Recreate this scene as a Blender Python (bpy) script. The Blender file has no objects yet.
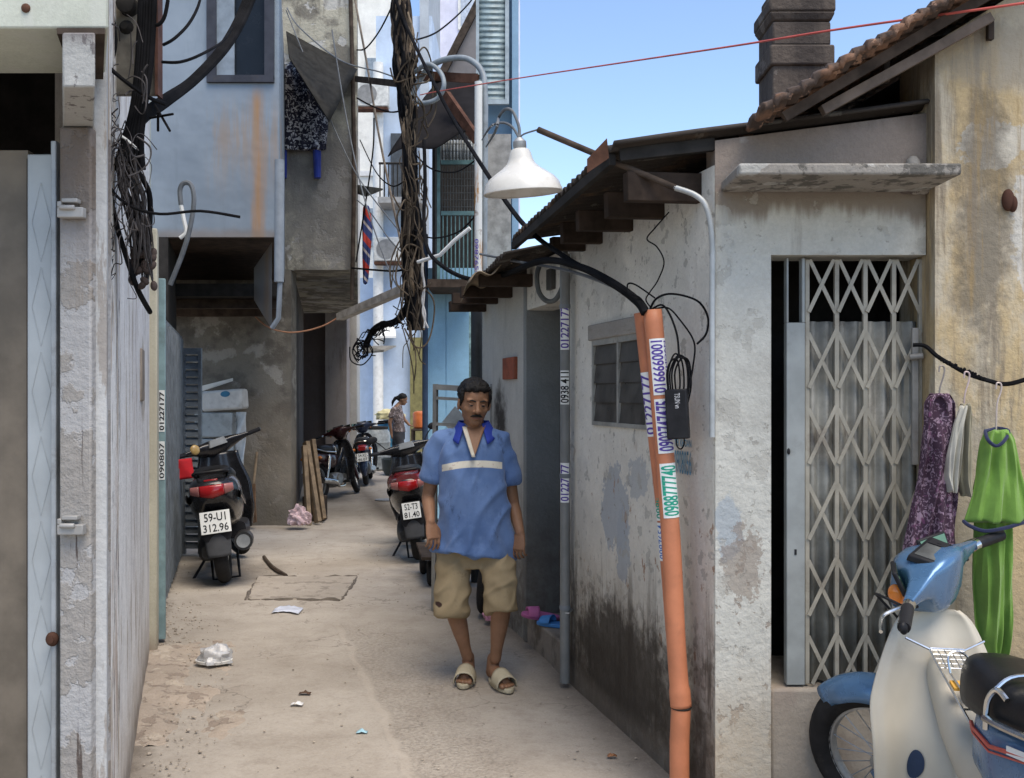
import bpy, bmesh, math, random
from mathutils import Vector as V, Matrix as MT, noise as NZ
random.seed(7)
PI = math.pi
SC = bpy.context.scene
COL = SC.collection
H, F, CX, HY = 1.55, 1000.0, 512.0, 395.0          # eye height, focal length (px), principal column, horizon row
def P(px, py, Y): return V(((px-CX)/F*Y, Y, H-(py-HY)/F*Y))
def G(px, py):
    Y = H*F/(py-HY); return V(((px-CX)/F*Y, Y, 0))
def R(d): return math.radians(d)
def lerp(a, b, t): return a+(b-a)*t
def sstep(a, b, x):
    t = max(0, min(1, (x-a)/(b-a))); return t*t*(3-2*t)

# ------------------------------------------------------------------ text glyph meshes (made first, while the scene is empty)
TXT = {}
def text_geo(s):
    if s in TXT: return TXT[s]
    cu = bpy.data.curves.new('glyphs', 'FONT'); cu.body = s; cu.size = 1.0; cu.resolution_u = 3; cu.offset = .022 if len(s) > 7 else .008
    ob = bpy.data.objects.new('glyphs', cu); COL.objects.link(ob)
    bpy.context.view_layer.update()
    me = bpy.data.meshes.new_from_object(ob.evaluated_get(bpy.context.evaluated_depsgraph_get()))
    bm = bmesh.new(); bm.from_mesh(me)                      # cut into bands so the glyphs can wrap round a pipe
    ys_ = [v.co.y for v in bm.verts]; lo_, hi_ = min(ys_), max(ys_)
    for k in range(1, 12):
        bmesh.ops.bisect_plane(bm, geom=bm.verts[:]+bm.edges[:]+bm.faces[:], plane_co=(0, lerp(lo_,hi_,k/12), 0), plane_no=(0,1,0))
    bm.to_mesh(me); bm.free()
    vs = [v.co.copy() for v in me.vertices]; fs = [tuple(p.vertices) for p in me.polygons]
    x0 = min(v.x for v in vs); x1 = max(v.x for v in vs); y0 = min(v.y for v in vs); y1 = max(v.y for v in vs)
    vs = [V(((v.x-x0)/(x1-x0), (v.y-y0)/(y1-y0), 0)) for v in vs]      # normalised 0..1 box
    bpy.data.objects.remove(ob); bpy.data.meshes.remove(me); bpy.data.curves.remove(cu)
    TXT[s] = (vs, fs); return TXT[s]
for _s in ('0166660001', '0902747475', '0988777740', '0987654', '01227177', '090807', '59-U1', '312.96', '0938 411', '52-T3', '81.40', '54-X2', '46.07',
           'TSUN vn', '0908056', 'T.B. KHOAN', '01227700199'): text_geo(_s)

# ------------------------------------------------------------------ mesh builder
OFF = {}
class MB:
    def __init__(s, T=None): s.v = []; s.f = []; s.T = T or MT.Identity(4)
    def vert(s, p): s.v.append(s.T @ V(p)); return len(s.v)-1
    def add(s, vs, fs):
        b = len(s.v)
        for p in vs: s.v.append(s.T @ V(p))
        for f in fs: s.f.append(tuple(i+b for i in f))
    def box(s, x0, x1, y0, y1, z0, z1):
        s.hexa([(x0,y0,z0),(x1,y0,z0),(x1,y1,z0),(x0,y1,z0),(x0,y0,z1),(x1,y0,z1),(x1,y1,z1),(x0,y1,z1)])
    def hexa(s, p): s.add(p, [(3,2,1,0),(4,5,6,7),(0,1,5,4),(1,2,6,5),(2,3,7,6),(3,0,4,7)])
    def obox(s, c, sx, sy, sz, rot=None):
        r = rot.to_3x3() if rot else MT.Identity(3); c = V(c)
        s.hexa([c + r @ V((a*sx/2, b*sy/2, d*sz/2)) for d in (-1,1) for a, b in ((-1,-1),(1,-1),(1,1),(-1,1))])
    def bar(s, a, b, w, h, up=(0,0,1)):                # rectangular bar from a to b
        a, b = V(a), V(b); d = (b-a).normalized(); u = V(up); sd = d.cross(u)
        if sd.length < 1e-4: sd = d.cross(V((0,1,0)))
        sd.normalize(); u = sd.cross(d)
        q = [(-1,-1),(1,-1),(1,1),(-1,1)]
        s.hexa([a+sd*x*w/2+u*y*h/2 for x,y in q] + [b+sd*x*w/2+u*y*h/2 for x,y in q])
    def prism(s, poly, fn0, fn1):                       # polygon mapped by two functions
        n = len(poly); vs = [fn0(*p) for p in poly]+[fn1(*p) for p in poly]
        fs = [tuple(range(n-1,-1,-1)), tuple(range(n,2*n))]+[(i,(i+1)%n,n+(i+1)%n,n+i) for i in range(n)]
        s.add(vs, fs)
    def slab(s, poly, z0, z1): s.prism(poly, lambda x,y: (x,y,z0), lambda x,y: (x,y,z1))
    def tube(s, pts, r, n=8, closed=False, cap=True):
        pts = [V(p) for p in pts]; m = len(pts)
        rs = r if isinstance(r, (list, tuple)) else [r]*m
        vs = []; fs = []; prev = None
        for i in range(m):
            if closed: t = (pts[(i+1)%m]-pts[i-1])
            else: t = pts[min(i+1,m-1)]-pts[max(i-1,0)]
            if t.length < 1e-9: t = V((0,0,1))
            t.normalize()
            if prev is None:
                a = V((0,0,1)) if abs(t.z) < .9 else V((1,0,0)); nrm = t.cross(a).normalized()
            else:
                nrm = prev - t*prev.dot(t)
                if nrm.length < 1e-6: nrm = t.orthogonal()
                nrm.normalize()
            prev = nrm; bn = t.cross(nrm)
            for k in range(n):
                a = 2*PI*k/n; vs.append(pts[i]+(nrm*math.cos(a)+bn*math.sin(a))*rs[i])
        for i in range(m if closed else m-1):
            j = (i+1) % m
            for k in range(n): fs.append((i*n+k, i*n+(k+1)%n, j*n+(k+1)%n, j*n+k))
        if cap and not closed:
            fs.append(tuple(range(n-1,-1,-1))); fs.append(tuple((m-1)*n+k for k in range(n)))
        s.add(vs, fs)
    def lathe(s, prof, n=24, M=None, cap=True):         # prof: (radius, height) along local z
        M = M or MT.Identity(4); vs = []; fs = []; m = len(prof)
        for r, h in prof:
            for k in range(n):
                a = 2*PI*k/n; vs.append(M @ V((r*math.cos(a), r*math.sin(a), h)))
        for i in range(m-1):
            for k in range(n): fs.append((i*n+k, i*n+(k+1)%n, (i+1)*n+(k+1)%n, (i+1)*n+k))
        if cap: fs.append(tuple(range(n-1,-1,-1))); fs.append(tuple((m-1)*n+k for k in range(n)))
        s.add(vs, fs)
    def cyl(s, a, b, r, n=16): s.tube([a, b], r, n)
    def ell(s, c, rx, ry, rz, rot=None, nu=16, nv=10):
        r = rot.to_3x3() if rot else MT.Identity(3); c = V(c); vs = []; fs = []
        for j in range(1, nv):
            t = PI*j/nv
            for i in range(nu):
                a = 2*PI*i/nu
                vs.append(c + r @ V((rx*math.sin(t)*math.cos(a), ry*math.sin(t)*math.sin(a), rz*math.cos(t))))
        top = len(vs); vs.append(c + r @ V((0,0,rz))); bot = len(vs); vs.append(c + r @ V((0,0,-rz)))
        for j in range(nv-2):
            for i in range(nu): fs.append((j*nu+i, (j+1)*nu+i, (j+1)*nu+(i+1)%nu, j*nu+(i+1)%nu))
        for i in range(nu):
            fs.append((top, i, (i+1)%nu)); b = (nv-2)*nu; fs.append((bot, b+(i+1)%nu, b+i))
        s.add(vs, fs)
    def limb(s, pts, rs, n=14):                          # tapered limb with rounded ends
        pts = [V(p) for p in pts]; s.tube(pts, rs, n); 
        s.ell(pts[0], rs[0], rs[0], rs[0], None, n, 8); s.ell(pts[-1], rs[-1], rs[-1], rs[-1], None, n, 8)
    def torus(s, c, axis, Rr, r, n=40, m=10, a0=0, a1=2*PI, sx=1.0):
        c = V(c); ax = V(axis).normalized(); u = ax.orthogonal().normalized(); w = ax.cross(u)
        full = abs(a1-a0-2*PI) < 1e-4
        pts = [c+(u*math.cos(lerp(a0,a1,i/n))+w*math.sin(lerp(a0,a1,i/n)))*Rr for i in range(n if full else n+1)]
        if sx == 1.0: s.tube(pts, r, m, closed=full)
        else:
            vs = []; fs = []; k = len(pts)
            for p in pts:
                d = (p-c).normalized()
                for j in range(m):
                    a = 2*PI*j/m; vs.append(p+d*math.cos(a)*r+ax*math.sin(a)*r*sx)
            for i in range(k if full else k-1):
                for j in range(m): fs.append((i*m+j, ((i+1)%k)*m+j, ((i+1)%k)*m+(j+1)%m, i*m+(j+1)%m))
            s.add(vs, fs)
    def grid(s, fn, nu, nv, wrap=False):
        vs = [fn(i/nu, j/nv) for j in range(nv+1) for i in range(nu if wrap else nu+1)]
        w = nu if wrap else nu+1; fs = []
        for j in range(nv):
            for i in range(nu): fs.append((j*w+i, j*w+(i+1)%w, (j+1)*w+(i+1)%w, (j+1)*w+i))
        s.add(vs, fs)
    def loft(s, rings, cap=True):
        n = len(rings[0]); vs = [p for r in rings for p in r]; fs = []
        for i in range(len(rings)-1):
            for k in range(n): fs.append((i*n+k, i*n+(k+1)%n, (i+1)*n+(k+1)%n, (i+1)*n+k))
        if cap: fs.append(tuple(range(n-1,-1,-1))); fs.append(tuple((len(rings)-1)*n+k for k in range(n)))
        s.add(vs, fs)
    def text(s, txt, fn):                                # fn(u,v) -> point
        vs, fs = text_geo(txt); s.add([fn(v.x, v.y) for v in vs], fs)
    def build(s, name, mat, parent=None, smooth=True, bevel=0, ang=38, solid=0, remesh=0, smo=0, disp=None, subsurf=0, fold=None):
        me = bpy.data.meshes.new(name); vs = s.v
        if parent is not None: off = OFF[parent]
        else:
            xs=[v.x for v in vs]; ys=[v.y for v in vs]; off = V(((min(xs)+max(xs))/2,(min(ys)+max(ys))/2,min(v.z for v in vs)))
        me.from_pydata([v-off for v in vs], [], s.f); me.validate(); 
        bm = bmesh.new(); bm.from_mesh(me)
        bmesh.ops.recalc_face_normals(bm, faces=bm.faces); bm.to_mesh(me); bm.free()
        if mat: me.materials.append(mat)
        if smooth:
            for p in me.polygons: p.use_smooth = True
            if not remesh: me.set_sharp_from_angle(angle=R(ang))
        o = bpy.data.objects.new(name, me); COL.objects.link(o); OFF[o] = off
        if parent is not None: o.parent = parent
        else: o.location = off
        if solid:
            m = o.modifiers.new('thickness', 'SOLIDIFY'); m.thickness = abs(solid); m.offset = 1 if solid > 0 else -1
        if remesh:
            m = o.modifiers.new('join', 'REMESH'); m.mode = 'VOXEL'; m.voxel_size = remesh; m.use_smooth_shade = True
        if smo:
            m = o.modifiers.new('relax', 'SMOOTH'); m.factor = .5; m.iterations = smo
        if bevel:
            m = o.modifiers.new('edges', 'BEVEL'); m.width = bevel; m.segments = 2; m.limit_method = 'ANGLE'; m.angle_limit = R(40)
        if subsurf:
            m = o.modifiers.new('round', 'SUBSURF'); m.levels = m.render_levels = subsurf
        if disp:
            for k, (size, strength) in enumerate(disp):
                tx = bpy.data.textures.new('folds', 'CLOUDS'); tx.noise_scale = size; tx.noise_depth = 2
                m = o.modifiers.new('folds', 'DISPLACE'); m.texture = tx; m.strength = strength; m.mid_level = .5; m.texture_coords = 'LOCAL'
        if fold:                                               # settle the joined surface, then press folds into it
            bpy.context.view_layer.update()
            nm = bpy.data.meshes.new_from_object(o.evaluated_get(bpy.context.evaluated_depsgraph_get())); o.modifiers.clear(); o.data = nm; nm.name = name
            nrm = [v.normal.copy() for v in nm.vertices]
            for v, n_ in zip(nm.vertices, nrm): v.co = v.co + n_*fold(v.co, n_)
        return o

def tag(o, label=None, cat=None, group=None, kind=None):
    if label: o['label'] = label
    if cat: o['category'] = cat
    if group: o['group'] = group
    if kind: o['kind'] = kind
    return o
def thing(name, label, cat, loc=(0,0,0), rot=(0,0,0), group=None, local=False):
    o = bpy.data.objects.new(name, None); COL.objects.link(o); o.empty_display_size = .2
    o.location = loc; o.rotation_euler = rot
    OFF[o] = V((0,0,0)) if local else V(loc)
    return tag(o, label, cat, group)
def dup(root, loc, rot=None, label=None, group=None):
    r = root.copy(); COL.objects.link(r); r.location = loc; OFF[r] = OFF[root]
    if rot: r.rotation_euler = rot
    if label: r['label'] = label
    if group: r['group'] = group
    for ch in list(root.children):
        c = ch.copy(); COL.objects.link(c); c.parent = r
        for g in list(ch.children):
            d = g.copy(); COL.objects.link(d); d.parent = c
    return r
def smoothpath(pts, n=8):
    pts = [V(p) for p in pts]; out = []
    for i in range(len(pts)-1):
        p0 = pts[max(i-1,0)]; p1 = pts[i]; p2 = pts[i+1]; p3 = pts[min(i+2,len(pts)-1)]
        for k in range(n):
            t = k/n
            out.append(.5*((2*p1)+(-p0+p2)*t+(2*p0-5*p1+4*p2-p3)*t*t+(-p0+3*p1-3*p2+p3)*t**3))
    out.append(pts[-1]); return out

# ------------------------------------------------------------------ materials
class NG:
    def __init__(s, name):
        s.m = bpy.data.materials.new(name); s.m.use_nodes = True; s.t = s.m.node_tree; s.N = s.t.nodes; s.L = s.t.links
        s.b = s.N['Principled BSDF']; s.co = None
    def n(s, t): return s.N.new(t)
    def set(s, inp, v):
        if isinstance(v, bpy.types.NodeSocket): s.L.new(v, inp)
        else:
            if inp.type == 'RGBA' and len(v) == 3: v = (*v, 1)
            inp.default_value = v
    def pos(s):
        if not s.co: s.co = s.n('ShaderNodeNewGeometry').outputs['Position']
        return s.co
    def obj(s):
        return s.n('ShaderNodeTexCoord').outputs['Object']
    def sep(s, v=None):
        x = s.n('ShaderNodeSeparateXYZ'); s.L.new(v if v is not None else s.pos(), x.inputs[0]); return x.outputs
    def scale(s, v, sc, loc=(0,0,0)):
        x = s.n('ShaderNodeMapping'); s.L.new(v, x.inputs['Vector']); x.inputs['Scale'].default_value = sc; x.inputs['Location'].default_value = loc; return x.outputs[0]
    def noise(s, sc, det=4, vec=None, rough=.6, dist=0):
        x = s.n('ShaderNodeTexNoise'); s.L.new(vec if vec is not None else s.pos(), x.inputs['Vector'])
        x.inputs['Scale'].default_value = sc; x.inputs['Detail'].default_value = det; x.inputs['Roughness'].default_value = rough; x.inputs['Distortion'].default_value = dist
        return x.outputs['Fac']
    def voro(s, sc, vec=None, feat='F1'):
        x = s.n('ShaderNodeTexVoronoi'); x.feature = feat; s.L.new(vec if vec is not None else s.pos(), x.inputs['Vector']); x.inputs['Scale'].default_value = sc; return x.outputs
    def math(s, op, a, b=0.0, clamp=False):
        x = s.n('ShaderNodeMath'); x.operation = op; x.use_clamp = clamp; s.set(x.inputs[0], a); s.set(x.inputs[1], b); return x.outputs[0]
    def rng(s, v, a, b, c=0.0, d=1.0):
        x = s.n('ShaderNodeMapRange'); x.interpolation_type = 'SMOOTHSTEP' if (c,d) in ((0.0,1.0),(1.0,0.0)) else 'LINEAR'
        s.set(x.inputs['Value'], v); x.inputs['From Min'].default_value = a; x.inputs['From Max'].default_value = b
        x.inputs['To Min'].default_value = c; x.inputs['To Max'].default_value = d; return x.outputs[0]
    def mix(s, f, a, b, mode='MIX'):
        x = s.n('ShaderNodeMix'); x.data_type = 'RGBA'; x.blend_type = mode
        s.set(x.inputs['Factor'], f); s.set(x.inputs[6], a); s.set(x.inputs[7], b); return x.outputs[2]
    def bump(s, h, strength=.3, dist=.01):
        x = s.n('ShaderNodeBump'); x.inputs['Strength'].default_value = strength; x.inputs['Distance'].default_value = dist; s.L.new(h, x.inputs['Height'])
        if s.b.inputs['Normal'].is_linked: s.L.new(s.b.inputs['Normal'].links[0].from_socket, x.inputs['Normal'])
        s.L.new(x.outputs[0], s.b.inputs['Normal'])
    def out(s, col, rough=.7, metal=0.0, spec=.4):
        s.set(s.b.inputs['Base Color'], col); s.set(s.b.inputs['Roughness'], rough); s.b.inputs['Metallic'].default_value = metal
        s.b.inputs['Specular IOR Level'].default_value = spec; return s.m

MATS = {}
def simple(name, col, rough=.55, metal=0.0, var=.18, sc=9, bump=.08, bsc=60, spec=None, dirt=0.0, dirtcol=(.09,.075,.055), coat=0.0):
    """paint / cloth / plastic with uneven tone, fine bump and optional dirt"""
    if name in MATS: return MATS[name]
    if spec is None: spec = .12 if max(col) < .12 and coat == 0 else .3
    g = NG(name); v = g.obj()
    n = g.noise(sc, 5, v)
    c = g.mix(g.rng(n, .3, .7), tuple(x*(1-var) for x in col), tuple(min(1,x*(1+var)) for x in col))
    if dirt:
        d = g.math('MULTIPLY', g.rng(g.noise(sc*.7, 8, v, .75), .62-.25*dirt, .8-.1*dirt), min(1,dirt*1.3))
        c = g.mix(d, c, dirtcol)
    if bump: g.bump(g.noise(bsc, 3, v), bump, .004)
    r = g.rng(n, .2, .8, max(.05,rough-.12), min(1,rough+.1))
    m = g.out(c, r, metal, spec)
    if coat: g.b.inputs['Coat Weight'].default_value = coat; g.b.inputs['Coat Roughness'].default_value = .12
    MATS[name] = m; return m

def plaster(name, base, layers=(), var=.12, bump=.35, rough=.9):
    """layers: (colour, kind, params) laid over the base in order"""
    g = NG(name); x, y, z = g.sep()
    n1 = g.noise(1.7, 6, None, .65); n2 = g.noise(14, 5)
    c = g.mix(g.rng(n1, .3, .7), tuple(k*(1-var) for k in base), tuple(min(.95,k*(1+var)) for k in base))
    c = g.mix(g.rng(n2, .35, .75, 0, .25), c, tuple(k*.7 for k in base))
    c = g.mix(g.rng(g.noise(95, 3, None, .8), .45, .8, 0, .35), c, tuple(k*.55 for k in base)); c = g.mix(g.rng(g.noise(60, 3, g.scale(g.pos(),(1,1,1),(9,3,1)), .8), .5, .8, 0, .3), c, tuple(min(.9,k*1.35) for k in base))
    hb = g.math('ADD', g.noise(35, 5), g.math('MULTIPLY', g.noise(6, 6, None, .7), 1.5))
    for L in layers:
        col, kind, p = L
        if kind == 'foot':       # damp and mould climbing from the ground: height, softness, strength
            w = g.noise(p.get('sc',1.6), 7, g.scale(g.pos(), (1,1,.55)), .65)
            h = g.math('ADD', z, g.math('MULTIPLY', g.math('SUBTRACT', .5, w), p['rag']))
            f = g.math('MULTIPLY', g.rng(h, p['h']-p['soft'], p['h']+p['soft'], 1.0, 0.0), p.get('k',1.0))
            f = g.math('MULTIPLY', f, g.rng(g.noise(9, 6, None, .7), .25, .6, .45, 1))
        elif kind == 'top':      # dirt running down from a height
            w = g.noise(4, 5, g.scale(g.pos(), (2.2,2.2,.25)), .65)
            h = g.math('ADD', z, g.math('MULTIPLY', g.math('SUBTRACT', w, .5), p['rag']))
            f = g.math('MULTIPLY', g.rng(h, p['h']-p['soft'], p['h']+p['soft']), p.get('k',1.0))
        elif kind == 'patch':    # peeled or repainted patches
            w = g.noise(p['sc'], 6, g.scale(g.pos(), p.get('st',(1,1,1)), p.get('loc',(0,0,0))), .62)
            f = g.math('MULTIPLY', g.rng(w, p['t'], p['t']+p.get('e',.02)), p.get('k',1.0))
            if 'z' in p: f = g.math('MULTIPLY', f, g.rng(z, p['z'][0], p['z'][1]))
            if p.get('bump',1): hb = g.math('SUBTRACT', hb, g.math('MULTIPLY', f, .6))
        elif kind == 'streak':
            w = g.noise(p['sc'], 6, g.scale(g.pos(), (1,1,p.get('v',.12)), p.get('loc',(0,0,0))), .7)
            f = g.math('MULTIPLY', g.rng(w, p['t'], p['t']+p.get('e',.15)), p.get('k',1.0))
            if 'z' in p: f = g.math('MULTIPLY', f, g.rng(z, p['z'][0], p['z'][1]))
        elif kind == 'blob':     # one repair or stain with its own place: centre, half size along y/x and z
            cx_, cy_, cz_ = p['c']
            w = g.math('ADD', g.math('SUBTRACT', g.noise(p.get('sc',5), 6, None, .7), .5), g.math('MULTIPLY', g.math('SUBTRACT', g.noise(p.get('sc',5)*3.7, 5, None, .7), .5), .6))
            w = g.math('MULTIPLY', w, p.get('rag',1.2)*2.6)
            a = g.math('POWER', g.math('ABSOLUTE', g.math('DIVIDE', g.math('SUBTRACT', y if p.get('ax','y')=='y' else x, cy_ if p.get('ax','y')=='y' else cx_), p['r'][0])), 2)
            b = g.math('POWER', g.math('ABSOLUTE', g.math('DIVIDE', g.math('SUBTRACT', z, cz_), p['r'][1])), 2)
            d = g.math('ADD', g.math('ADD', a, b), w)
            f = g.math('MULTIPLY', g.rng(d, 1-p.get('e',.12), 1+p.get('e',.12), 1.0, 0.0), p.get('k',1.0))
        c = g.mix(f, c, col)
    g.bump(hb, bump, .012); g.bump(g.noise(160, 2), .15, .003)
    return g.out(c, rough, 0, .2)
# ================================================================== shared materials
m_black   = simple('black_cable', (.010,.010,.011), .85, var=.4, spec=.04)
m_wirebr  = simple('old_wire', (.13,.105,.08), .7, var=.4)
m_wiregr  = simple('grey_wire', (.12,.13,.14), .6, var=.3)
m_white   = simple('white_paint', (.72,.72,.69), .5, var=.08, dirt=.35)
m_chrome  = simple('chrome', (.62,.62,.6), .22, 1.0, var=.15, bump=0)
m_steel   = simple('dull_steel', (.33,.34,.34), .5, .6, var=.25, dirt=.4)
m_rust    = simple('rust', (.085,.042,.028), .85, var=.4, bump=.3)
m_rubber  = simple('tyre_rubber', (.022,.021,.021), .8, var=.3, bump=.2, dirt=.35, dirtcol=(.12,.105,.085))
m_blackpl = simple('black_plastic', (.02,.02,.022), .45, var=.3, dirt=.15)
m_vinyl   = simple('seat_vinyl', (.014,.014,.015), .38, var=.25, bump=.12, bsc=180)
m_glassd  = simple('dark_glass', (.012,.016,.022), .25, var=.1, bump=0, spec=.15)
m_wood    = simple('weathered_wood', (.22,.16,.1), .8, var=.35, bump=.35, bsc=30)
m_darkwd  = simple('sooty_timber', (.06,.045,.035), .85, var=.4, bump=.35, bsc=30)
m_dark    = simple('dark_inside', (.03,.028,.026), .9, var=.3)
m_orangel = simple('orange_lens', (.75,.22,.03), .15, var=.05, bump=0, coat=.5)
m_redl    = simple('red_lens', (.30,.010,.012), .12, var=.06, bump=0, coat=.5)
m_clearl  = simple('clear_lens', (.62,.62,.6), .1, var=.05, bump=0, coat=.5)
m_plate   = simple('plate_white', (.74,.75,.72), .4, var=.06, dirt=.12, bump=.02)
m_ink     = simple('black_ink', (.02,.02,.022), .6, var=.1, bump=0)

# ================================================================== ground
def ground_mat():
    g = NG('worn_concrete'); x, y, z = g.sep()
    c = g.mix(g.rng(g.noise(.8, 6, None, .65), .32, .68), (.33,.29,.24), (.44,.395,.335))
    c = g.mix(g.rng(g.noise(5, 6, None, .7), .5, .72, 0, .55), c, (.24,.2,.16))
    # exposed pebbles right of the cement seam and in a patch up the lane
    seam = g.math('SUBTRACT', g.math('ADD', x, g.math('MULTIPLY', y, .285)), .752)
    seam = g.math('ADD', seam, g.math('MULTIPLY', g.math('SUBTRACT', g.noise(3, 3), .5), .12))
    agg = g.math('MULTIPLY', g.rng(seam, .0, .05), g.math('MULTIPLY', g.rng(y, 6.4, 7.1, 1.0, 0.0), g.rng(g.math('ADD', seam, g.math('MULTIPLY', g.noise(2, 4), .5)), .55, .85, 1.0, 0.0)))
    ag2 = g.math('MULTIPLY', g.rng(g.noise(1.1, 4, g.scale(g.pos(), (1,1,1), (3,5,0))), .5, .62), g.math('MULTIPLY', g.rng(y, 5.2, 5.8), g.rng(y, 6.6, 7.2, 1.0, 0.0)))
    agg = g.math('MAXIMUM', agg, g.math('MULTIPLY', ag2, .7))
    vo = g.voro(62); peb = g.rng(vo['Distance'], .12, .5, 1.0, 0.0)
    pc = g.mix(g.rng(g.noise(50, 2), .35, .65), (.20,.17,.14), (.40,.35,.29))
    c = g.mix(g.math('MULTIPLY', agg, .36), c, pc)
    line = g.math('MULTIPLY', g.rng(g.math('ABSOLUTE', seam), .012, .035, 1.0, 0.0), g.rng(y, 6.4, 7.0, 1.0, 0.0))
    c = g.mix(g.math('MULTIPLY', line, .3), c, (.46,.40,.33))
    # darker ground under the parked bikes, damp blots
    for (ox, oy, r) in ((-2.4, 8.7, .55), (-.75, 8.8, .5), (-2.6, 15, .5), (-2.6,18,.5)):
        d = g.math('SQRT', g.math('ADD', g.math('POWER', g.math('SUBTRACT', x, ox), 2), g.math('POWER', g.math('MULTIPLY', g.math('SUBTRACT', y, oy), .6), 2)))
        d = g.math('ADD', d, g.math('MULTIPLY', g.noise(4, 5), .5))
        c = g.mix(g.rng(d, r*.75, r*1.35, .55, 0.0), c, (.07,.06,.052))
    c = g.mix(g.rng(g.noise(2.3, 8, None, .75), .63, .72, 0, .45), c, (.16,.135,.11))
    c = g.mix(g.rng(g.noise(26, 3), .68, .76, 0, .5), c, (.1,.08,.065))
    # hairline cracks, grime gathering along the wall feet, small dark spots
    wv = g.n('ShaderNodeVectorMath'); wv.operation = 'ADD'; nz_ = g.n('ShaderNodeTexNoise'); g.L.new(g.pos(), nz_.inputs['Vector']); nz_.inputs['Scale'].default_value = 3; nz_.inputs['Detail'].default_value = 5
    g.L.new(g.pos(), wv.inputs[0]); g.L.new(nz_.outputs['Color'], wv.inputs[1])
    ck = g.voro(.9, wv.outputs[0], 'DISTANCE_TO_EDGE')['Distance']
    ck = g.math('MULTIPLY', g.rng(ck, .003, .011, 1.0, 0.0), g.rng(g.noise(1.3, 3), .5, .56))
    c = g.mix(g.math('MULTIPLY', ck, .4), c, (.075,.06,.048))
    for (a_, b_, w_) in ((.35+.255*5.26, .255, .22), (-1.56+.32*4.08, .32, .12)):
        e_ = g.math('ABSOLUTE', g.math('SUBTRACT', g.math('ADD', x, g.math('MULTIPLY', y, b_)), a_))
        e_ = g.math('ADD', e_, g.math('MULTIPLY', g.math('SUBTRACT', g.noise(5, 6, None, .7), .5), .35))
        c = g.mix(g.rng(e_, .0, w_, .75, 0.0), c, (.13,.105,.08))
    c = g.mix(g.rng(g.noise(11, 6, g.scale(g.pos(),(1,1,1),(2,7,0)), .75), .62, .68, 0, .3), c, (.17,.14,.115))
    c = g.mix(g.rng(g.noise(70, 3, None, .8), .5, .8, 0, .4), c, (.17,.14,.11)); c = g.mix(g.rng(g.noise(85, 3, g.scale(g.pos(),(1,1,1),(5,1,0)), .8), .52, .8, 0, .35), c, (.56,.49,.4))
    hb = g.math('ADD', g.math('MULTIPLY', g.math('MULTIPLY', peb, agg), .9), g.math('MULTIPLY', g.noise(18, 6), .9))
    hb = g.math('ADD', hb, g.math('MULTIPLY', line, .8))
    g.bump(hb, .55, .012); g.bump(g.noise(120, 3), .25, .004)
    return g.out(c, .88, 0, .25)
mgnd = ground_mat()
mb = MB()
mb.grid(lambda u, v: V((lerp(-8,8,u), lerp(-4,34,v), .010*(NZ.noise(V((lerp(-8,8,u)*1.1, lerp(-4,34,v)*1.1, 1)))) + .004*NZ.noise(V((lerp(-8,8,u)*4, lerp(-4,34,v)*4, 5))) - .004)), 130, 300)
tag(mb.build('alley_pavement', mgnd), kind='structure')
mb = MB(); mb.box(-150,150,-120,300,-.3,-.05)
tag(mb.build('ground', simple('earth', (.22,.18,.14), .9)), kind='structure')

# ================================================================== old plastered house on the right (louvre window, folding gate)
def wy(px): return 1.6913/((px-CX)/F+.255)                     # depth where the column meets the alley wall
DW = V((-.2473,.9689,0)); NW = V((-.9689,-.2473,0)); A0 = V((.7503,3.69,0))
def ws(px): return (wy(px)-3.69)/.9689
def WP(s, o, z): return A0 + DW*s + NW*o + V((0,0,z))
def wbox(mb, s0, s1, o0, o1, z0, z1, sl=0):
    mb.hexa([WP(s0,o0,z0),WP(s1,o0,z0),WP(s1,o1,z0),WP(s0,o1,z0),WP(s0,o0,z1),WP(s1,o0,z1+sl),WP(s1,o1,z1+sl),WP(s0,o1,z1)])

mold = (.055,.044,.033)
m_rwall = plaster('lime_plaster', (.68,.66,.59), [
    ((.45,.455,.43), 'patch', dict(sc=.9, t=.55, e=.1, k=.6, bump=0)),
    ((.45,.395,.315), 'foot', dict(h=1.0, soft=.7, rag=1.2, k=.6)),
    ((.34,.365,.385), 'blob', dict(c=(0,4.72,1.02), r=(.19,.2), rag=1.3, sc=6, e=.05, k=.85)),
    ((.34,.365,.385), 'blob', dict(c=(0,4.62,.84), r=(.09,.16), rag=1.3, sc=7, e=.05, k=.85)),
    ((.29,.32,.35), 'blob', dict(c=(0,4.45,1.18), r=(.12,.1), rag=1.3, sc=7, e=.1, k=.6)),
    ((.30,.18,.11), 'patch', dict(sc=13, t=.635, e=.012, st=(1,1,.5), z=(1.5,.95), k=.85)),
    ((.36,.35,.31), 'patch', dict(sc=9, t=.60, e=.012, loc=(3,1,4), k=.7)),
    ((.22,.20,.17), 'patch', dict(sc=24, t=.64, e=.02, loc=(1,5,2), k=.6)),
    ((.36,.34,.30), 'streak', dict(sc=5, t=.54, e=.2, k=.45, v=.1)),
    ((.19,.16,.125), 'foot', dict(h=.55, soft=.38, rag=.9, k=.85)),
    (mold, 'foot', dict(h=.34, soft=.26, rag=1.7, k=.92, sc=2.2)),
    (mold, 'streak', dict(sc=7, t=.5, e=.12, k=.8, v=.12, z=(.95,.45))), ((.10,.08,.06), 'patch', dict(sc=22, t=.52, e=.08, k=.55, z=(.75,.5), bump=0)),
    ((.042,.034,.026), 'blob', dict(c=(0,4.65,.30), r=(.62,.26), rag=1.3, sc=3.5, e=.5, k=.85)),
    ((.15,.125,.1), 'foot', dict(h=.09, soft=.05, rag=.15, k=.7)),
], bump=.45)
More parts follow.
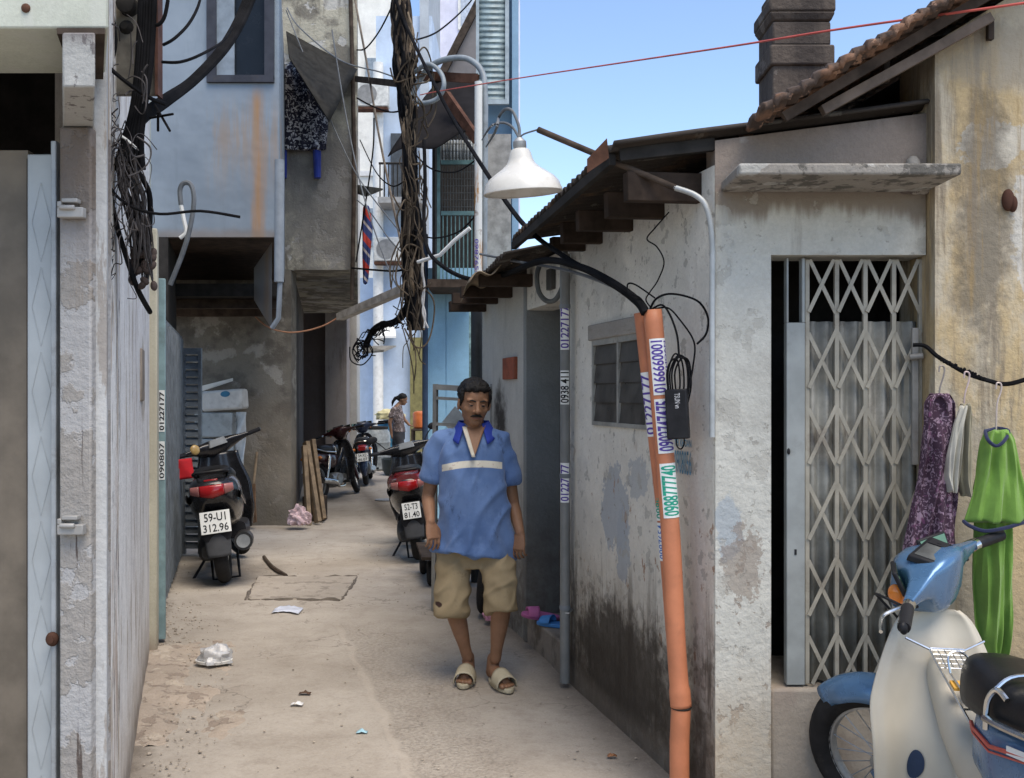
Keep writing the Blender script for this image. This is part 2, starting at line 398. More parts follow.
m_rwall2 = plaster('smoky_plaster', (.52,.515,.47), [
    ((.3,.3,.28), 'streak', dict(sc=5, t=.5, e=.2, k=.5)),
    ((.04,.035,.03), 'blob', dict(c=(0,7.0,1.38), r=(.16,.22), rag=1.5, sc=3, e=1.0, k=.95)),
    (mold, 'foot', dict(h=.8, soft=.6, rag=1.0, k=.85))], bump=.4)
m_jamb = plaster('grimy_jamb', (.25,.265,.26), [((.1,.09,.08), 'foot', dict(h=.75, soft=.5, rag=.6, k=.9)), ((.2,.21,.2), 'streak', dict(sc=6,t=.5,k=.6))], bump=.3)
m_facade = plaster('facade_plaster', (.51,.50,.445), [
    ((.32,.305,.27), 'patch', dict(sc=1.3, t=.54, e=.1, k=.5, bump=0)),
    ((.31,.35,.38), 'blob', dict(ax='x', c=(.80,0,1.05), r=(.05,.12), sc=8, rag=1.0, k=.7)),
    ((.24,.19,.15), 'patch', dict(sc=16, t=.585, e=.03, st=(1,1,.6), z=(1.25,.7), k=.75)),
    ((.22,.17,.13), 'blob', dict(ax='x', c=(.85,0,.93), r=(.07,.14), sc=14, rag=1.6, e=.1, k=.6)),
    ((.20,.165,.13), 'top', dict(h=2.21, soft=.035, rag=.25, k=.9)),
    ((.25,.235,.2), 'patch', dict(sc=20, t=.63, e=.02, loc=(1,5,2), k=.55)), ((.38,.365,.32), 'patch', dict(sc=7, t=.58, e=.015, loc=(2,2,4), k=.6)), ((.26,.235,.2), 'streak', dict(sc=9, t=.58, e=.14, k=.45, v=.1)),
    ((.42,.35,.26), 'foot', dict(h=.45, soft=.25, rag=.5, k=.85)),
    ((.16,.13,.1), 'foot', dict(h=.1, soft=.08, rag=.2, k=.8))], bump=.5)
m_parapet = plaster('bare_render', (.25,.205,.17), [((.20,.165,.135), 'patch', dict(sc=4, t=.5, e=.15, k=.7, bump=0)), ((.45,.42,.38), 'patch', dict(sc=5, t=.6, e=.08, k=.5)), ((.08,.065,.055), 'top', dict(h=2.56, soft=.06, rag=.2, k=.8))], bump=.5)
m_ledge = plaster('ledge_concrete', (.27,.25,.22), [((.09,.085,.075), 'patch', dict(sc=14, t=.5, e=.08, k=.85)), ((.45,.45,.42), 'patch', dict(sc=3, t=.55, k=.5))], bump=.5)
m_sill = plaster('sill_concrete', (.25,.215,.175), [(mold, 'patch', dict(sc=4, t=.5, e=.15, k=.6))])

rh = thing('plaster_house', 'low old house with flaking white plaster, mouldy foot, louvre window and grey folding gate', 'house', (.75,3.69,0))
T = .17
mb = MB()
sw0, sw1, wz0, wz1 = ws(650), ws(594), 1.40, 1.825
sd0, sd1, dz = ws(563), ws(527), 2.08
WT = 2.40
wbox(mb, .012, sw0, 0, -T, -.02, WT)
wbox(mb, sw0, sw1, 0, -T, -.02, wz0); wbox(mb, sw0, sw1, 0, -T, wz1, WT)
wbox(mb, sw1, sd0, 0, -T, -.02, WT)
wbox(mb, sd0, sd1, 0, -T, dz, WT-.05)
mb.build('wall', m_rwall, rh)
mb = MB(); wbox(mb, sd0, sd1, .0, -T-.5, -.02, .175); mb.build('door_sill', m_sill, rh, bevel=.012)
mb = MB(); wbox(mb, sd1, ws(482), -.004, -T, -.02, 2.28); mb.build('wall', m_rwall2, rh)
mb = MB(); wbox(mb, sd1-.004, sd1+.05, .012, -T-.05, .0, 2.26); mb.build('door_jamb', m_jamb, rh, bevel=.01)
mb = MB(); wbox(mb, sd0-.002, sd0+.035, -.03, -.09, .175, dz); mb.build('door_frame', simple('frame_paint', (.33,.34,.31), .6, dirt=.5), rh)
mb = MB(); wbox(mb, sd0+.05, sd0+.09, -T-.02, -T-.7, .175, dz-.02); mb.build('door', simple('dark_door', (.06,.055,.05), .6, dirt=.4), rh)
# louvre window
mb = MB()
for a, b, c_, d in ((sw0-.035,sw1+.035,wz1-.002,wz1+.075),): wbox(mb, a, b, .022, -.05, c_, d)
mb.build('window_lintel', plaster('lintel_wood', (.30,.285,.26), [((.25,.23,.2),'streak',dict(sc=6,t=.5,v=6))]), rh, bevel=.006)
mb = MB()
for a, b, c_, d in ((sw0,sw0+.022,wz0,wz1),(sw1-.022,sw1,wz0,wz1),((sw0+sw1)/2-.011,(sw0+sw1)/2+.011,wz0+.02,wz1-.02),(sw0+.022,sw1-.022,wz0,wz0+.02),(sw0+.022,sw1-.022,wz1-.03,wz1)):
    wbox(mb, a, b, .012, -.06, c_, d)
wf = mb.build('window', simple('window_paint', (.28,.28,.255), .6, dirt=.5), rh)
lv = simple('dusty_louvre', (.075,.07,.062), .35, var=.3, dirt=.5, dirtcol=(.07,.065,.06))
for h0, h1 in ((sw0+.024,(sw0+sw1)/2-.012),((sw0+sw1)/2+.012,sw1-.024)):
    mb = MB()
    for k in range(4):
        za = wz0+.02+k*.094; zb = za+.098
        mb.hexa([WP(h0,.008,za),WP(h1,.008,za),WP(h1,.0,za),WP(h0,.0,za),WP(h0,-.004,zb),WP(h1,-.004,zb),WP(h1,-.010,zb),WP(h0,-.010,zb)])
    mb.build('louvre_panel', lv, wf)
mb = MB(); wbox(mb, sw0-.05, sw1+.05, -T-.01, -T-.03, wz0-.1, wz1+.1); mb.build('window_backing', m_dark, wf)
# gate front
YF = 3.69
GX0, GX1, GZ0, GZ1 = .956, 1.527, .461, 2.067
mb = MB()
mb.box(.7503, GX0, YF, YF+T, -.02, 2.30); mb.box(GX0, GX1, YF, YF+T, GZ1, 2.30)
mb.build('facade', m_facade, rh)
mb = MB(); mb.box(GX0+.002, GX1+.2, YF+.015, YF+.5, -.02, GZ0); mb.build('threshold', plaster('threshold_slab', (.33,.285,.23), [((.27,.22,.18),'patch',dict(sc=3,t=.5,e=.15,k=.6,bump=0)), ((.12,.1,.08),'foot',dict(h=.12,soft=.08,rag=.2,k=.8))]), rh, bevel=.012)
mb = MB(); mb.prism([(.7503,2.30),(1.60,2.30),(1.60,2.600),(.7503,2.490)], lambda x,z: (x,YF+.004,z), lambda x,z: (x,YF+T,z)); mb.build('parapet', m_parapet, rh)
mb = MB()
mb.prism([(.77,3.39),(1.526,3.39),(1.526,YF-.002),(.77,YF-.002)], lambda x,y: (x,y,2.297+.0*y), lambda x,y: (x,y,2.337))
mb.build('canopy_ledge', m_ledge, rh, bevel=.008)
mb = MB()                                                     # render lump where the ledge meets the yellow house
for k in range(9):
    a = random.random(); mb.ell((1.44+.09*random.random(), YF-.01, 2.33+.10*a*random.random()), .04*(1.1-a*.6), .022, .045, None, 10, 7)
mb.build('mortar_lump', plaster('mortar', (.27,.25,.22), [((.12,.1,.09),'patch',dict(sc=9,t=.5))]), rh)
# folding gate
m_gate = simple('gate_grey', (.31,.285,.23), .5, .1, var=.15, dirt=.45, dirtcol=(.12,.085,.06))
m_gatep = simple('gate_sheet', (.25,.245,.215), .55, .1, var=.25, dirt=.5, dirtcol=(.09,.07,.055))
gate = MB(); yg = YF+.055
xs = [1.089+.1045*k*1.0 for k in range(5)]
xv = [(p-CX)/F*yg for p in (806.5, 836, 864.5, 893, 920)]
for x in xv: gate.box(x-.0085, x+.0085, yg-.012, yg+.006, GZ0+.01, GZ1-.01)
gate = gate.build('folding_gate', m_gate, rh, bevel=.002)
mb = MB()
for i in range(4):
    a, b = xv[i], xv[i+1]
    for k in range(-1, 8):
        z = .445+.283*k
        for (za, zb, o) in ((z, z+.215, -.016), (z+.205, z-.005, -.010)):
            pa = V((a+.004, yg+o, za)); pb = V((b-.004, yg+o, zb))
            lo, hi = GZ0+.012, GZ1-.012
            def clip(p, q):
                if lo <= p.z <= hi: return p
                zt = lo if p.z < lo else hi
                if abs(q.z-p.z) < 1e-6: return None
                t = (zt-p.z)/(q.z-p.z); return p.lerp(q, t) if 0 <= t <= 1 else None
            c1, c2 = clip(pa, pb), clip(pb, pa)
            if c1 and c2 and (c1-c2).length > .02: mb.bar(c1, c2, .004, .014, up=(0,1,0)) if False else mb.bar(c1, c2, .014, .004, up=(0,1,0))
mb.build('lattice', m_gate, gate)
mb = MB(); zt = 1.827
for i in range(4):
    a, b = xv[i], xv[i+1]
    mb.grid(lambda u, v, a=a, b=b: V((lerp(a,b,u), yg+.03+.012*math.cos(u*4*PI), lerp(GZ0+.012, zt, v))), 16, 1)
mb.build('backing_sheet', m_gatep, gate, solid=.002)
mb = MB(); mb.box(1.023,1.092,yg-.02,yg+.02,GZ0+.008,1.82); mb.box(1.023,1.031,yg-.02,yg+.02,1.82,GZ1-.006); mb.box(1.080,1.092,yg-.02,yg+.02,1.82,GZ1-.006)
st = mb.build('lock_stile', simple('stile_grey', (.27,.285,.275), .5, .1, var=.12, dirt=.3), gate, bevel=.003)
mb = MB(); mb.box(1.052,1.060,yg-.0225,yg-.019,.955,.975); mb.ell((1.030,yg-.022,1.34),.006,.006,.012); mb.build('keyhole', m_ink, st)
mb = MB(); mb.box(1.488,1.512,yg-.03,yg-.012,1.29,1.80); mb.tube([(1.475,yg-.035,1.69),(1.52,yg-.05,1.695)], .012, 8)
mb.build('stile', simple('end_paint', (.24,.23,.21), .55, .1, dirt=.6, dirtcol=(.14,.07,.04)), gate, bevel=.003)
mb = MB(); mb.box(.72, 1.595, YF+T+.5, YF+T+.52, 0, 2.52); mb.build('curtain', m_dark, rh)  # near-black sheet standing in for the unlit room behind the gate
# room shell behind the walls
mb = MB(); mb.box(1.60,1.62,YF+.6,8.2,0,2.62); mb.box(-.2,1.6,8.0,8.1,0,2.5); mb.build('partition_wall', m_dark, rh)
# roof: two corrugated lean-to sheets, timber joists
m_roof = plaster('sooty_roof_sheet', (.05,.042,.036), [((.16,.10,.06),'patch',dict(sc=2,t=.55,e=.1,k=.6)), ((.16,.15,.13),'patch',dict(sc=7,t=.6,k=.5))], bump=.4)
def corr(mb, e0, e1, r0, r1, n, amp, wob=.008):
    e0, e1, r0, r1 = map(V, (e0,e1,r0,r1))
    def fn(u, v):
        p = e0.lerp(e1, v).lerp(r0.lerp(r1, v), u)
        p = p + V((0,0,amp*math.sin(v*n*2*PI) + wob*NZ.noise(V((u*2, v*6, 3)))))
        return p + V((-.012*NZ.noise(V((v*31, 0, 7)))*(1-u), 0, 0))
    mb.grid(fn, 8, n*6)
mb = MB(); corr(mb, (.375,3.66,2.462), (.0,5.46,2.395), (1.62,3.67,2.632), (1.62,6.2,2.73), 26, .012)
mb.build('roof', m_roof, rh, solid=.012)
rf2 = MB(); corr(rf2, (-.05,5.55,2.335), (-.47,7.75,2.255), (1.1,5.6,2.56), (.9,8.2,2.56), 28, .012); rf2 = rf2.build('roof', m_roof, rh, solid=.012)
mb = MB()
mb.bar((.40,3.715,2.440), (.752,3.715,2.480), .03, .045); mb.build('eave_board', m_dark, rh)  # near-black eave boards: the unlit look of the fascia is put into the colour
mb = MB(); mb.bar((.375,3.73,2.428), (.01,5.44,2.362), .025, .04)
mb.build('eave_board', m_dark, rh)
joists = ((.425,.80,3.75,2.275,2.385),(.385,.72,4.10,2.275,2.38),(.29,.66,4.45,2.28,2.37),(.24,.55,4.85,2.285,2.385),(.20,.46,5.10,2.285,2.355))
m_joist = simple('joist_wood', (.042,.030,.023), .85, var=.4, bump=.4, bsc=25)
for x0, x1, y, z0, z1 in joists:
    mb = MB(); mb.bar((x0, y, (z0+z1)/2), (x1, y+.1, (z0+z1)/2+.012), .05, z1-z0); mb.build('joist', m_joist, rh, bevel=.004)
for x0, x1, y, z in ((-.34,.3,6.6,2.23),(-.42,.2,7.0,2.225),(-.46,.0,7.35,2.20),(-.2,.4,6.1,2.25)):
    mb = MB(); mb.bar((x0, y, z), (x1, y+.12, z+.01), .07, .075); mb.build('joist', m_joist, rh, bevel=.004)
mb = MB()                                                     # curled, half fallen sheet at the eave
mb.grid(lambda u, v: V((lerp(-.25,.0,u)-.1*v, lerp(5.9,6.9,v), 2.31-.10*(1-u)**2+.03*math.sin(u*9)+.02*math.sin(v*5))), 20, 8)
mb.build('loose_sheet', simple('rusty_sheet', (.24,.19,.13), .75, var=.4, dirt=.6, dirtcol=(.08,.05,.03)), rh, solid=.006)
mb = MB(); mb.hexa([P(587,173,3.60),P(609,158,3.60),P(609,158,3.62),P(587,173,3.62),P(587,159,3.60),P(607,138,3.60),P(607,138,3.62),P(587,159,3.62)])
mb.build('ridge_scrap', m_rust, rh)
mb = MB(); wbox(mb, ws(517), ws(505), .018, -.01, 1.655, 1.80); mb.build('vent_panel', simple('brick_red', (.30,.09,.05), .8, var=.3, dirt=.3), rh, bevel=.004)
# stencilled blue number on the wall
mb = MB(); s0, s1 = ws(692), ws(675)
mb.text('0908056', lambda u, v: WP(lerp(s1, s0, u), .003, lerp(1.235, 1.33, v)))
mb.text('T.B. KHOAN', lambda u, v: WP(lerp(s1, s0, u), .003, lerp(1.345, 1.375, v)))
mb.build('stencilled_number', simple('stencil_blue', (.16,.32,.45), .85, var=.4, sc=40), rh)

# ================================================================== stained yellow house behind, with tiled roof and chimney
yh = thing('yellow_house', 'taller ochre house with streaked peeling wall, tiled roof and sooty chimney', 'house', (1.9,3.62,0))
m_yel = plaster('ochre_wash', (.45,.345,.195), [
    ((.45,.40,.31), 'patch', dict(sc=2.6, t=.45, e=.10, k=.85, st=(1,1,.4))),
    ((.52,.50,.45), 'blob', dict(ax='x', c=(1.93,0,2.15), r=(.10,.42), sc=4, rag=1.5, k=.85)),
    ((.50,.47,.40), 'blob', dict(ax='x', c=(1.74,0,2.46), r=(.13,.09), sc=5, rag=1.5, k=.85)),
    ((.10,.085,.065), 'blob', dict(ax='x', c=(1.70,0,2.15), r=(.10,.45), sc=6, rag=1.8, e=1.0, k=.7)),
    ((.20,.165,.12), 'streak', dict(sc=9, t=.49, e=.13, k=.9, v=.09)),
    ((.27,.19,.09), 'streak', dict(sc=14, t=.53, e=.12, k=.7, v=.07, loc=(3,1,0))),
    ((.26,.23,.18), 'blob', dict(ax='x', c=(1.85,0,2.78), r=(.4,.12), sc=4, rag=1.5, e=.6, k=.6)),
    ((.24,.2,.15), 'foot', dict(h=.9, soft=.5, rag=.7, k=.7))], bump=.5)
mb = MB(); zr = lambda x: 2.51+.598*(x-.885)
mb.prism([(1.531,-.02),(4.2,-.02),(4.2,zr(3.0)),(3.0,zr(3.0)-.05),(1.531,zr(1.531)-.07)], lambda x,z: (x,3.62,z), lambda x,z: (x,3.95,z))
mb.build('wall', m_yel, yh)
mb = MB(); mb.box(1.72,4.2,3.951,7.2,0,zr(1.72)-.08); mb.prism([(.95,2.2),(2.9,2.2),(2.9,zr(2.9)-.07),(.95,zr(.95)-.07)], lambda x,z:(x,4.3,z), lambda x,z:(x,4.34,z)); mb.build('attic_wall', m_dark, yh)
m_tile = plaster('clay_tile', (.20,.115,.075), [((.06,.05,.045),'patch',dict(sc=6,t=.45,e=.12,k=.85)), ((.42,.26,.18),'patch',dict(sc=18,t=.58,e=.04,k=.7))], bump=.4)
mb = MB()
def tile(u, v):
    d = lerp(0, 2.9, u); x = .86+d*.858; z = 2.505+(x-.885)*.598+.012
    y = lerp(3.40, 6.6, v)
    saw = (d/.052) % 1.0
    return V((x, y+.006*math.sin(d*70), z + .017*(1-saw) + .012*math.sin(v*24*2*PI) + .008*NZ.noise(V((d*9,v*9,0)))))
mb.grid(tile, 56*6, 24*5); mb.build('roof', m_tile, yh, solid=.022)
mb = MB(); mb.bar(V((.95,3.50,zr(.95)-.028)), V((3.0,3.50,zr(3.0)-.028)), .03, .035); mb.build('verge_board', m_darkwd, yh)
mb = MB(); mb.bar(P(822,111,3.56), P(990,18,3.56), .04, .034); mb.build('rafter', simple('grey_rafter', (.15,.115,.09), .85, var=.3, bump=.3, bsc=30), yh)
for (px, py) in ((886,72),(990,30)): mb = MB(); mb.bar(P(px,py-10,3.6), P(px,py+10,3.6), .02, .022, up=(0,1,0)); mb.build('batten', m_darkwd, yh)
m_chim = plaster('sooty_chimney', (.11,.09,.075), [((.05,.042,.038),'streak',dict(sc=4,t=.45,k=.8)), ((.2,.175,.15),'patch',dict(sc=6,t=.58,k=.6))], bump=.6)
mb = MB(); cy = 4.6
def cb(x0, x1, y0, y1, z0, z1): mb.box(x0, x1, y0, y1, z0, z1)
cb(1.20,1.468,cy,cy+.27,2.5,3.135); cb(1.185,1.482,cy-.015,cy+.285,3.065+.0,3.16); cb(1.20,1.468,cy,cy+.27,3.16,3.27)
mb.hexa([(1.20,cy,3.27),(1.468,cy,3.27),(1.468,cy+.27,3.27),(1.20,cy+.27,3.27),(1.18,cy-.02,3.31),(1.485,cy-.02,3.31),(1.485,cy+.29,3.31),(1.18,cy+.29,3.31)])
cb(1.18,1.485,cy-.02,cy+.29,3.31,3.37); cb(1.21,1.455,cy+.01,cy+.26,3.37,3.44)
mb.build('chimney', m_chim, yh, bevel=.01)
mb = MB(); mb.ell((1.793,3.615,2.255), .022,.02,.04); mb.ell((1.81,3.612,2.24), .014,.02,.03); mb.build('hole', simple('hole_rust', (.07,.035,.025), .9), yh)
# ================================================================== shop house close on the left
lh = thing('shop_house', 'tall pale house at the left edge with peeling alley wall, steel shutter and white lintel', 'house', (-1.3,2.74,0))
def lx(y): return -1.56-.32*(y-4.08)
def LP(y, o, z): return V((lx(y)+o*.952, y+o*.305, z))
def lbox(mb, y0, y1, o0, o1, z0, z1):
    mb.hexa([LP(y0,o0,z0),LP(y1,o0,z0),LP(y1,o1,z0),LP(y0,o1,z0),LP(y0,o0,z1),LP(y1,o0,z1),LP(y1,o1,z1),LP(y0,o1,z1)])
m_lwall = plaster('peeling_lilac_paint', (.68,.66,.62), [
    ((.78,.77,.73), 'streak', dict(sc=6.0, t=.45, e=.08, k=.8, v=.3)),
    ((.42,.35,.27), 'streak', dict(sc=11, t=.52, e=.04, k=.8, v=.22, loc=(2,0,0))),
    ((.45,.34,.29), 'streak', dict(sc=13, t=.55, e=.03, k=.7, v=.05, loc=(7,0,0))),
    ((.10,.095,.10), 'streak', dict(sc=16, t=.57, e=.02, k=.9, v=.16)),
    ((.35,.31,.27), 'foot', dict(h=.2, soft=.2, rag=.5, k=.7))], bump=.6)
HL = 4.5
mb = MB(); lbox(mb, 3.45, 6.0, 0, -.2, -.02, HL); mb.build('alley_wall', plaster('pale_blue_wall', (.73,.715,.68), [
    ((.56,.53,.51), 'streak', dict(sc=5, t=.52, e=.1, k=.7, v=.08)), ((.78,.76,.72), 'streak', dict(sc=9, t=.50, e=.06, k=.7, v=.3)),
    ((.38,.32,.26), 'streak', dict(sc=12, t=.56, e=.03, k=.8, v=.2)), ((.33,.27,.2), 'blob', dict(c=(0,5.2,1.62), r=(.22,.2), sc=5, rag=1, e=.2, k=.6)),
    ((.40,.34,.28), 'foot', dict(h=.25, soft=.2, rag=.5, k=.8)), ((.2,.17,.14), 'foot', dict(h=.1, soft=.08, rag=.3, k=.8))], bump=.45), lh)
mb = MB(); lbox(mb, 2.92, 3.45, .006, -.05, -.02, HL); mb.build('peeling_boards', m_lwall, lh)
mb = MB(); lbox(mb, 2.80, 2.92, .012, -.04, -.02, 2.75); mb.build('tan_strip', plaster('tan_plaster', (.40,.32,.24), [((.42,.35,.28),'streak',dict(sc=5,t=.5))]), lh)
mb = MB(); lbox(mb, 2.755, 2.80, .018, -.025, -.02, 2.70); mb.build('white_strip', plaster('white_strip', (.46,.46,.45), [((.28,.25,.22),'streak',dict(sc=14,t=.52,e=.05,k=.8,v=.15))]), lh)
mb = MB(); lbox(mb, 2.80, 3.45, .0, -.05, 2.75, HL); mb.build('wall', m_lwall, lh)
# corner post, hasps
m_post = plaster('split_post', (.30,.28,.255), [((.26,.22,.18),'streak',dict(sc=9,t=.5,e=.1,k=.8,v=.06)), ((.08,.06,.05),'streak',dict(sc=16,t=.63,e=.03,k=.9,v=.05)), ((.40,.40,.40),'patch',dict(sc=3,t=.52,k=.6)), ((.12,.09,.07),'top',dict(h=2.0,soft=.2,rag=.5,k=.8))], bump=.7)
mb = MB(); mb.box(-1.232,-1.145,2.72,2.86,-.02,2.28); mb.build('corner_post', m_post, lh, bevel=.006)
for z in (2.05, 1.195):
    mb = MB(); x0 = -1.225
    mb.box(x0, x0+.07, 2.690, 2.716, z-.022, z+.006); mb.box(x0, x0+.012, 2.690, 2.716, z+.006, z+.022); mb.box(x0+.012, x0+.055, 2.690,2.716, z+.018, z+.03)
    mb.tube([(x0+.01,2.685,z+.004),(x0+.05,2.685,z+.004)], .007, 8); mb.build('hasp', simple('hasp_grey', (.33,.32,.30), .6, .2, dirt=.4), lh, bevel=.003)
# lintel box, bracket
m_lint = plaster('cream_lintel', (.50,.52,.44), [((.50,.51,.45),'streak',dict(sc=9,t=.5,e=.1,k=.6,v=.1))], bump=.1)
mb = MB(); mb.slab([(-2.9,2.40),(-.968,2.40),(-1.115,2.74),(-2.9,2.74)],2.43,3.2); lint = mb.build('lintel', m_lint, lh, bevel=.006)
mb = MB(); mb.ell((-1.166,2.398,2.478), .011,.006,.011); mb.build('bolt', m_rust, lint)
mb = MB(); mb.slab([(-1.09,2.395),(-.975,2.395),(-1.12,2.74),(-1.2,2.74)],2.415,2.429); mb.build('lintel_board', m_darkwd, lh)
mb = MB()
fr = [(-1.07,2.38),(-.992,2.38),(-1.15,2.75),(-1.235,2.75)]
mb.slab([fr[0],fr[1],fr[2],fr[3]], 2.283, 2.414)
mb.build('bracket', plaster('bracket_paint', (.38,.38,.36), [((.1,.09,.09),'streak',dict(sc=20,t=.58,e=.03,v=.5,k=.8)), ((.12,.1,.1),'top',dict(h=2.39,soft=.03,rag=.15,k=.8))]), lh, bevel=.005)
mb = MB(); mb.box(-3.2,-1.12,2.745,2.79,3.2,HL); mb.box(-3.2,-1.2,2.80,2.86,2.7,3.2); mb.build('facade', m_lint, lh)
# folding steel shutter leaves
m_leaf = simple('shutter_blue', (.36,.385,.39), .5, .1, var=.1, sc=4, dirt=.25, dirtcol=(.25,.2,.16))
m_leafb = simple('shutter_brown', (.15,.125,.095), .6, .1, var=.25, sc=5, dirt=.4)
yd = 2.78
lf = MB(); lf.box((27-CX)/F*yd, (55-CX)/F*yd, yd, yd+.03, .03, 2.22); lf = lf.build('shutter_leaf', m_leaf, lh, bevel=.004)
mb = MB()
for k in range(9):
    z = .15+k*.235; x0 = (32-CX)/F*yd; x1 = (51-CX)/F*yd
    mb.tube([(x0,yd-.001,z),((x0+x1)/2,yd-.003,z+.11),(x1,yd-.001,z),((x0+x1)/2,yd-.003,z-.11)], .0007, 5, closed=True)
mb.build('pressed_diamonds', m_leaf, lf)
mb = MB(); mb.box((0-CX)/F*yd-.7, (24.5-CX)/F*yd, yd+.02, yd+.05, .03, 2.235); lf2 = mb.build('shutter_leaf', m_leafb, lh)
lf2['label'] = 'brown shutter leaf with notched edge'
mb = MB()
for k in range(12):
    z = .05+k*.18; w = .012 if k % 2 else .004
    mb.box((24.5-CX)/F*yd, (24.5-CX)/F*yd+w, yd+.012, yd+.03, z, z+.18)
mb.build('interlock_edge', m_darkwd, lf2)
mb = MB(); mb.box((55.5-CX)/F*yd, (61-CX)/F*yd, yd-.03, yd+.02, .0, 2.25); mb.build('shutter_rail', simple('rail_grey', (.33,.35,.36), .5, .2, dirt=.5), lh, bevel=.003)
mb = MB(); mb.ell((-1.262,2.745,.88), .018,.012,.02); mb.tube([(-1.262,2.75,.88),(-1.262,2.73,.88)], .01, 8); mb.build('shutter_knob', m_rust, lh)
# inside and back of the house
mb = MB(); mb.box(-3.2,-1.9,4.4,4.5,0,3.0); mb.slab([(-3.2,2.87),(-1.4,2.87),(-1.88,4.4),(-3.2,4.4)],3.0,3.1); mb.box(-3.3,-3.2,2.3,6.4,0,HL); mb.box(-3.2,-2.5,6.1,6.2,0,HL); mb.build('partition_wall', m_dark, lh)
mb = MB(); mb.slab([(-3.3,2.75),(-1.05,2.75),(-2.1,6.1),(-3.3,6.2)], HL, HL+.15); mb.build('roof', m_lint, lh)
# cream pilaster and small meter at its top, turquoise frame
mb = MB(); lbox(mb, 5.98, 6.22, .045, -.3, -.02, 2.55); mb.build('pilaster', plaster('cream_pilaster', (.47,.44,.34), [((.45,.4,.3),'streak',dict(sc=8,t=.5,k=.5)), ((.28,.22,.17),'foot',dict(h=.12,soft=.1,rag=.2,k=.8))], bump=.15), lh, bevel=.01)
mb = MB(); lbox(mb, 5.98, 6.2, .0, -.3, 2.55, HL); mb.build('pilaster', m_lint, lh)
mb = MB(); lbox(mb, 4.9, 5.15, .01, -.02, 1.52, 1.78); mb.build('sunk_box', simple('niche_brown', (.24,.2,.16), .8, dirt=.6), lh, bevel=.005)

tf = thing('turquoise_door', 'narrow faded turquoise door leaf with stickers beside the cream pilaster', 'door', (-2.2,6.3,0))
mb = MB(); lbox(mb, 6.235, 6.30, .085, -.3, .02, 2.28); mb.build('leaf', simple('faded_turquoise', (.20,.29,.30), .6, var=.2, dirt=.5, dirtcol=(.13,.15,.14)), tf, bevel=.006)
for z0, z1, t in ((1.32,1.58,'01227177'),(1.02,1.26,'090807')):
    pa = LP(6.235, .115, 0); 
    mb = MB(); mb.hexa([LP(6.234,.045,z0),LP(6.234,.08,z0),LP(6.232,.08,z0),LP(6.232,.045,z0),LP(6.234,.045,z1),LP(6.234,.08,z1),LP(6.232,.08,z1),LP(6.232,.045,z1)]); stk = mb.build('sticker', m_plate, tf)
    mb = MB(); mb.text(t, lambda u, v: LP(6.230, lerp(.077,.048,v), lerp(z0+.01,z1-.01,u))); mb.build('number', m_ink, stk)

# ================================================================== recess wall with blue-grey doors and the grey concrete house
gh = thing('concrete_house', 'tall grimy grey concrete house with passage under its upper floor', 'house', (-2.7,11.9,0))
m_conc = plaster('grimy_concrete', (.17,.155,.13), [
    ((.29,.275,.245), 'patch', dict(sc=2.6, t=.54, e=.05, k=.75)),
    ((.085,.076,.065), 'patch', dict(sc=2.6, t=.48, e=.12, k=.75, loc=(4,0,2), bump=0)),
    ((.55,.54,.50), 'patch', dict(sc=4, t=.62, e=.03, k=.8, z=(4.6,5.2))),
    ((.10,.085,.07), 'streak', dict(sc=3, t=.54, e=.15, k=.6, v=.15)),
    ((.30,.25,.185), 'foot', dict(h=1.3, soft=.6, rag=.8, k=.6)),
    ((.12,.11,.09), 'foot', dict(h=.3, soft=.25, rag=.5, k=.8))], bump=.6)
m_conc2 = plaster('cream_grey_upper', (.42,.395,.315), [
    ((.13,.118,.10), 'patch', dict(sc=1.8, t=.47, e=.1, k=.8, bump=0)), ((.46,.45,.42), 'patch', dict(sc=2.9, t=.55, e=.03, k=.85)),
    ((.07,.06,.05), 'streak', dict(sc=5, t=.52, e=.14, k=.7, v=.15)), ((.19,.18,.165), 'blob', dict(ax='x', c=(-2.25,0,3.9), r=(.6,.9), sc=2, rag=1.2, e=.5, k=.8))], bump=.6)
yc = 11.9; zo = H+(HY-270)/F*yc
X = lambda px, y=yc: (px-CX)/F*y
mb = MB(); mb.box(-5.6, X(291), yc, yc+.3, -.02, zo); mb.build('wall', m_conc, gh)
mb = MB(); mb.slab([(-5.6,yc-.0),(X(357),yc),(-2.80,18.2),(-5.6,18.2)], zo+.002, 7.2); mb.build('wall', m_conc2, gh)
mb = MB(); mb.slab([(-5.4,yc+.3),(X(288),yc+.3),(-3.75,18.0),(-5.4,18.0)], -.02, zo); mb.build('passage_wall', plaster('passage_wall', (.10,.085,.075), [((.05,.045,.04),'patch',dict(sc=3,t=.5,e=.1))]), gh)
mb = MB(); mb.box(X(325,18.2), X(347,18.2), 18.2, 18.55, -.02, 6.0); mb.build('pillar', plaster('pink_grey_pillar', (.42,.37,.34), [((.25,.21,.19),'streak',dict(sc=5,t=.5)), ((.2,.16,.13),'foot',dict(h=.6,soft=.4,rag=.5))]), gh, bevel=.02)
mb = MB(); mb.box(X(345,18.4), X(356,18.4), 18.56, 18.9, -.02, 6.2); mb.build('pillar', plaster('pale_pillar', (.58,.56,.52), [((.35,.32,.3),'streak',dict(sc=5,t=.55))]), gh, bevel=.02)
mb = MB(); mb.box(X(300,18.0), X(326,18.3), 18.3, 18.4, -.02, 4.4); mb.build('wall', plaster('brown_back', (.13,.105,.095)), gh)
mb = MB(); mb.tube(smoothpath([P(352,300,yc-.05),P(354,150,yc-.05),P(350,-20,yc-.05)],3), .025, 8); mb.build('drain_pipe', m_darkwd, gh)

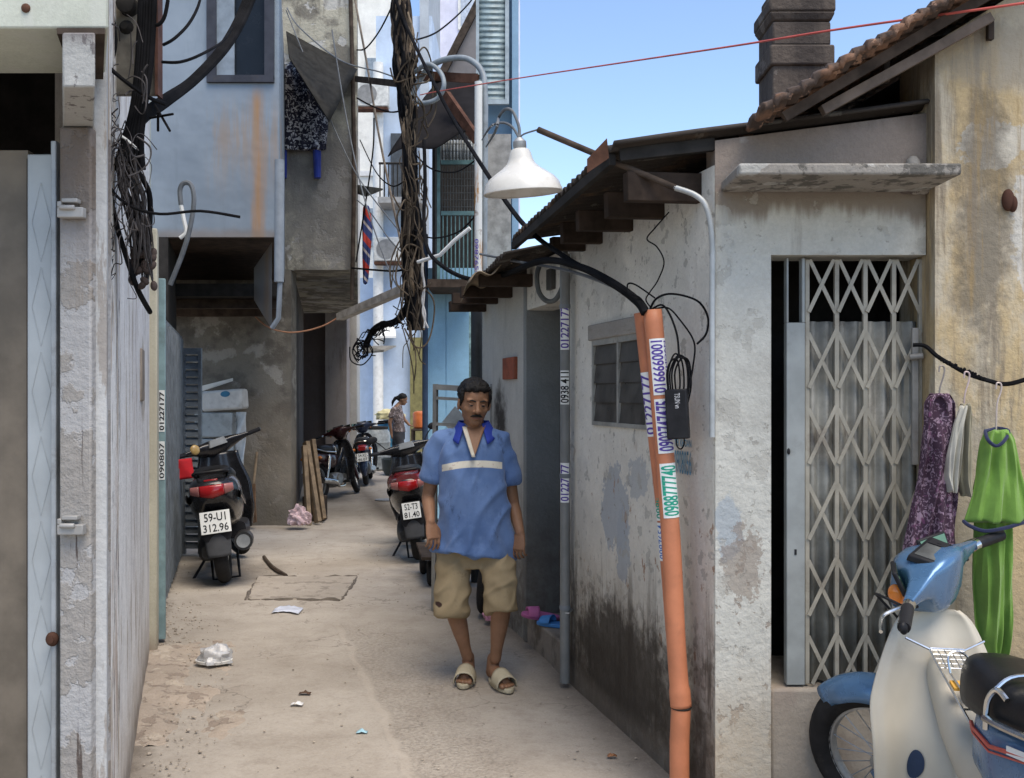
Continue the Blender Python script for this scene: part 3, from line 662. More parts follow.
# blue-grey metal clad upper room
mh = thing('metal_clad_room', 'blue-grey sheet metal upper room with rust streak overhanging the scooter', 'building', (-2.6,8.6,2.9))
m_sheet = NG('galvanised_sheet')
def _sheet():
    g = m_sheet; x, y, z = g.sep()
    c = g.mix(g.rng(g.noise(1.2,5), .3,.7), (.19,.225,.26), (.255,.295,.33))
    c = g.mix(g.rng(g.noise(5, 5, g.scale(g.pos(), (1,1,.12)), .7), .55, .75, 0, .5), c, (.15,.175,.20))
    edge = g.math('ABSOLUTE', g.math('SUBTRACT', x, (258-CX)/F*8.6))
    wob = g.math('MULTIPLY', g.noise(7, 5, g.scale(g.pos(), (1.6,1,.12)), .7), .16)
    f = g.math('MULTIPLY', g.rng(g.math('ADD', edge, wob), .05, .16, 1.0, 0.0), g.rng(z, 4.26, 4.05))
    c = g.mix(g.math('MULTIPLY', f, .85), c, (.36,.19,.07))
    f2 = g.math('MULTIPLY', g.rng(g.noise(9, 5, g.scale(g.pos(), (1.4,1,.1)), .7), .42, .62), g.math('MULTIPLY', g.rng(x, X(203,8.6), X(210,8.6)), g.rng(z, 4.25, 3.7)))
    f2 = g.math('MULTIPLY', f2, g.rng(z, 3.1, 3.9))
    c = g.mix(g.math('MULTIPLY', f2, .5), c, (.33,.20,.09))
    f3 = g.math('MULTIPLY', g.rng(g.math('ADD', z, g.math('MULTIPLY', g.noise(4,4), .12)), 2.98, 3.07, 1.0, 0.0), .6)
    c = g.mix(f3, c, (.22,.17,.13))
    g.bump(g.noise(2.2, 3), .35, .05)
    return g.out(c, .5, .25, .4)
m_sheet = _sheet()
ym = 8.6; zb = H+(HY-237)/F*ym
mb = MB(); wx0, wx1, wz = X(211,ym), X(271,ym), H+(HY-76)/F*ym
mb.box(X(120,ym), wx0, ym, ym+.05, zb, 7.8); mb.box(wx0, X(279,ym), ym, ym+.05, zb, wz); mb.box(wx1, X(279,ym), ym, ym+.05, wz, 7.8); mb.box(wx0,wx1,ym,ym+.05,wz+1.2,5.4)
mb.build('cladding', m_sheet, mh)
mb = MB(); mb.hexa([V((X(279,ym),ym,zb)),V((X(285),yc-.004,zb)),V((X(285)-.05,yc-.004,zb)),V((X(279,ym)-.05,ym+.05,zb)),V((X(279,ym),ym,5.4)),V((X(285),yc-.004,5.4)),V((X(285)-.05,yc-.004,5.4)),V((X(279,ym)-.05,ym+.05,5.4))]); mb.build('cladding', m_sheet, mh)
mb = MB(); mb.slab([(X(60,ym),ym+.05),(X(277,ym),ym+.05),(X(283),yc-.005),(-4.6,yc-.005)], zb+.01, zb+.06); mb.build('soffit', m_darkwd, mh)
wn = MB()
wn.box(wx0-.03,wx0+.05,ym-.03,ym+.02,wz-.04,wz+1.2); wn.box(wx1-.05,wx1+.03,ym-.03,ym+.02,wz-.04,wz+1.2); wn.box(wx0-.03,wx1+.03,ym-.031,ym+.021,wz-.06,wz+.0)
wn = wn.build('window', simple('window_bluegrey', (.045,.048,.06), .5, dirt=.3), mh)
mb = MB(); mb.box(wx0,wx1,ym+.03,ym+.04,wz,wz+1.2); mb.build('pane', m_glassd, wn)
mb = MB(); mb.box(wx0+.05,wx0+.2,ym-.005,ym+.02,wz,wz+1.2); mb.build('curtain', simple('pale_curtain',(.20,.24,.28),.8), wn)
mb = MB(); mb.box(-4.2, -2.95, yc-.5, yc-.4, H+.085*yc, H+.105*yc); mb.build('brown_beam', simple('orange_brown_wood', (.09,.05,.028), .8, var=.4), mh)
mb = MB(); mb.slab([(-4.2,9.6),(-2.24,9.6),(-2.80,yc-.01),(-4.2,yc-.01)], 2.50, 2.62); mb.build('added_loft_deck', m_dark, mh)  # deck added under the room to keep light out of the recess
mb = MB(); mb.bar((-4.0,9.9,2.45),(-2.32,9.9,2.45),.09,.09); mb.bar((-4.0,10.9,2.45),(-2.55,10.9,2.45),.09,.09); mb.build('loft_beam', m_darkwd, mh)
mb = MB(); mb.hexa([P(254,268,9.2),P(272,242,8.8),P(272,242,8.83),P(254,268,9.23),P(254,300,9.2),P(272,330,8.8),P(272,330,8.83),P(254,300,9.23)][:8]); mb.build('hanging_flap', m_sheet, mh)
pp = MB(); pp.tube([P(279.5,160,8.62),P(279,282,8.62)], .042, 14); pp.tube([P(280,282,8.62),P(278.5,318,8.64),P(272,328,8.66)], .022, 10); tag(pp.build('downpipe', simple('pvc_grey', (.22,.245,.27), .45, var=.12, dirt=.3)), 'short grey downpipe at the corner of the metal clad room', 'pipe')

# wall and louvred doors along the left of the recess
lw = thing('recess_doors', 'blue-grey metal doors with louvres along the dark recess behind the scooter', 'door', (-3.0,9.2,0))
m_bg = simple('bluegrey_door', (.155,.175,.19), .5, .15, var=.2, dirt=.35, dirtcol=(.07,.065,.06))
a, b = V((-2.30,6.4,0)), V((-3.22,9.75,0)); d = (b-a).normalized(); nn = V((d.y,-d.x,0))
mb = MB(); q = [a, b, b-nn*.2, a-nn*.2]; mb.slab([(p.x,p.y) for p in q], -.02, 2.12); mb.build('panel', m_bg, lw)
for k in range(12):
    pass
mb = MB()
for k in range(16): 
    p = a+d*(.3+.2*k); mb.bar(p+nn*.012+V((0,0,.05)), p+nn*.012+V((0,0,2.08)), .05, .02, up=(nn.x,nn.y,0))
mb.build('ribs', m_bg, lw)
yl = 9.62; lv = MB()
x0, x1 = X(182,yl), X(201,yl); z0, z1 = .02, H+(HY-348)/F*yl
lv.box(x0,x0+.03,yl,yl+.04,z0,z1); lv.box(x1-.03,x1,yl,yl+.04,z0,z1); lv.box(x0+.03,x1-.03,yl,yl+.04,z1-.06,z1)
for k in range(26): 
    z = z1-.1-k*.072; lv.hexa([(x0+.03,yl-.005,z-.03),(x1-.03,yl-.005,z-.03),(x1-.03,yl,z-.03),(x0+.03,yl,z-.03),(x0+.03,yl+.03,z+.03),(x1-.03,yl+.03,z+.03),(x1-.03,yl+.035,z+.03),(x0+.03,yl+.035,z+.03)])
lv.build('louvre_leaf', m_bg, lw)
mb = MB(); mb.slab([(p.x,p.y) for p in [a+d*2.25-nn*.05, b-nn*.05, b-nn*.2, a+d*2.25-nn*.2]], 2.13, 2.9); mb.build('dark_infill', m_dark, lw)  # dark sheet standing in for the unlit space above the doors

# ================================================================== far buildings
def far_mat(name, col, streak=.35): return plaster(name, col, [(tuple(c*.75 for c in col),'streak',dict(sc=1.4,t=.5,e=.2,k=streak,v=.12)), (tuple(c*.55 for c in col),'patch',dict(sc=.9,t=.62,e=.05,k=.25,bump=0))], bump=.1)
wb = thing('white_building', 'bright white sunlit building at the far end, tallest on the left', 'building', (-5.2,40,0))
mb = MB(); mb.box(-9, X(395,40), 40, 46, -.02, H+.41*40); mb.build('wall', far_mat('sunny_white', (.80,.79,.72)), wb)
mb = MB(); mb.box(-9, X(425,40), 46.1, 52, -.02, H+.37*40); mb.build('wall', far_mat('cream_rear', (.74,.68,.5)), wb)
for z in (7.5, 13.5):
    mb = MB(); mb.box(X(366,40), X(376,40), 39.9, 39.99, z, z+1.5); mb.build('window', simple('far_window',(.25,.3,.34),.3), wb)
mb = MB(); mb.box(-9, X(396,40)+.1, 39.9, 46, 10.3, 10.5); mb.build('cornice', m_white, wb)

pb = thing('pale_blue_building', 'pale blue rendered house closing the far end behind the woman', 'building', (-3,25,0))
m_pb = far_mat('pale_blue', (.50,.60,.74)); yb = 25
mb = MB(); mb.box(-6.5, X(385,yb), yb+.6, yb+4, -.02, H+.12*yb); mb.build('wall', far_mat('mid_blue', (.46,.57,.72)), pb)
mb = MB(); mb.box(X(376,yb), X(432,yb), yb, yb+4, -.02, H+(HY-16)/F*yb); mb.build('wall', m_pb, pb)
mb = MB(); mb.box(X(420,yb), X(429,yb), yb-.1, yb+3.9, -.02, H+.46*yb); mb.build('pilaster', far_mat('grey_blue', (.42,.46,.50)), pb)
mb = MB(); mb.tube([(X(379,yb),yb-.15,0),(X(379,yb),yb-.15,H+.33*yb)], .13, 12); mb.build('drain_pipe', m_white, pb)
mb = MB(); mb.hexa([P(380,338,24.5),P(396,338,24.5),P(396,330,25),P(380,330,25),P(380,336,24.5),P(396,336,24.5),P(394,326,25),P(382,326,25)]); mb.build('canopy', m_white, pb)
mb = MB(); mb.box(X(411,yb)-.0, X(424,yb), yb-.25, yb-.05, -.02, H+(HY-338)/F*yb); mb.build('yellow_post', simple('mustard_paint',(.19,.17,.07),.7,var=.2,dirt=.4), pb)

lb = thing('lilac_building', 'lavender white building with a small window behind the hanging cables', 'building', (-1.2,34,0))
yv = 34; m_lv = far_mat('lavender', (.66,.67,.80))
mb = MB(); mb.box(X(428,yv), X(520,yv), yv, yv+5, -.02, H+.45*yv); mb.build('wall', m_lv, lb)
mb = MB(); mb.box(X(428,yv), X(439,yv), yv-.25, yv-.02, -.02, H+.45*yv); mb.build('white_column', m_white, lb)
w = MB(); w.box(X(458,yv),X(476,yv),yv-.06,yv-.01,H+(HY-30)/F*yv,H+.44*yv); w = w.build('window', m_white, lb)
mb = MB(); mb.box(X(461,yv),X(474,yv),yv-.08,yv-.061,H+(HY-26)/F*yv,H+.43*yv); mb.build('pane', simple('pale_pane',(.45,.5,.58),.25), w)

bb = thing('blue_building', 'bright sky blue house with louvred shutter panel, right of the hanging cables', 'building', (-.8,12,0))
yk = 12; m_blue = far_mat('sky_blue', (.30,.52,.68), .15)
mb = MB(); mb.box(X(427,yk), X(446,yk)-.004, yk, yk+3, -.02, H+(HY-268)/F*yk); mb.box(X(446,yk)+.004, .6, yk, yk+3, -.02, H+(HY-268)/F*yk); mb.box(X(446,yk)-.004, X(446,yk)+.004, yk+.012, yk+3, -.02, H+(HY-268)/F*yk); mb.build('wall', m_blue, bb)
mb = MB(); mb.box(X(512,13.2), X(518.5,13.2), 13.0, 16, 2.5, H+.46*13.2); mb.box(X(486,13.2), X(512,13.2), 13.25, 16, 2.5, H+.46*13.2); mb.build('wall', far_mat('steel_blue',(.24,.38,.52),.3), bb)
sh = MB(); ys = 12.9
sx0, sx1, sz0, sz1 = X(476,ys), X(509,ys), H+(HY-104)/F*ys, H+.47*ys
sh.box(sx0,sx0+.04,ys,ys+.06,sz0,sz1); sh.box(sx1-.05,sx1,ys,ys+.06,sz0,sz1); sh.box(sx0+.04,sx1-.05,ys,ys+.06,sz0,sz0+.06)
sh = sh.build('shutter_panel', simple('shutter_frame',(.34,.40,.43),.5,dirt=.25), bb)
mb = MB(); n = 30
mb.grid(lambda u, v: V((lerp(sx0+.04,sx1-.05,u), ys+.02+.03*((v*n)%1.0), lerp(sz0+.06,sz1,v))), 2, n*4); mb.build('slats', simple('slat_green_grey',(.28,.35,.36),.5,var=.25,dirt=.35), sh, solid=.004)
mb = MB(); mb.box(X(486,ys), X(511,ys), ys-.1, ys-.06, H+.10*ys, H+(HY-136)/F*ys); mb.build('grey_sheet', simple('grey_sheet',(.27,.265,.25),.6,var=.25,dirt=.45), bb)
mb = MB(); mb.tube([(X(425.5,11.9),11.85,-.01),(X(425.5,11.9),11.85,H+.16*11.9)], .035, 10); mb.build('drain_pipe', simple('dark_blue_pipe',(.04,.06,.10),.5), bb)

# balcony cage and black awning in front of the blue house
bc = thing('balcony_cage', 'dark caged balcony with green rails under a torn black awning', 'balcony', (-.6,11.2,2.8))
yq = 11.3; m_grail = simple('green_blue_rail', (.11,.2,.2), .5, var=.25, dirt=.4)
mb = MB(); mb.box(X(428,yq), X(476,yq), yq-.1, 13.0, H+(HY-288)/F*yq, H+(HY-280)/F*yq); mb.build('floor_slab', m_darkwd, bc)
mb = MB()
for px in (437, 440): mb.box(X(437,yq),X(440,yq),yq,yq+.04,H+.115*yq,H+(HY-92)/F*yq); break
for py in (162,213): mb.box(X(441,yq),X(474,yq),yq,yq+.03,H+(HY-py-2)/F*yq,H+(HY-py+2)/F*yq)
mb.build('rail_frame', m_grail, bc)
mb = MB()
for k in range(8): 
    px = 443+4.1*k; mb.tube([P(px,214,yq+.02),P(px,281,yq+.02)], .008, 6)
mb.build('balusters', m_grail, bc)
mb = MB()
for k in range(12): mb.tube([P(442+2.8*k,100,yq+.06),P(442+2.8*k,212,yq+.06)], .004, 4)
for k in range(16): mb.tube([P(442,102+7*k,yq+.06),P(474,102+7*k,yq+.06)], .004, 4)
mb.build('wire_mesh', simple('mesh_dark',(.08,.085,.085),.6), bc)
mb = MB(); mb.box(X(430,yq), X(478,yq), yq+1.2, yq+1.3, H+.11*yq, H+.33*yq); mb.box(X(430,yq),X(433,yq),yq+.3,yq+1.2,H+.11*yq,H+.3*yq); mb.build('panel', m_dark, bc)
mb = MB()
pts = [P(440,74,11.6),P(477,76,11.6),P(478,132,10.7),P(388,157,10.7)]
mb.grid(lambda u, v: pts[0].lerp(pts[1],u).lerp(pts[3].lerp(pts[2],u),v)+V((0,0,.05*math.sin(u*9)*v+.04*NZ.noise(V((u*4,v*4,2))))), 20, 12)
mb.build('awning', simple('black_awning',(.012,.011,.012),.85,var=.3,bump=.2), bc, solid=.01)
mb = MB(); mb.bar(P(418,77,11.5), P(478,78,11.5), .05, .09); mb.build('black_beam', m_darkwd, bc)
mb = MB(); mb.bar(P(446,95,11.0), P(477,140,10.6), .06, .1); mb.build('rust_brace', m_rust, bc)
mb = MB(); mb.grid(lambda u,v: P(lerp(441,474,u),lerp(140,160,v),yq+.5)+V((0,.02*math.sin(u*60),0)), 60, 1); mb.build('corrugated_fence', simple('pale_corrugated',(.40,.42,.42),.6,dirt=.3), bc, solid=.005)
gb = thing('gable_house', 'grey sloping gable wall rising behind the caged balcony', 'house', (-.9,17,0))
mb = MB(); mb.prism([(440,80),(476,12),(500,-40),(500,520),(440,520)], lambda a_,b_: P(a_,b_,17), lambda a_,b_: P(a_,b_,17)+V((0,.4,0)))
mb.build('gable_wall', far_mat('dark_gable',(.22,.205,.20)), gb)
mb = MB(); mb.bar(P(437,84,16.95), P(502,-44,16.95), .12, .1, up=(0,1,0)); mb.build('roof_edge', m_darkwd, gb)

# clutter on the far facades
def ac(loc, lab):
    t = thing('air_conditioner', lab, 'air conditioner', loc); x_, y_, z_0 = loc
    mb = MB(); mb.box(x_-.42,x_+.42,y_-.15,y_+.15,z_0,z_0+.6); mb.build('case', simple('ac_case',(.55,.55,.52),.5,dirt=.3), t, bevel=.03)
    mb = MB(); mb.lathe([(.0,0),(.24,0),(.24,.012),(0,.012)],24,MT.Translation((x_-.1,y_-.15,z_0+.3))@MT.Rotation(R(90),4,'X'),cap=False); mb.build('fan_guard', simple('fan_grey',(.22,.22,.215),.6), t)
    mb = MB(); mb.bar((x_-.4,y_,z_0-.04),(x_+.4,y_,z_0-.04),.3,.06); mb.build('bracket', m_rust, t)
ac(tuple(P(372,108,24.6)), 'air conditioner unit on the sunlit wall left of the hanging cables')
ac(tuple(P(391,262,24.6)), 'air conditioner unit low on the pale blue house')
far_ = thing('balcony', 'small grey railed balcony on the pale blue house', 'balcony', P(402,205,24.3))
mb = MB(); p_ = P(402,205,24.3); mb.box(p_.x-.55,p_.x+.5,24.0,24.98,p_.z,p_.z+.14); mb.build('slab', simple('balcony_slab',(.30,.30,.29),.8,dirt=.4), far_)
mb = MB()
for k in range(10): mb.tube([(p_.x-.5+.105*k,24.03,p_.z+.14),(p_.x-.5+.105*k,24.03,p_.z+.95)], .018, 5)
mb.tube([(p_.x-.53,24.03,p_.z+.95),(p_.x+.48,24.03,p_.z+.95)], .03, 6); mb.build('railing', m_dark, far_)
mb = MB(); mb.box(p_.x-.35,p_.x+.3,24.9,24.99,p_.z+.16,p_.z+1.9); mb.build('door', simple('far_door',(.07,.08,.09),.5), far_)
# ================================================================== cables and poles
def wire(name, pts, r, mat, label, cat='cable', n=6, sub=8, group=None, px=True):
    """pts: (column, row, depth) triples"""
    q = smoothpath([P(*p) for p in pts] if px else pts, sub)
    mb = MB(); mb.tube(q, r, n); return tag(mb.build(name, mat), label, cat, group)

# central trunk of hanging cables
ct = thing('cable_bundle', 'thick brown bundle of cables hanging in the middle of the lane', 'cables', (-.98,9.5,2.1))
tr = [(396,-60,9.5),(399,-20,9.5),(401,10,9.5),(403,35,9.5),(405,60,9.5),(407,85,9.5),(408,110,9.5),(409,135,9.5),(410,160,9.5),(411,190,9.5),(411,215,9.5),(412,245,9.5),(413,275,9.5),(414,305,9.5),(416,330,9.5)]
rnd = random.Random(3)
for mname, mt, cnt in (('brown_cables', simple('brown_cable',(.050,.038,.028),.8,var=.6), 17), ('black_cables', m_black, 38), ('tan_cables', simple('tan_wire',(.19,.14,.09),.75,var=.5), 7)):
    mb = MB()
    for k in range(cnt):
        a = rnd.random()*6.28; pts = []
        for (px, py, Y) in tr:
            a += rnd.uniform(-1.3, 1.3); rad = 9.2*math.sqrt(rnd.random())*(1.0+.25*math.sin(py*.03))
            pts.append(P(px+rad*math.cos(a), py, Y+rad*math.sin(a)*.008))
        mb.tube(smoothpath(pts, 4), rnd.uniform(.010,.021), 5)
    mb.build(mname, mt, ct)
mb = MB()
for k in range(24):
    cx_, cy_ = 410+rnd.uniform(-6,14), rnd.uniform(60,320); w_, h_ = rnd.uniform(6,20), rnd.uniform(10,36); a0_ = rnd.uniform(0,6)
    mb.tube(smoothpath([P(cx_+w_*math.cos(a0_+t)+rnd.uniform(-3,3), cy_+h_*math.sin(a0_+t)+rnd.uniform(-5,5), 9.3+.1*math.sin(t+k)) for t in [i*.8 for i in range(rnd.randrange(3,7))]],5), .008, 5)
for k in range(38):
    x_, y_ = 411+rnd.uniform(-10,10), rnd.uniform(20,330); pts = [(x_,y_,9.3)]
    for j in range(4): x_ += rnd.uniform(-5,6); y_ += rnd.uniform(4,20); pts.append((x_,y_,9.3+rnd.uniform(-.06,.06)))
    mb.tube(smoothpath([P(*p) for p in pts],6), .0055, 4)
mb.build('stray_wires', simple('stray_wire',(.085,.065,.045),.8,var=.5), ct)
mb = MB()
for k in range(2):
    pts = [(424+rnd.uniform(-3,3), 258+14*j, 9.25) for j in range(6)]; pts = [(a_+rnd.uniform(-3,3),b_,c_) for a_,b_,c_ in pts]; mb.tube(smoothpath([P(*p) for p in pts],4), .009, 5)
mb.build('pale_cables', simple('pale_cable',(.5,.48,.45),.5,var=.3), ct)
wire('conduit_hose', [(424,140,9.2),(425,180,9.1),(424,220,9.0),(428,250,8.6),(445,268,8),(470,279,7.2),(500,276,6.2),(541,261,5.0),(577,266,4.4),(609,281,4.0),(636,300,3.82),(645,313,3.78)], .017, m_black, 'thick grey black hose looping from the trunk down to the orange pipe', n=8)
wire('power_cable', [(380,-40,9.3),(409,32,9.0),(441,97,8),(470,147,7),(519,219,5.6),(565,257,4.7),(608,280,4.1),(640,305,3.8)], .014, m_black, 'straight black cable running diagonally past the lamp to the orange pipe')
wire('power_cable', [(480,254,6.5),(520,262,5.6),(565,270,4.9),(612,286,4.1),(644,308,3.79)], .008, m_wiregr, 'thin dark cable under the thick hose along the eaves')
# garland of wires to the lower left, plank, thin wires left of the trunk
cg = thing('cable_garland', 'ragged black garland of wires sagging left from the bottom of the trunk', 'cables', P(388,320,9.7))
mb = MB(); base = [(412,296,9.5),(404,312,9.6),(395,322,9.8),(382,325,10),(372,332,10.2),(366,345,10.4)]
for k in range(12): mb.tube(smoothpath([P(a_+rnd.uniform(-2.2,2.2),b_+rnd.uniform(-2.5,2.5),c_) for a_,b_,c_ in base],4), .016, 5)
mb.build('bundle', m_black, cg)
mb = MB()
for k in range(46):
    b_ = base[rnd.randrange(6)]; x_, y_ = b_[0]+rnd.uniform(-3,3), b_[1]; pts = [(x_,y_,b_[2])]
    for j in range(3): x_ += rnd.uniform(-6,6); y_ += rnd.uniform(-3,8); pts.append((x_,y_,b_[2]+rnd.uniform(-.08,.08)))
    mb.tube(smoothpath([P(*p) for p in pts],3), .006, 4)
for k in range(8):
    r_ = rnd.uniform(4,11); a0_ = rnd.uniform(0,6); mb.tube(smoothpath([P(361+r_*math.cos(a0_+t)+rnd.uniform(-3,3), 350+r_*1.4*math.sin(a0_+t)+rnd.uniform(-4,4), 10.3+.05*math.sin(t+k)) for t in [i*.8 for i in range(rnd.randrange(4,8))]],4), .007, 5)
mb.build('frayed_wires', m_black, cg)
mb = MB(); mb.bar(P(414,285,9.55), P(340,317,10.8), .09, .075); tag(mb.build('plank', simple('grey_plank',(.36,.335,.30),.75,var=.3,bump=.3)), 'grey wooden plank slanting out from the cable trunk to the left', 'plank')
wire('orange_wire', [(340,316,10.8),(325,325,10.8),(305,331,10.8),(285,332,10.8),(265,325,10.9),(243,304,11.3)], .009, simple('orange_brown_wire',(.34,.17,.10),.6), 'thin orange brown wire sagging in front of the passage mouth', 'wire')
wire('red_wire', [(420,95,9),(440,91,8.4),(520,78,6.9),(620,63,5.4),(740,45,4.3),(840,29,3.8),(1024,3,3.3),(1180,-22,3.0)], .0045, simple('red_wire_paint',(.50,.10,.08),.5), 'long taut red wire crossing the sky to the tiled roof', 'wire')
for pts, r, mt, lab in (
    ([(332,30,11),(345,110,10.9),(362,190,10.6),(385,260,10.2),(404,300,9.6)], .008, m_wiregr, 'thin grey wire hanging diagonally in front of the pale blue house'),
    ([(355,0,11.5),(368,70,11.2),(378,130,10.9),(392,200,10.4),(405,262,9.7)], .014, m_wirebr, 'brown wire slanting down from the concrete house to the trunk'),
    ([(374,118,11),(373,150,11),(366,200,11.2),(356,262,11.6)], .009, m_black, 'black wire hanging in front of the striped cloth'),
    ([(287,8,11.6),(300,28,11.4),(340,60,11),(380,72,10.4),(402,80,9.7)], .008, m_wiregr, 'thin grey wire from the upper wall to the top of the trunk'),
    ([(286,10,11.6),(310,70,11.5),(335,130,11.3),(360,180,11),(400,232,9.8)], .007, m_wiregr, 'thin grey wire starting above the awning flap, lower of two'),
    ([(352,268,11.5),(375,270,11),(395,271,10.3),(410,268,9.6)], .012, m_black, 'short level black wire left of the trunk'),
    ([(357,200,11.5),(370,212,11.2),(390,240,10.5),(408,258,9.6)], .007, m_wiregr, 'short grey wire below the small tin canopy')):
    wire('wire', pts, r, mt, lab, 'wire')
for pts, r, lab in (
    ([(357,98,11.6),(372,106,11),(390,112,10.2),(404,110,9.6)], .009, 'black wire entering the cable bundle from the air conditioner side'),
    ([(412,150,9.4),(430,168,9.2),(455,172,9.1),(476,160,9.0)], .008, 'slack black wire between the cable bundle and the steel pole, upper one'),
    ([(414,230,9.4),(432,238,9.2),(458,232,9.1),(476,215,9.0)], .008, 'slack black wire between the cable bundle and the steel pole, lower one'),
    ([(395,0,9.6),(380,30,10.4),(366,48,11.2),(357,50,11.7)], .009, 'black wire from the bundle top to the concrete house edge'),
    ([(406,180,9.5),(392,186,10),(376,172,11),(360,140,11.6)], .007, 'black wire looping left from the middle of the bundle'),
    ([(416,40,9.4),(440,30,10.5),(470,2,12),(490,-30,13)], .009, 'black wire rising right from the bundle to the shutter panel')):
    wire('wire', pts, r, m_black, lab, 'wire')
mb = MB(); mb.bar(P(356,79,11.8), P(400,84,10.0), .03, .07); tag(mb.build('steel_bar', m_darkwd), 'dark steel bar from the concrete house to the cable trunk', 'bar')
mb = MB(); mb.bar(P(418,75,9.6), P(478,79,9.1), .03, .08); tag(mb.build('cross_arm', m_rust), 'rusty cross arm between the cable trunk and the white pole', 'bar')

# rusty white pole with conduits
wp = thing('steel_pole', 'white steel pole streaked with rust at the end of the low roof', 'pole', P(478,395+H*1000/9.0,9.0))
def polemat():
    g = NG('rusty_white_steel'); x, y, z = g.sep()
    n = g.noise(5, 5, g.scale(g.pos(), (2,2,.35)), .7)
    f = g.math('MULTIPLY', g.rng(n, .48, .56), g.rng(z, 3.7, 3.35))
    c = g.mix(f, (.62,.62,.58), (.40,.20,.06)); c = g.mix(g.rng(g.noise(9,5),.6,.7,0,.8), c, (.16,.1,.06))
    g.bump(g.noise(20,4),.3,.01); return g.out(c,.6,.1,.3)
m_pole = polemat()
mb = MB(); mb.tube([P(478,395+H*1000/9.0,9.0), P(478.5,82,9.0)], .036, 14); mb.build('post', m_pole, wp)
mb = MB(); mb.text('0987654', lambda u, v: V((lerp(-.335,-.300,v), 8.962, lerp(2.62,2.95,1-u)))); mb.build('number', simple('purple_ink',(.09,.06,.28),.6), wp)
mb = MB(); mb.tube(smoothpath([P(484,280,9.05),P(485,150,9.05),P(485,95,9.05),P(482,72,9.1),P(470,60,9.15),P(455,58,9.2),P(438,62,9.3),P(425,72,9.4),P(412,95,9.45)],6), .028, 10)
mb.tube(smoothpath([P(415,72,9.4),P(428,64,9.3),P(440,72,9.25),P(444,85,9.2),P(438,98,9.25),P(425,103,9.3),P(414,101,9.4)],6), .022, 10); mb.build('bent_conduit', simple('conduit_grey',(.22,.25,.27),.5,dirt=.3), wp)
mb = MB(); mb.tube([P(418,262,9.2),P(440,255,9.0),P(455,240,8.95),P(470,228,8.9)], .018, 8); tag(mb.build('white_pipe', m_white), 'white plastic pipe elbow beside the bottom of the trunk', 'pipe')

# wall lamp: bent tube arm from the house corner, enamel shade
ar = thing('lamp_arm', 'bent steel tube bracket rising from the wall conduit to the lamp', 'bracket', (.736,3.68,1.38))
mb = MB(); mb.tube(smoothpath([(.735,3.672,1.395),(.735,3.672,1.9),(.734,3.668,2.12),(.715,3.67,2.235),(.675,3.68,2.285),(.60,3.70,2.318)],6), .0105, 10); mb.build('conduit', simple('conduit_pale',(.40,.42,.42),.45,.2,dirt=.3), ar)
mb = MB(); mb.tube([(.605,3.70,2.316),(.1,3.85,2.572)], .012, 10); mb.build('rod', m_darkwd, ar)
lp = thing('wall_lamp', 'white enamel street lamp shade with a compact bulb hanging over the low roof', 'lamp', (.045,3.9,2.28))
tilt = MT.Translation(V((.043,3.9,2.335))) @ MT.Rotation(R(-4),4,'Y') @ MT.Rotation(R(5),4,'X')
mb = MB(); prof = [(.153,0),(.156,.004),(.154,.014),(.150,.022),(.145,.040),(.126,.062),(.098,.082),(.074,.098),(.056,.115),(.047,.135),(.042,.155),(.036,.168),(.02,.176)]
mb.lathe(prof, 40, tilt, cap=False); mb.build('shade', simple('enamel_white', (.60,.59,.55), .3, var=.06, dirt=.35, dirtcol=(.3,.24,.17)), lp, solid=-.002)
mb = MB(); mb.lathe([(.022,.170),(.026,.178),(.026,.20),(.012,.215)], 16, tilt); mb.build('cap', m_steel, lp)
mb = MB()
for dx in (-.014,.0,.014): mb.tube([tilt@V((dx,-.01,.12)),tilt@V((dx,-.01,.035))], .0065, 8)
mb.build('bulb', simple('bulb_glass',(.75,.75,.74),.2,var=.03), lp)
mb = MB(); c0 = tilt@V((0,0,.212))
mb.tube(smoothpath([c0,P(519,127,3.9),P(513,112,3.92),P(506,109,3.95),P(499,117,4.1),P(495,132,4.3),P(486,147,8.9)],6), .006, 8)
mb.tube(smoothpath([c0,P(513,128,3.9),P(505,123,3.92),P(495,124,4.0),P(488,130,4.5),P(482,140,8.9)],6), .005, 8)
mb.tube(smoothpath([c0,P(524,134,3.87),V((.1,3.85,2.572))],4), .0035, 6); mb.build('hanger_wires', m_wiregr, lp)

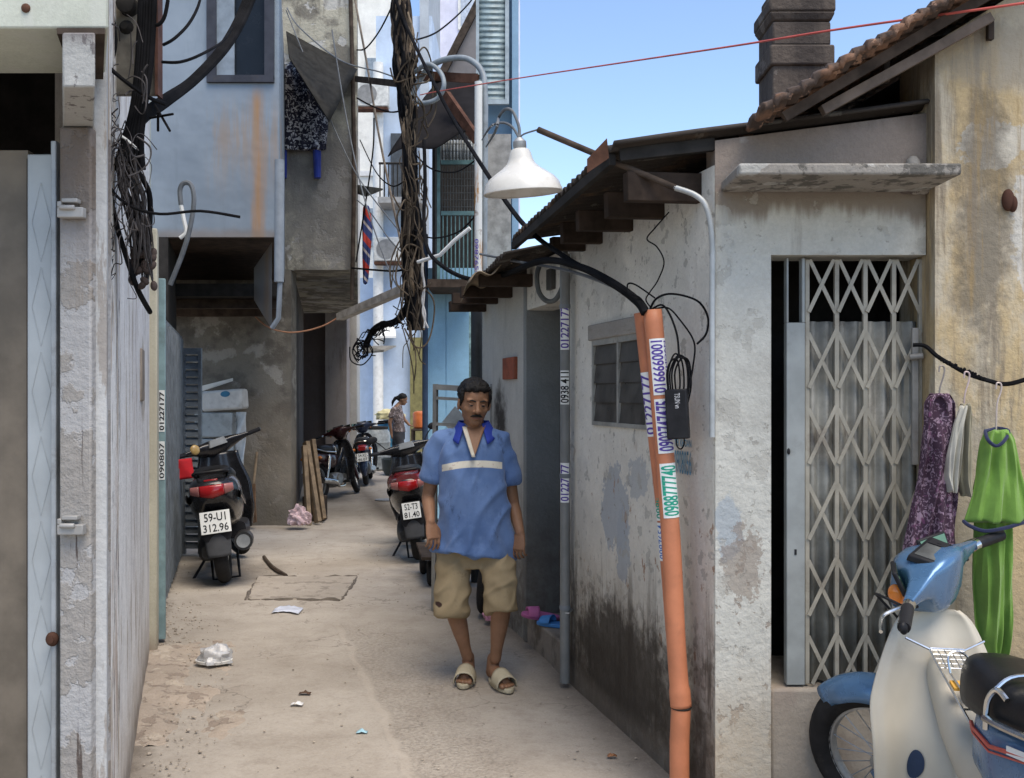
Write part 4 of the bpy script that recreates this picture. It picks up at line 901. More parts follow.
# grey drain pipe beside the door
dp = thing('drain_pipe', 'grey plastic drain pipe with three phone number stickers beside the door', 'pipe', WP(ws(574),.05,0))
sp = ws(574); mb = MB(); mb.tube([WP(sp,.05,.02),WP(sp,.05,2.30)], .027, 16); mb.build('pipe', simple('pvc_midgrey',(.17,.175,.17),.42,var=.12,dirt=.3), dp)
for z in (.42,1.12,2.02): mb = MB(); mb.lathe([(.029,-.012),(.031,0),(.029,.012)],16,MT.Translation(WP(sp,.05,z))); mb.build('collar', simple('pvc_dark',(.16,.175,.19),.5), dp)
mb = MB(); mb.bar(WP(sp-.03,.05,.395), WP(sp+.05,.0,.40), .03, .008); mb.build('clip', m_steel, dp)
def stickcyl(parent, a, b, rad, z0, z1, a0, a1, bg, ink, txt, side=None):
    """sticker wrapped on a straight pipe between heights z0 and z1 (fractions in metres along z), text reading upward"""
    a, b = V(a), V(b); ax = (b-a).normalized(); tw = V((0,-1,0)); tw = (tw-ax*tw.dot(ax)).normalized(); rt = tw.cross(ax)
    if rt.x < 0: rt = -rt
    def cp(z, th, r): 
        q = a+ax*((z-a.z)/ax.z); return q+(tw*math.cos(th)+rt*math.sin(th))*r
    mb = MB(); mb.grid(lambda u, v: cp(lerp(z0,z1,v), lerp(a0,a1,u), rad+.0008), 14, 1); s = mb.build('sticker', bg, parent)
    mb = MB(); m0, m1 = (a0+.12, a1-.12) if side is None else (a0+.12, a1-(a1-a0)*.32)
    mb.text(txt, lambda u, v: cp(lerp(z0+.008,z1-.008,u), lerp(m1,m0,v), rad+.0018)); mb.build('number', ink, s)
    if side:
        mb = MB(); mb.text(side, lambda u, v: cp(lerp(z0+.01,z1-.01,u), lerp(a1-.1,a1-(a1-a0)*.24,v), rad+.0018)); mb.build('small_print', ink, s)
m_purple = simple('sticker_purple', (.09,.05,.28), .6, var=.1, bump=0); m_green = simple('sticker_green', (.02,.30,.20), .6, var=.1, bump=0); m_sblue = simple('sticker_blue', (.06,.16,.45), .6, var=.1, bump=0)
for z0, z1, t, ik in ((1.79,2.03,'01227177',m_purple),(1.50,1.68,'0938 411',m_ink),(.98,1.19,'01227177',m_purple)):
    stickcyl(dp, WP(sp,.05,.02), WP(sp,.05,2.3), .027, z0, z1, -1.1, .9, m_plate, ik, t)
# hose loop and meter over the door
wire('hose_loop', [(541,262,5.55),(537,275,5.5),(539,292,5.48),(547,301,5.45),(556,299,5.42),(563,285,5.4),(566,266,5.38),(565,250,5.38)], .014, simple('grey_hose',(.10,.105,.10),.6), 'grey hose hanging in a loop above the door', 'hose', n=8)
mb = MB(); s0 = ws(556); wbox(mb, s0, s0+.10, .03, -.0, 2.15, 2.27); tag(mb.build('meter_box', simple('meter_dark',(.07,.07,.065),.5), bevel=.006), 'small dark meter box on the wall above the door', 'meter')

# ---- orange pipes with stickers
m_orange = simple('orange_pvc', (.48,.18,.09), .5, var=.16, sc=5, dirt=.5, dirtcol=(.28,.12,.07), bump=.05)
op = thing('orange_pipe', 'thick leaning orange plastic pipe carrying phone number stickers, jointed near its foot', 'pipe', (.635,3.78,0))
p0, p1, p2, p3, p4 = (.633,3.78,.0), P(681,706,3.78), P(676.5,648,3.78), P(669.5,517,3.79), P(652.5,310,3.80)
mb = MB(); mb.tube([p0, P(679.5,740,3.78), V(p1)+V((0,0,-.01))], .0375, 20); mb.build('pipe_section', m_orange, op)
mb = MB(); q = smoothpath([p1,p2,p3,p4],10); n = len(q)
mb.tube(q[:], [.0405 if i < 5 else .0365 for i in range(n)], 20, cap=False); mb.build('pipe_section', m_orange, op, solid=-.003)
mb = MB(); mb.torus(V(p1)+V((0,0,-.004)), (0,0,1), .0375, .003, 24, 6); mb.build('joint', m_dark, op)
def zpx(py, Y=3.79): return H+(HY-py)/F*Y
for y0, y1, t, ik, sd in ((395,339,'0166660001',m_purple,'T.B. KHOAN'),(453,399,'0902747475',m_purple,None),(517,463,'0988777740',m_green,None)):
    stickcyl(op, p3, p4, .0372, zpx(y0), zpx(y1), -.75, 1.25, m_plate, ik, t, sd)
op2 = thing('orange_pipe', 'thinner orange pipe close behind the thick one, only its left edge showing', 'pipe', (.60,3.85,0))
off = V((.004,.075,0)); pa, pb = V(p3)+off+V((-.012,0,0)), V(p4)+off+V((-.036,0,-.005))
mb = MB(); mb.tube([V(p0)+off, V(p1)+off+V((.004,0,0)), V(p2)+off, pa, pb], .030, 16); mb.build('pipe_section', m_orange, op2)
for y0, y1, t, ik in ((436,372,'01227177',m_purple),(520,462,'0988777740',m_green),(560,522,'0987654',m_sblue)):
    aa, bb_ = (pa, pb) if y0 < 519 else (V(p2)+off, pa)
    stickcyl(op2, aa, bb_, .030, zpx(y0,3.86), zpx(y1,3.86), -1.5, .1, m_plate, ik, t)
mx = thing('cable_box', 'black cable junction box hanging beside the orange pipe', 'box', P(677,440,3.72))
bm_ = MT.Translation(P(677.5,414,3.725)) @ MT.Rotation(R(-3),4,'Y') @ MT.Rotation(R(-20),4,'Z')
mb = MB(bm_); mb.box(-.041,.041,-.02,.02,-.093,.093); bx = mb.build('case', m_blackpl, mx, bevel=.006)
mb = MB(bm_); mb.text('TSUN vn', lambda u, v: V((lerp(-.004,.016,v), -.0212, lerp(.078,.022,u)))); mb.build('lettering', simple('grey_print',(.55,.55,.55),.6), bx)
mb = MB()
for k, (a_, b_) in enumerate(((669,684),(671,689),(673,688),(676,691),(668,680))):
    mb.tube(smoothpath([P(a_,392,3.72),P(a_-1,372,3.72),P((a_+b_)/2-2,354+k*1.5,3.72-.01*k),P(b_-2,362,3.72),P(b_,385,3.73),P(b_-3,402,3.74)],6), .0035, 6)
mb.build('cable_coil', m_black, mx)
mb = MB(); mb.tube(smoothpath([P(676,437,3.72),P(677,446,3.72),P(681,449,3.72),P(684,444,3.72),P(684,436,3.72)],6), .003, 6); mb.build('cable_tail', m_black, mx)
for pts, r, lab in (
    ([(650,309,3.8),(656,299,3.79),(668,294,3.77),(685,296,3.75),(700,303,3.72),(708,318,3.72),(706,334,3.72),(697,344,3.72)], .0045, 'black cable curling right from the orange pipe top with a loose end'),
    ([(652,309,3.8),(662,305,3.78),(670,315,3.76),(677,335,3.74),(679,356,3.72)], .004, 'black cable dropping from the orange pipe top to the junction box'),
    ([(655,309,3.8),(668,308,3.78),(680,320,3.76),(694,342,3.73),(693,366,3.72),(688,392,3.72)], .0035, 'thin black cable bowing out right of the junction box'),
    ([(648,309,3.8),(640,298,3.79),(629,292,3.8),(628,284,3.82),(636,285,3.8),(655,298,3.78)], .0035, 'small twist of black cable at the orange pipe top'),
    ([(652,309,3.8),(646,300,3.8),(650,292,3.8),(658,280,3.82),(664,262,3.84),(657,247,3.86),(647,239,3.88),(655,228,3.9),(669,212,3.92)], .0028, 'thin kinked wire climbing the wall from the orange pipe to the joists')):
    wire('cable', pts, r, m_black, lab)

# ---- big black cables and tangle on the left house
bk = thing('cable_bracket', 'rust edged steel channel bracket holding black cables on the left house', 'bracket', (-1.24,3.25,2.4))
yb_ = 3.28
mb = MB(); mb.box(X(109,yb_),X(158,yb_),yb_,yb_+.02,H+(HY-95)/F*yb_,H+(HY+40)/F*yb_); mb.build('plate', simple('grimy_plate',(.20,.185,.155),.7,.3,var=.4,dirt=.5), bk, bevel=.004)
mb = MB(); mb.box(X(157.5,yb_),X(160.5,yb_),yb_-.025,yb_+.02,H+(HY-97)/F*yb_,H+(HY+40)/F*yb_); mb.build('flange', simple('flange_rust',(.11,.055,.04),.7,.2,var=.4), bk)
mb = MB(); mb.lathe([(.012,-.05),(.03,-.045),(.032,-.03),(.02,-.02),(.03,-.01),(.03,.01),(.014,.02)],16,MT.Translation(P(126,4,yb_-.03))@MT.Rotation(R(90),4,'X')); mb.lathe([(.02,-.03),(.024,-.02),(.012,.0)],14,MT.Translation(P(124,25,yb_-.02))@MT.Rotation(R(90),4,'X')); mb.build('insulator', m_dark, bk)
bc_ = thing('black_cables', 'thick black cables fanning down the left house and sweeping up right past the window', 'cables', P(130,170,3.25))
mb = MB()
for k in range(6):
    dx = k*2.4-3+rnd.uniform(-1,1); mb.tube(smoothpath([P(146+dx,-60,3.2),P(144+dx,0,3.2),P(141+dx,60,3.2),P(136+dx*.9,105,3.2),P(128+dx*1.3,140,3.2),P(121+dx*2.2,170,3.22)],6), .011, 8)
mb.build('upright_cables', m_black, bc_)
mb = MB()
for k in range(5):
    o = (k-2)*1.9
    mb.tube(smoothpath([P(264+o,-50,4.6),P(249+o,0,4.3),P(228+o*.9,42,4.0),P(196+o*.8,78,3.7),P(165,101+o,3.4),P(143,117+o,3.25),P(130,140+o,3.2),P(126+o*1.6,162,3.2)],6), .012, 8)
mb.build('sweeping_cable', m_black, bc_)
mb = MB()
for a_, b_ in (((155,105),(170,131)),((158,131),(158,112)),((150,118),(173,114))): mb.tube([P(*a_,3.2),P(*b_,3.15)], .004, 6)
mb.tube(smoothpath([P(103,55,3.1),P(110,68,3.1),P(130,85,3.1),P(150,98,3.2),P(165,104,3.3)],5), .007, 6)
mb.tube(smoothpath([P(162,62,3.2),P(180,62,3.2),P(200,55,3.3),P(222,42,3.6),P(232,28,3.8)],5), .005, 6)
mb.tube(smoothpath([P(163,45,3.2),P(175,38,3.2),P(190,22,3.3),P(200,0,3.5),P(203,-30,3.6)],5), .005, 6)
mb.tube(smoothpath([P(142,-5,3.2),P(146,15,3.2),P(156,25,3.2),P(164,18,3.2),P(168,0,3.2)],5), .006, 6)
mb.tube(smoothpath([P(112,10,3.2),P(116,40,3.2),P(112,62,3.2),P(106,75,3.15),P(104,100,3.1),P(106,150,3.1)],5), .005, 6)
mb.build('branch_cables', m_black, bc_)
mb = MB(); mb.tube(smoothpath([P(120,135,3.15),P(127,140,3.14),P(136,148,3.13)],4), .004, 6); mb.build('cable_tie', m_white, bc_)
tg = thing('wire_tangle', 'tangle of thin frayed grey wires with dark connectors hanging on the left house', 'wires', P(135,260,3.3))
r2 = random.Random(11); mb = MB(); ends = []
for k in range(46):
    x0, y0 = 122+r2.uniform(-6,14), 158+r2.uniform(-6,12); x1, y1 = 140+r2.uniform(-8,14), 262+r2.uniform(-14,24)
    mb.tube(smoothpath([P(x0,y0,3.2),P(lerp(x0,x1,.3)+r2.uniform(-7,14),lerp(y0,y1,.3),3.2+r2.uniform(-.08,.06)),P(lerp(x0,x1,.7)+r2.uniform(-6,11),lerp(y0,y1,.7),3.25+r2.uniform(-.08,.08)),P(x1,y1,3.3)],4), r2.choice((.0022,.003,.004)), 4); ends.append((x1,y1))
for k in range(48):
    x_, y_ = 108+r2.uniform(-6,22), r2.uniform(90,270); pts = [(x_,y_,3.1)]
    for j in range(4): x_ += r2.uniform(-11,8); y_ += r2.uniform(-4,22); pts.append((x_,y_,3.1+r2.uniform(-.08,.08)))
    mb.tube(smoothpath([P(*p) for p in pts],4), r2.choice((.0014,.002)), 4)
for k in range(26):
    cx_, cy_ = r2.uniform(104,152), r2.uniform(40,250); a0_ = r2.uniform(0,6); w_, h_ = r2.uniform(5,17), r2.uniform(10,34)
    mb.tube(smoothpath([P(cx_+w_*math.cos(a0_+t)+r2.uniform(-2,2), cy_+h_*math.sin(a0_+t)+r2.uniform(-4,4), 3.12+.06*math.sin(t+k)) for t in [i*.8 for i in range(r2.randrange(3,7))]],5), r2.choice((.0016,.0022,.003)), 4)
mb.build('frayed_wires', simple('dark_wire',(.06,.055,.055),.7,var=.5), tg)
mb = MB()
for px, py in ends[:16]: mb.ell(P(px,py,3.28), .012,.012,.017, MT.Rotation(r2.uniform(-1,1),4,'Y'), 8, 6)
mb.build('connectors', simple('connector_brown',(.06,.045,.04),.7,var=.4), tg)
mb = MB(); mb.tube(smoothpath([P(106,60,3.15),P(103,120,3.1),P(106,165,3.1),P(112,205,3.15),P(118,230,3.2),P(128,262,3.25),P(138,290,3.3),P(150,312,3.5)],5), .009, 8)
mb.tube(smoothpath([P(122,160,3.2),P(121,185,3.2),P(128,200,3.2),P(138,235,3.25),P(141,262,3.3)],5), .011, 8); mb.tube(smoothpath([P(130,160,3.2),P(142,178,3.2),P(150,200,3.25),P(148,255,3.3)],5), .009, 8)
mb.tube(smoothpath([P(106,170,3.1),P(112,190,3.1),P(130,206,3.1),P(160,214,3.1),P(200,211,3.1),P(240,217,3.1)],5), .0045, 8); mb.build('hanging_cables', m_black, tg)
hl = thing('cable_loop', 'black cable bent in a narrow loop with a stripped white end under the metal room', 'cable', P(185,235,6.3))
mb = MB(); mb.tube(smoothpath([P(181,205,6.3),P(180,190,6.3),P(184,183,6.3),P(191,185,6.3),P(194,200,6.3),P(190,228,6.3),P(182,255,6.3),P(170,285,6.3)],6), .016, 8); mb.build('cable', m_wiregr, hl)
mb = MB(); mb.tube(smoothpath([P(181,205,6.3),P(184,220,6.3),P(186,232,6.3),P(180,238,6.3)],5), .013, 8); mb.build('white_end', m_white, hl)
# cable used as washing line
wire('washing_line', [(913,345,3.58),(925,346,3.56),(937,356,3.52),(950,364,3.5),(968,374,3.5),(990,381,3.5),(1005,384,3.5),(1024,380,3.5),(1080,362,3.5),(1180,320,3.55)], .008, m_black, 'twisted black cable used as a washing line on the ochre wall', 'cable', n=6)
mb = MB()
for k in range(40):
    t = k/39; x = lerp(940,985,t); y = lerp(359,380,t)
    mb.ell(P(x+random.uniform(-1,1),y+random.uniform(-1.5,1.5),3.495), .006,.006,.006,None,6,4)
tag(mb.build('tape_wrap', m_black), 'black tape wound round the washing line cable', 'tape')

# ================================================================== laundry
def patterned(name, dark, light, third, sc):
    g = NG(name); v = g.obj()
    n = g.noise(sc, 3, v, .6, 1.5); n2 = g.noise(sc*.55, 3, g.scale(v,(1,1,1),(5,2,1)), .6, 2)
    c = g.mix(g.rng(n, .53, .57), dark, light); c = g.mix(g.rng(n2, .60, .64, 0, .8), c, third)
    g.bump(g.noise(14, 3, v), .4, .01); return g.out(c, .9, 0, .1)
m_dress = patterned('purple_print', (.06,.035,.052), (.25,.175,.22), (.13,.05,.10), 48)
def cloth_mat(name, col):
    g = NG(name); v = g.obj(); n = g.noise(6, 5, v, .65)
    c = g.mix(g.rng(n,.3,.7), tuple(x*.82 for x in col), tuple(min(1,x*1.12) for x in col))
    g.bump(g.noise(260, 2, v), .2, .002); g.b.inputs['Sheen Weight'].default_value = .15; return g.out(c, .92, 0, .1)
def garment(fr, y, nz=30, nx=26, amp=.02, fold=6, seed=0, th=.045):
    """fr: rows (py, px_left, px_right); a hollow hanging garment with folds, as a closed flattened tube"""
    mb = MB(); rows = []
    for j in range(nz+1):
        t = j/nz*(len(fr)-1); i = min(int(t), len(fr)-2); u = t-i
        rows.append([lerp(fr[i][k], fr[i+1][k], u) for k in range(3)])
    rings = []
    for (py, xl, xr) in rows:
        a, b = P(xl,py,y), P(xr,py,y); c = (a+b)/2; hw = (b-a).length/2; ring = []
        for k in range(nx*2):
            th_ = 2*PI*k/(nx*2); u = math.cos(th_); s_ = math.sin(th_)
            w = NZ.noise(V((u*fold*.45+seed, c.z*2.6, s_*.6+seed)))*amp*2.0 + NZ.noise(V((u*fold*1.2+seed+c.z*3, c.z*5, seed)))*amp*1.0 + math.sin(u*fold+seed+4*NZ.noise(V((c.z*4,seed,u))))*amp*.35
            ring.append(c+V((hw*u, -(th*s_*(.6+.4*abs(s_)))+w*(.35+.65*min(1,(fr[0][0]-py)/(fr[0][0]-fr[-1][0])*2.5)), .006*math.sin(u*9+seed))))
        rings.append(ring)
    mb.loft(rings); return mb
def hanger(mb, px, py, y, top, w):
    mb.tube(smoothpath([P(px-2,top+6,y),P(px-1,top,y),P(px+3,top+1,y),P(px+3,top+8,y),P(px-1,top+22,y),P(px-2,py,y)],5), .0028, 6)
    mb.tube([P(px-2,py,y),P(px-w,py+9,y),P(px+w,py+9,y),P(px-2,py,y)], .0025, 6)
yz = 3.48
d1 = thing('dress', 'purple and white patterned dress hanging nearest the folding gate', 'clothing', P(930,560,yz), group='laundry on the washing line')
g_ = garment([(394,930,949),(402,925,955),(425,923,956),(455,921,954),(490,915,956),(530,907,956),(566,899,958)], yz-.03, amp=.026, fold=9, seed=2); g_.build('dress_body', m_dress, d1, subsurf=1)
mb = MB(); hanger(mb, 941, 398, yz-.03, 366, 10); mb.build('hanger', simple('hanger_wire',(.25,.22,.2),.5,.4), d1)
mb = MB(); mb.tube(smoothpath([P(930,418,yz-.09),P(932,400,yz-.085),P(940,395,yz-.07),P(948,402,yz-.085),P(950,412,yz-.09)],5), .007, 6); mb.build('collar', m_dress, d1)
d2 = thing('undergarments', 'khaki and white cotton pieces bunched on a hanger between the dress and the green clothes', 'clothing', P(960,495,yz), group='laundry on the washing line')
g_ = garment([(404,962,970),(420,957,972),(450,954,974),(480,955,973),(496,962,971)], yz-.05, amp=.02, fold=7, seed=5, th=.035); g_.build('khaki_cloth', cloth_mat('khaki_cloth',(.27,.245,.17)), d2, subsurf=1)
g_ = garment([(406,960,968),(425,953,964),(455,947,960),(478,945,958),(492,949,956)], yz-.08, amp=.014, fold=6, seed=8, th=.02); g_.build('white_cloth', cloth_mat('offwhite_cloth',(.46,.44,.37)), d2, subsurf=1)
mb = MB(); hanger(mb, 966, 406, yz-.05, 372, 7); mb.build('hanger', simple('hanger_pink',(.45,.35,.33),.4,.2), d2)
d3 = thing('green_clothes', 'bright green shirt with navy trim hanging over matching green trousers', 'clothing', P(995,660,yz), group='laundry on the washing line')
m_greenc = cloth_mat('lime_cotton', (.145,.265,.052)); m_navy = cloth_mat('navy_trim', (.02,.025,.06))
g_ = garment([(430,985,1009),(440,980,1016),(458,977,1020),(475,974,1023),(498,969,1027),(522,963,1030)], yz-.06, amp=.022, fold=9, seed=1, th=.04); g_.build('shirt', m_greenc, d3, subsurf=1)
mb = MB(); mb.tube(smoothpath([P(963.5,521,yz-.07),P(970,526,yz-.10),P(985,531,yz-.118),P(1005,528,yz-.118),P(1022,523,yz-.1),P(1028.5,521,yz-.07)],5), .0065, 6); mb.build('hem_trim', m_navy, d3)
mb = MB(); mb.tube(smoothpath([P(985,431,yz-.075),P(988,440,yz-.112),P(996,446,yz-.118),P(1004,441,yz-.112),P(1008.5,431,yz-.075),P(998,428,yz-.05)],5), .006, 6, closed=True); mb.build('collar_trim', m_navy, d3)
g_ = garment([(505,974,1013),(540,974,1012),(580,974,1010),(620,973,1008),(660,974,1004)], yz-.02, amp=.022, fold=8, seed=4, th=.04); g_.build('trousers', m_greenc, d3, subsurf=1)
mb = MB(); hanger(mb, 998, 434, yz-.06, 383, 9); mb.build('hanger', simple('hanger_pale',(.5,.42,.38),.4,.2), d3)
# dark shirt under the flap on the concrete house
fl = MB(); A_,B_,C_,D_ = P(286,32,11.84), P(357,70,11.84), P(329,122,10.95), P(289,58,11.0)
fl.grid(lambda u, v: A_.lerp(B_,u).lerp(D_.lerp(C_,u),v), 10, 6); tag(fl.build('awning_flap', simple('tin_flap',(.022,.022,.021),.7,.3,var=.4,dirt=.3), solid=.012), 'dark tin awning flap propped over the hanging patterned shirt', 'awning')
ds = thing('patterned_shirt', 'dark shirt with white leaf print hanging under the tin flap', 'clothing', P(303,152,11.4))
g_ = garment([(60,291,312),(68,285,324),(85,282,329),(110,280,329),(140,279,327),(150,280,326)], 11.80, amp=.03, fold=7, seed=3, th=.05); g_.build('shirt_body', patterned('leaf_print',(.022,.022,.035),(.42,.42,.44),(.10,.10,.13),19), ds, subsurf=1)
bt = thing('blue_trousers', 'bright blue trouser legs showing below the dark patterned shirt', 'clothing', P(302,178,11.5))
for k, (a_, b_) in enumerate(((278,287),(313,321))):
    g_ = garment([(140,a_,b_),(160,a_,b_),(178,a_+1,b_)], 11.84, nz=10, nx=8, amp=.01, fold=3, seed=k, th=.05); g_.build('trouser_leg', cloth_mat('royal_blue' ,(.03,.05,.26)), bt)
mb = MB(); mb.tube([P(283,64,11.83),P(330,62,11.83)], .012, 6); tag(mb.build('clothes_rail', m_steel), 'thin steel rail under the tin flap', 'rail')
# striped cloth and small canopy farther on
sc_ = NG('striped_red_blue')
def _sm():
    g = sc_; v = g.pos(); x,y,z = g.sep()
    w = g.math('FRACT', g.math('ADD', g.math('MULTIPLY', z, 2.6), g.math('MULTIPLY', x, 3.2)))
    c = g.mix(g.rng(w,.30,.34), (.45,.06,.05), (.05,.07,.2)); c = g.mix(g.math('MULTIPLY', g.rng(w,.62,.66), g.rng(w,.78,.74)), c, (.55,.5,.5))
    return g.out(c,.9,0,.1)
_sm()
sg = garment([(205,363,369),(225,362,373),(250,362,371),(285,363,368)], 14.0, nz=14, nx=10, amp=.03, fold=4, seed=6, th=.06)
tag(sg.build('striped_cloth', sc_.m, subsurf=1), 'red, blue and white striped cloth hanging below a tin canopy', 'cloth')
mb = MB(); mb.hexa([P(352,186,14),P(383,190,13.2),P(366,197,13.6),P(352,192,14.4),P(352,184,14),P(383,188.5,13.2),P(366,195,13.6),P(352,189,14.4)]); tag(mb.build('tin_canopy', m_steel), 'small tin canopy above the striped cloth', 'canopy')
mb = MB(); mb.hexa([P(366,348,12.5),P(396,347,11.6),P(384,352,11.6),P(362,354,12.5),P(366,346,12.5),P(396,345.5,11.6),P(384,350,11.6),P(362,352,12.5)]); tag(mb.build('tin_canopy', simple('pale_tin',(.45,.44,.41),.6,.2,dirt=.3)), 'pale tin canopy under the wire garland', 'canopy')

# ================================================================== things on the ground and against walls
def box_stack():
    yb2 = 11.6
    m1 = thing('foam_box', 'white foam box with a blue oval mark resting on the wrapped panels', 'box', P(226,412,yb2))
    mb = MB(MT.Translation(P(226,399,yb2))@MT.Rotation(R(-4),4,'Y')); mb.box(-.245,.225,-.15,.15,-.13,.105); b1 = mb.build('body', simple('dirty_foam',(.50,.49,.46),.7,var=.12,dirt=.4), m1, bevel=.03)
    mb = MB(MT.Translation(P(229,394,yb2))@MT.Rotation(R(-4),4,'Y')); mb.lathe([(.055,-.153),(.055,-.1505)],24,MT.Rotation(R(90),4,'X')@MT.Scale(.62,4,V((0,1,0)))@MT.Rotation(R(180),4,'X')); mb.build('oval_mark', simple('oval_blue',(.03,.14,.24),.6), b1)
    mb = MB(); mb.hexa([P(200,392,11.75),P(233,381,11.75),P(233,381,11.8),P(200,392,11.8),P(201,386,11.72),P(233,378,11.72),P(233,378,11.78),P(201,386,11.78)]); tag(mb.build('card_sheet', m_white), 'folded white sheet lying behind the foam box', 'sheet')
    m2 = thing('wrapped_panels', 'stack of grey panels wrapped in clear plastic behind the black scooter', 'panels', P(222,525,11.6))
    for x0, x1, z0, z1 in ((198,236,412,437),(199,218,438,470),(219,237,437,470),(199,237,471,528)):
        mb = MB(); mb.box(X(x0,11.6)+.004,X(x1,11.6)-.004,11.45,11.75,H+(HY-z1)/F*11.6+.004,H+(HY-z0)/F*11.6-.004); mb.build('panel', simple('grey_panel',(.26,.28,.28),.3,var=.2,dirt=.2), m2, bevel=.012)
    mb = MB(); mb.grid(lambda u,v: P(lerp(236,248,u)-3*v*u, lerp(412,470,v), 11.5)+V((0,-.05*u+.03*math.sin(v*9+u*4),0)), 6, 14); mb.build('plastic_sheet', simple('milky_plastic',(.45,.47,.47),.35,var=.15), m2, solid=.004)
box_stack()
br = thing('broom', 'brown straw broom leaning on the concrete wall behind the scooter', 'broom', G(253,524))
mb = MB(); mb.tube([P(252,500,11.6),P(257,452,11.82)], .016, 8); mb.build('handle', m_wood, br)
mb = MB(); r3 = random.Random(5)
for k in range(70):
    a = r3.uniform(-1,1); b_ = r3.uniform(-1,1); mb.tube([P(254+a*1.2,484,11.66+.02*b_),P(252+a*3.4,502,11.6+.04*b_),P(251+a*5.6,524-abs(a)*2,11.56+.06*b_)], [.006,.006,.004], 4)
mb.build('bristles', simple('straw_brown',(.15,.085,.045),.85,var=.4), br)
pl = thing('timber_boards', 'old brown boards leaning together at the passage mouth', 'boards', G(313,522))
for a_, b_, yy in (((318,522),(306,442),12.0),((323,519),(312,440),12.2),((309,526),(304,446),11.97)):
    mb = MB(); mb.bar(P(*a_,yy), P(*b_,yy+.25), .05, .11); mb.build('board', m_wood, pl, bevel=.004)
mb = MB(); mb.box(X(304,12.4),X(326,12.4),12.3,12.5,0,.3); tag(mb.build('wooden_block', m_darkwd, bevel=.01), 'low dark block on the ground behind the leaning boards', 'block')
def bagmesh(c, rx, ry, rz, seed, sc=6, amp=.35):
    mb = MB(); vs=[]; nu, nv = 26, 16
    def fn(u, v):
        a = 2*PI*u; t = PI*v; d = V((math.sin(t)*math.cos(a), math.sin(t)*math.sin(a), math.cos(t)))
        k = 1+amp*NZ.noise(d*sc*.35+V((seed,0,0)))+amp*.5*NZ.noise(d*sc+V((0,seed,0)))
        return V(c)+V((rx*d.x*k, ry*d.y*k, max(-.002, rz*(d.z*k+.55))))
    mb.grid(fn, nu, nv, wrap=True); return mb
m_plastic = NG('clear_bag'); m_plastic.bump(m_plastic.noise(30,3),.6,.01); m_plastic.b.inputs['Transmission Weight'].default_value=.55; m_plastic = m_plastic.out(m_plastic.mix(m_plastic.rng(m_plastic.noise(20,3),.4,.6),(.7,.7,.7),(.85,.85,.86)), .25, 0, .5)
c = G(214,664)
wbg = thing('plastic_bag', 'crumpled clear plastic bag with a white tray lying on the lane', 'bag', c)
mb = bagmesh(c+V((.0,0,.012)), .105, .075, .06, 3, 5, .45); mb.build('film', m_plastic, wbg)
mb = MB(); mb.lathe([(.055,0),(.10,.012),(.106,.028),(.10,.03),(.09,.018)], 24, MT.Translation(c)@MT.Scale(.75,4,V((0,1,0)))); mb.build('white_tray', m_white, wbg)
mb = bagmesh(G(299,529)+V((0,0,.05)), .12,.10,.13, 9, 7, .5); tag(mb.build('plastic_bag', simple('pinkish_bag',(.50,.36,.36),.4,var=.45,sc=14), smooth=False), 'pink and white rubbish bag beside the leaning boards', 'bag')
mb = bagmesh(G(491,624)+V((0,0,.03)), .05,.06,.075, 5, 6, .4); tag(mb.build('plastic_bag', simple('pink_bag',(.62,.30,.42),.4,var=.3,sc=14), smooth=False), 'small pink plastic bag on the ground behind the man', 'bag')
mb = MB(); cc = G(288,611)
mb.grid(lambda u,v: cc+V((lerp(-.10,.10,u),lerp(-.09,.09,v)+.04*math.sin(u*4),.006+.015*abs(NZ.noise(V((u*4,v*4,1)))))), 10, 8); tag(mb.build('scrap', simple('paper_blue',(.55,.58,.66),.6,var=.2), solid=.001), 'flattened pale blue plastic scrap on the lane', 'litter')
for px, py, w, col, lab in ((297,705,.03,(.75,.74,.72),'small white paper scrap on the lane'),(362,733,.025,(.35,.55,.62),'tiny turquoise and red wrapper on the lane'),(305,694,.03,(.10,.06,.04),'small dark brown clump on the lane'),(612,757,.02,(.28,.13,.06),'dry brown leaf near the orange pipe')):
    q_ = G(px,py); mb = MB(); mb.grid(lambda u,v: q_+V((lerp(-w,w,u),lerp(-w*.6,w*.6,v),.004+.02*abs(NZ.noise(V((u*5+px,v*5,2)))))), 6, 5); tag(mb.build('scrap', simple('litter_%d'%px, col, .7, var=.2), solid=.0015), lab, 'litter')
# crumbs, pebbles and broken plaster along the left wall
mb = MB(); r4 = random.Random(21)
for k in range(420):
    y = r4.uniform(3.9, 7.5); o = abs(r4.gauss(0, .22))+.03; x = lx(y)+o; s_ = r4.choice((.003,.004,.005,.006,.009)) * (1 if o < .35 else .6)
    mb.ell((x,y,s_*.3), s_*r4.uniform(.7,1.4), s_*r4.uniform(.7,1.4), s_*.7, MT.Rotation(r4.uniform(0,3),4,'Z'), 6, 4)
for k in range(260):
    y = r4.uniform(3.9, 11); s_ = r4.choice((.003,.004,.006)); mb.ell((r4.uniform(lx(y),.7-.26*(y-3.7)),y,s_*.3), s_*1.2, s_, s_*.6, None, 6, 4)
tag(mb.build('grit', simple('plaster_crumbs',(.36,.31,.25),.9,var=.4,sc=30), smooth=False), 'plaster crumbs and grit scattered along the foot of the left wall', 'grit', kind='stuff')
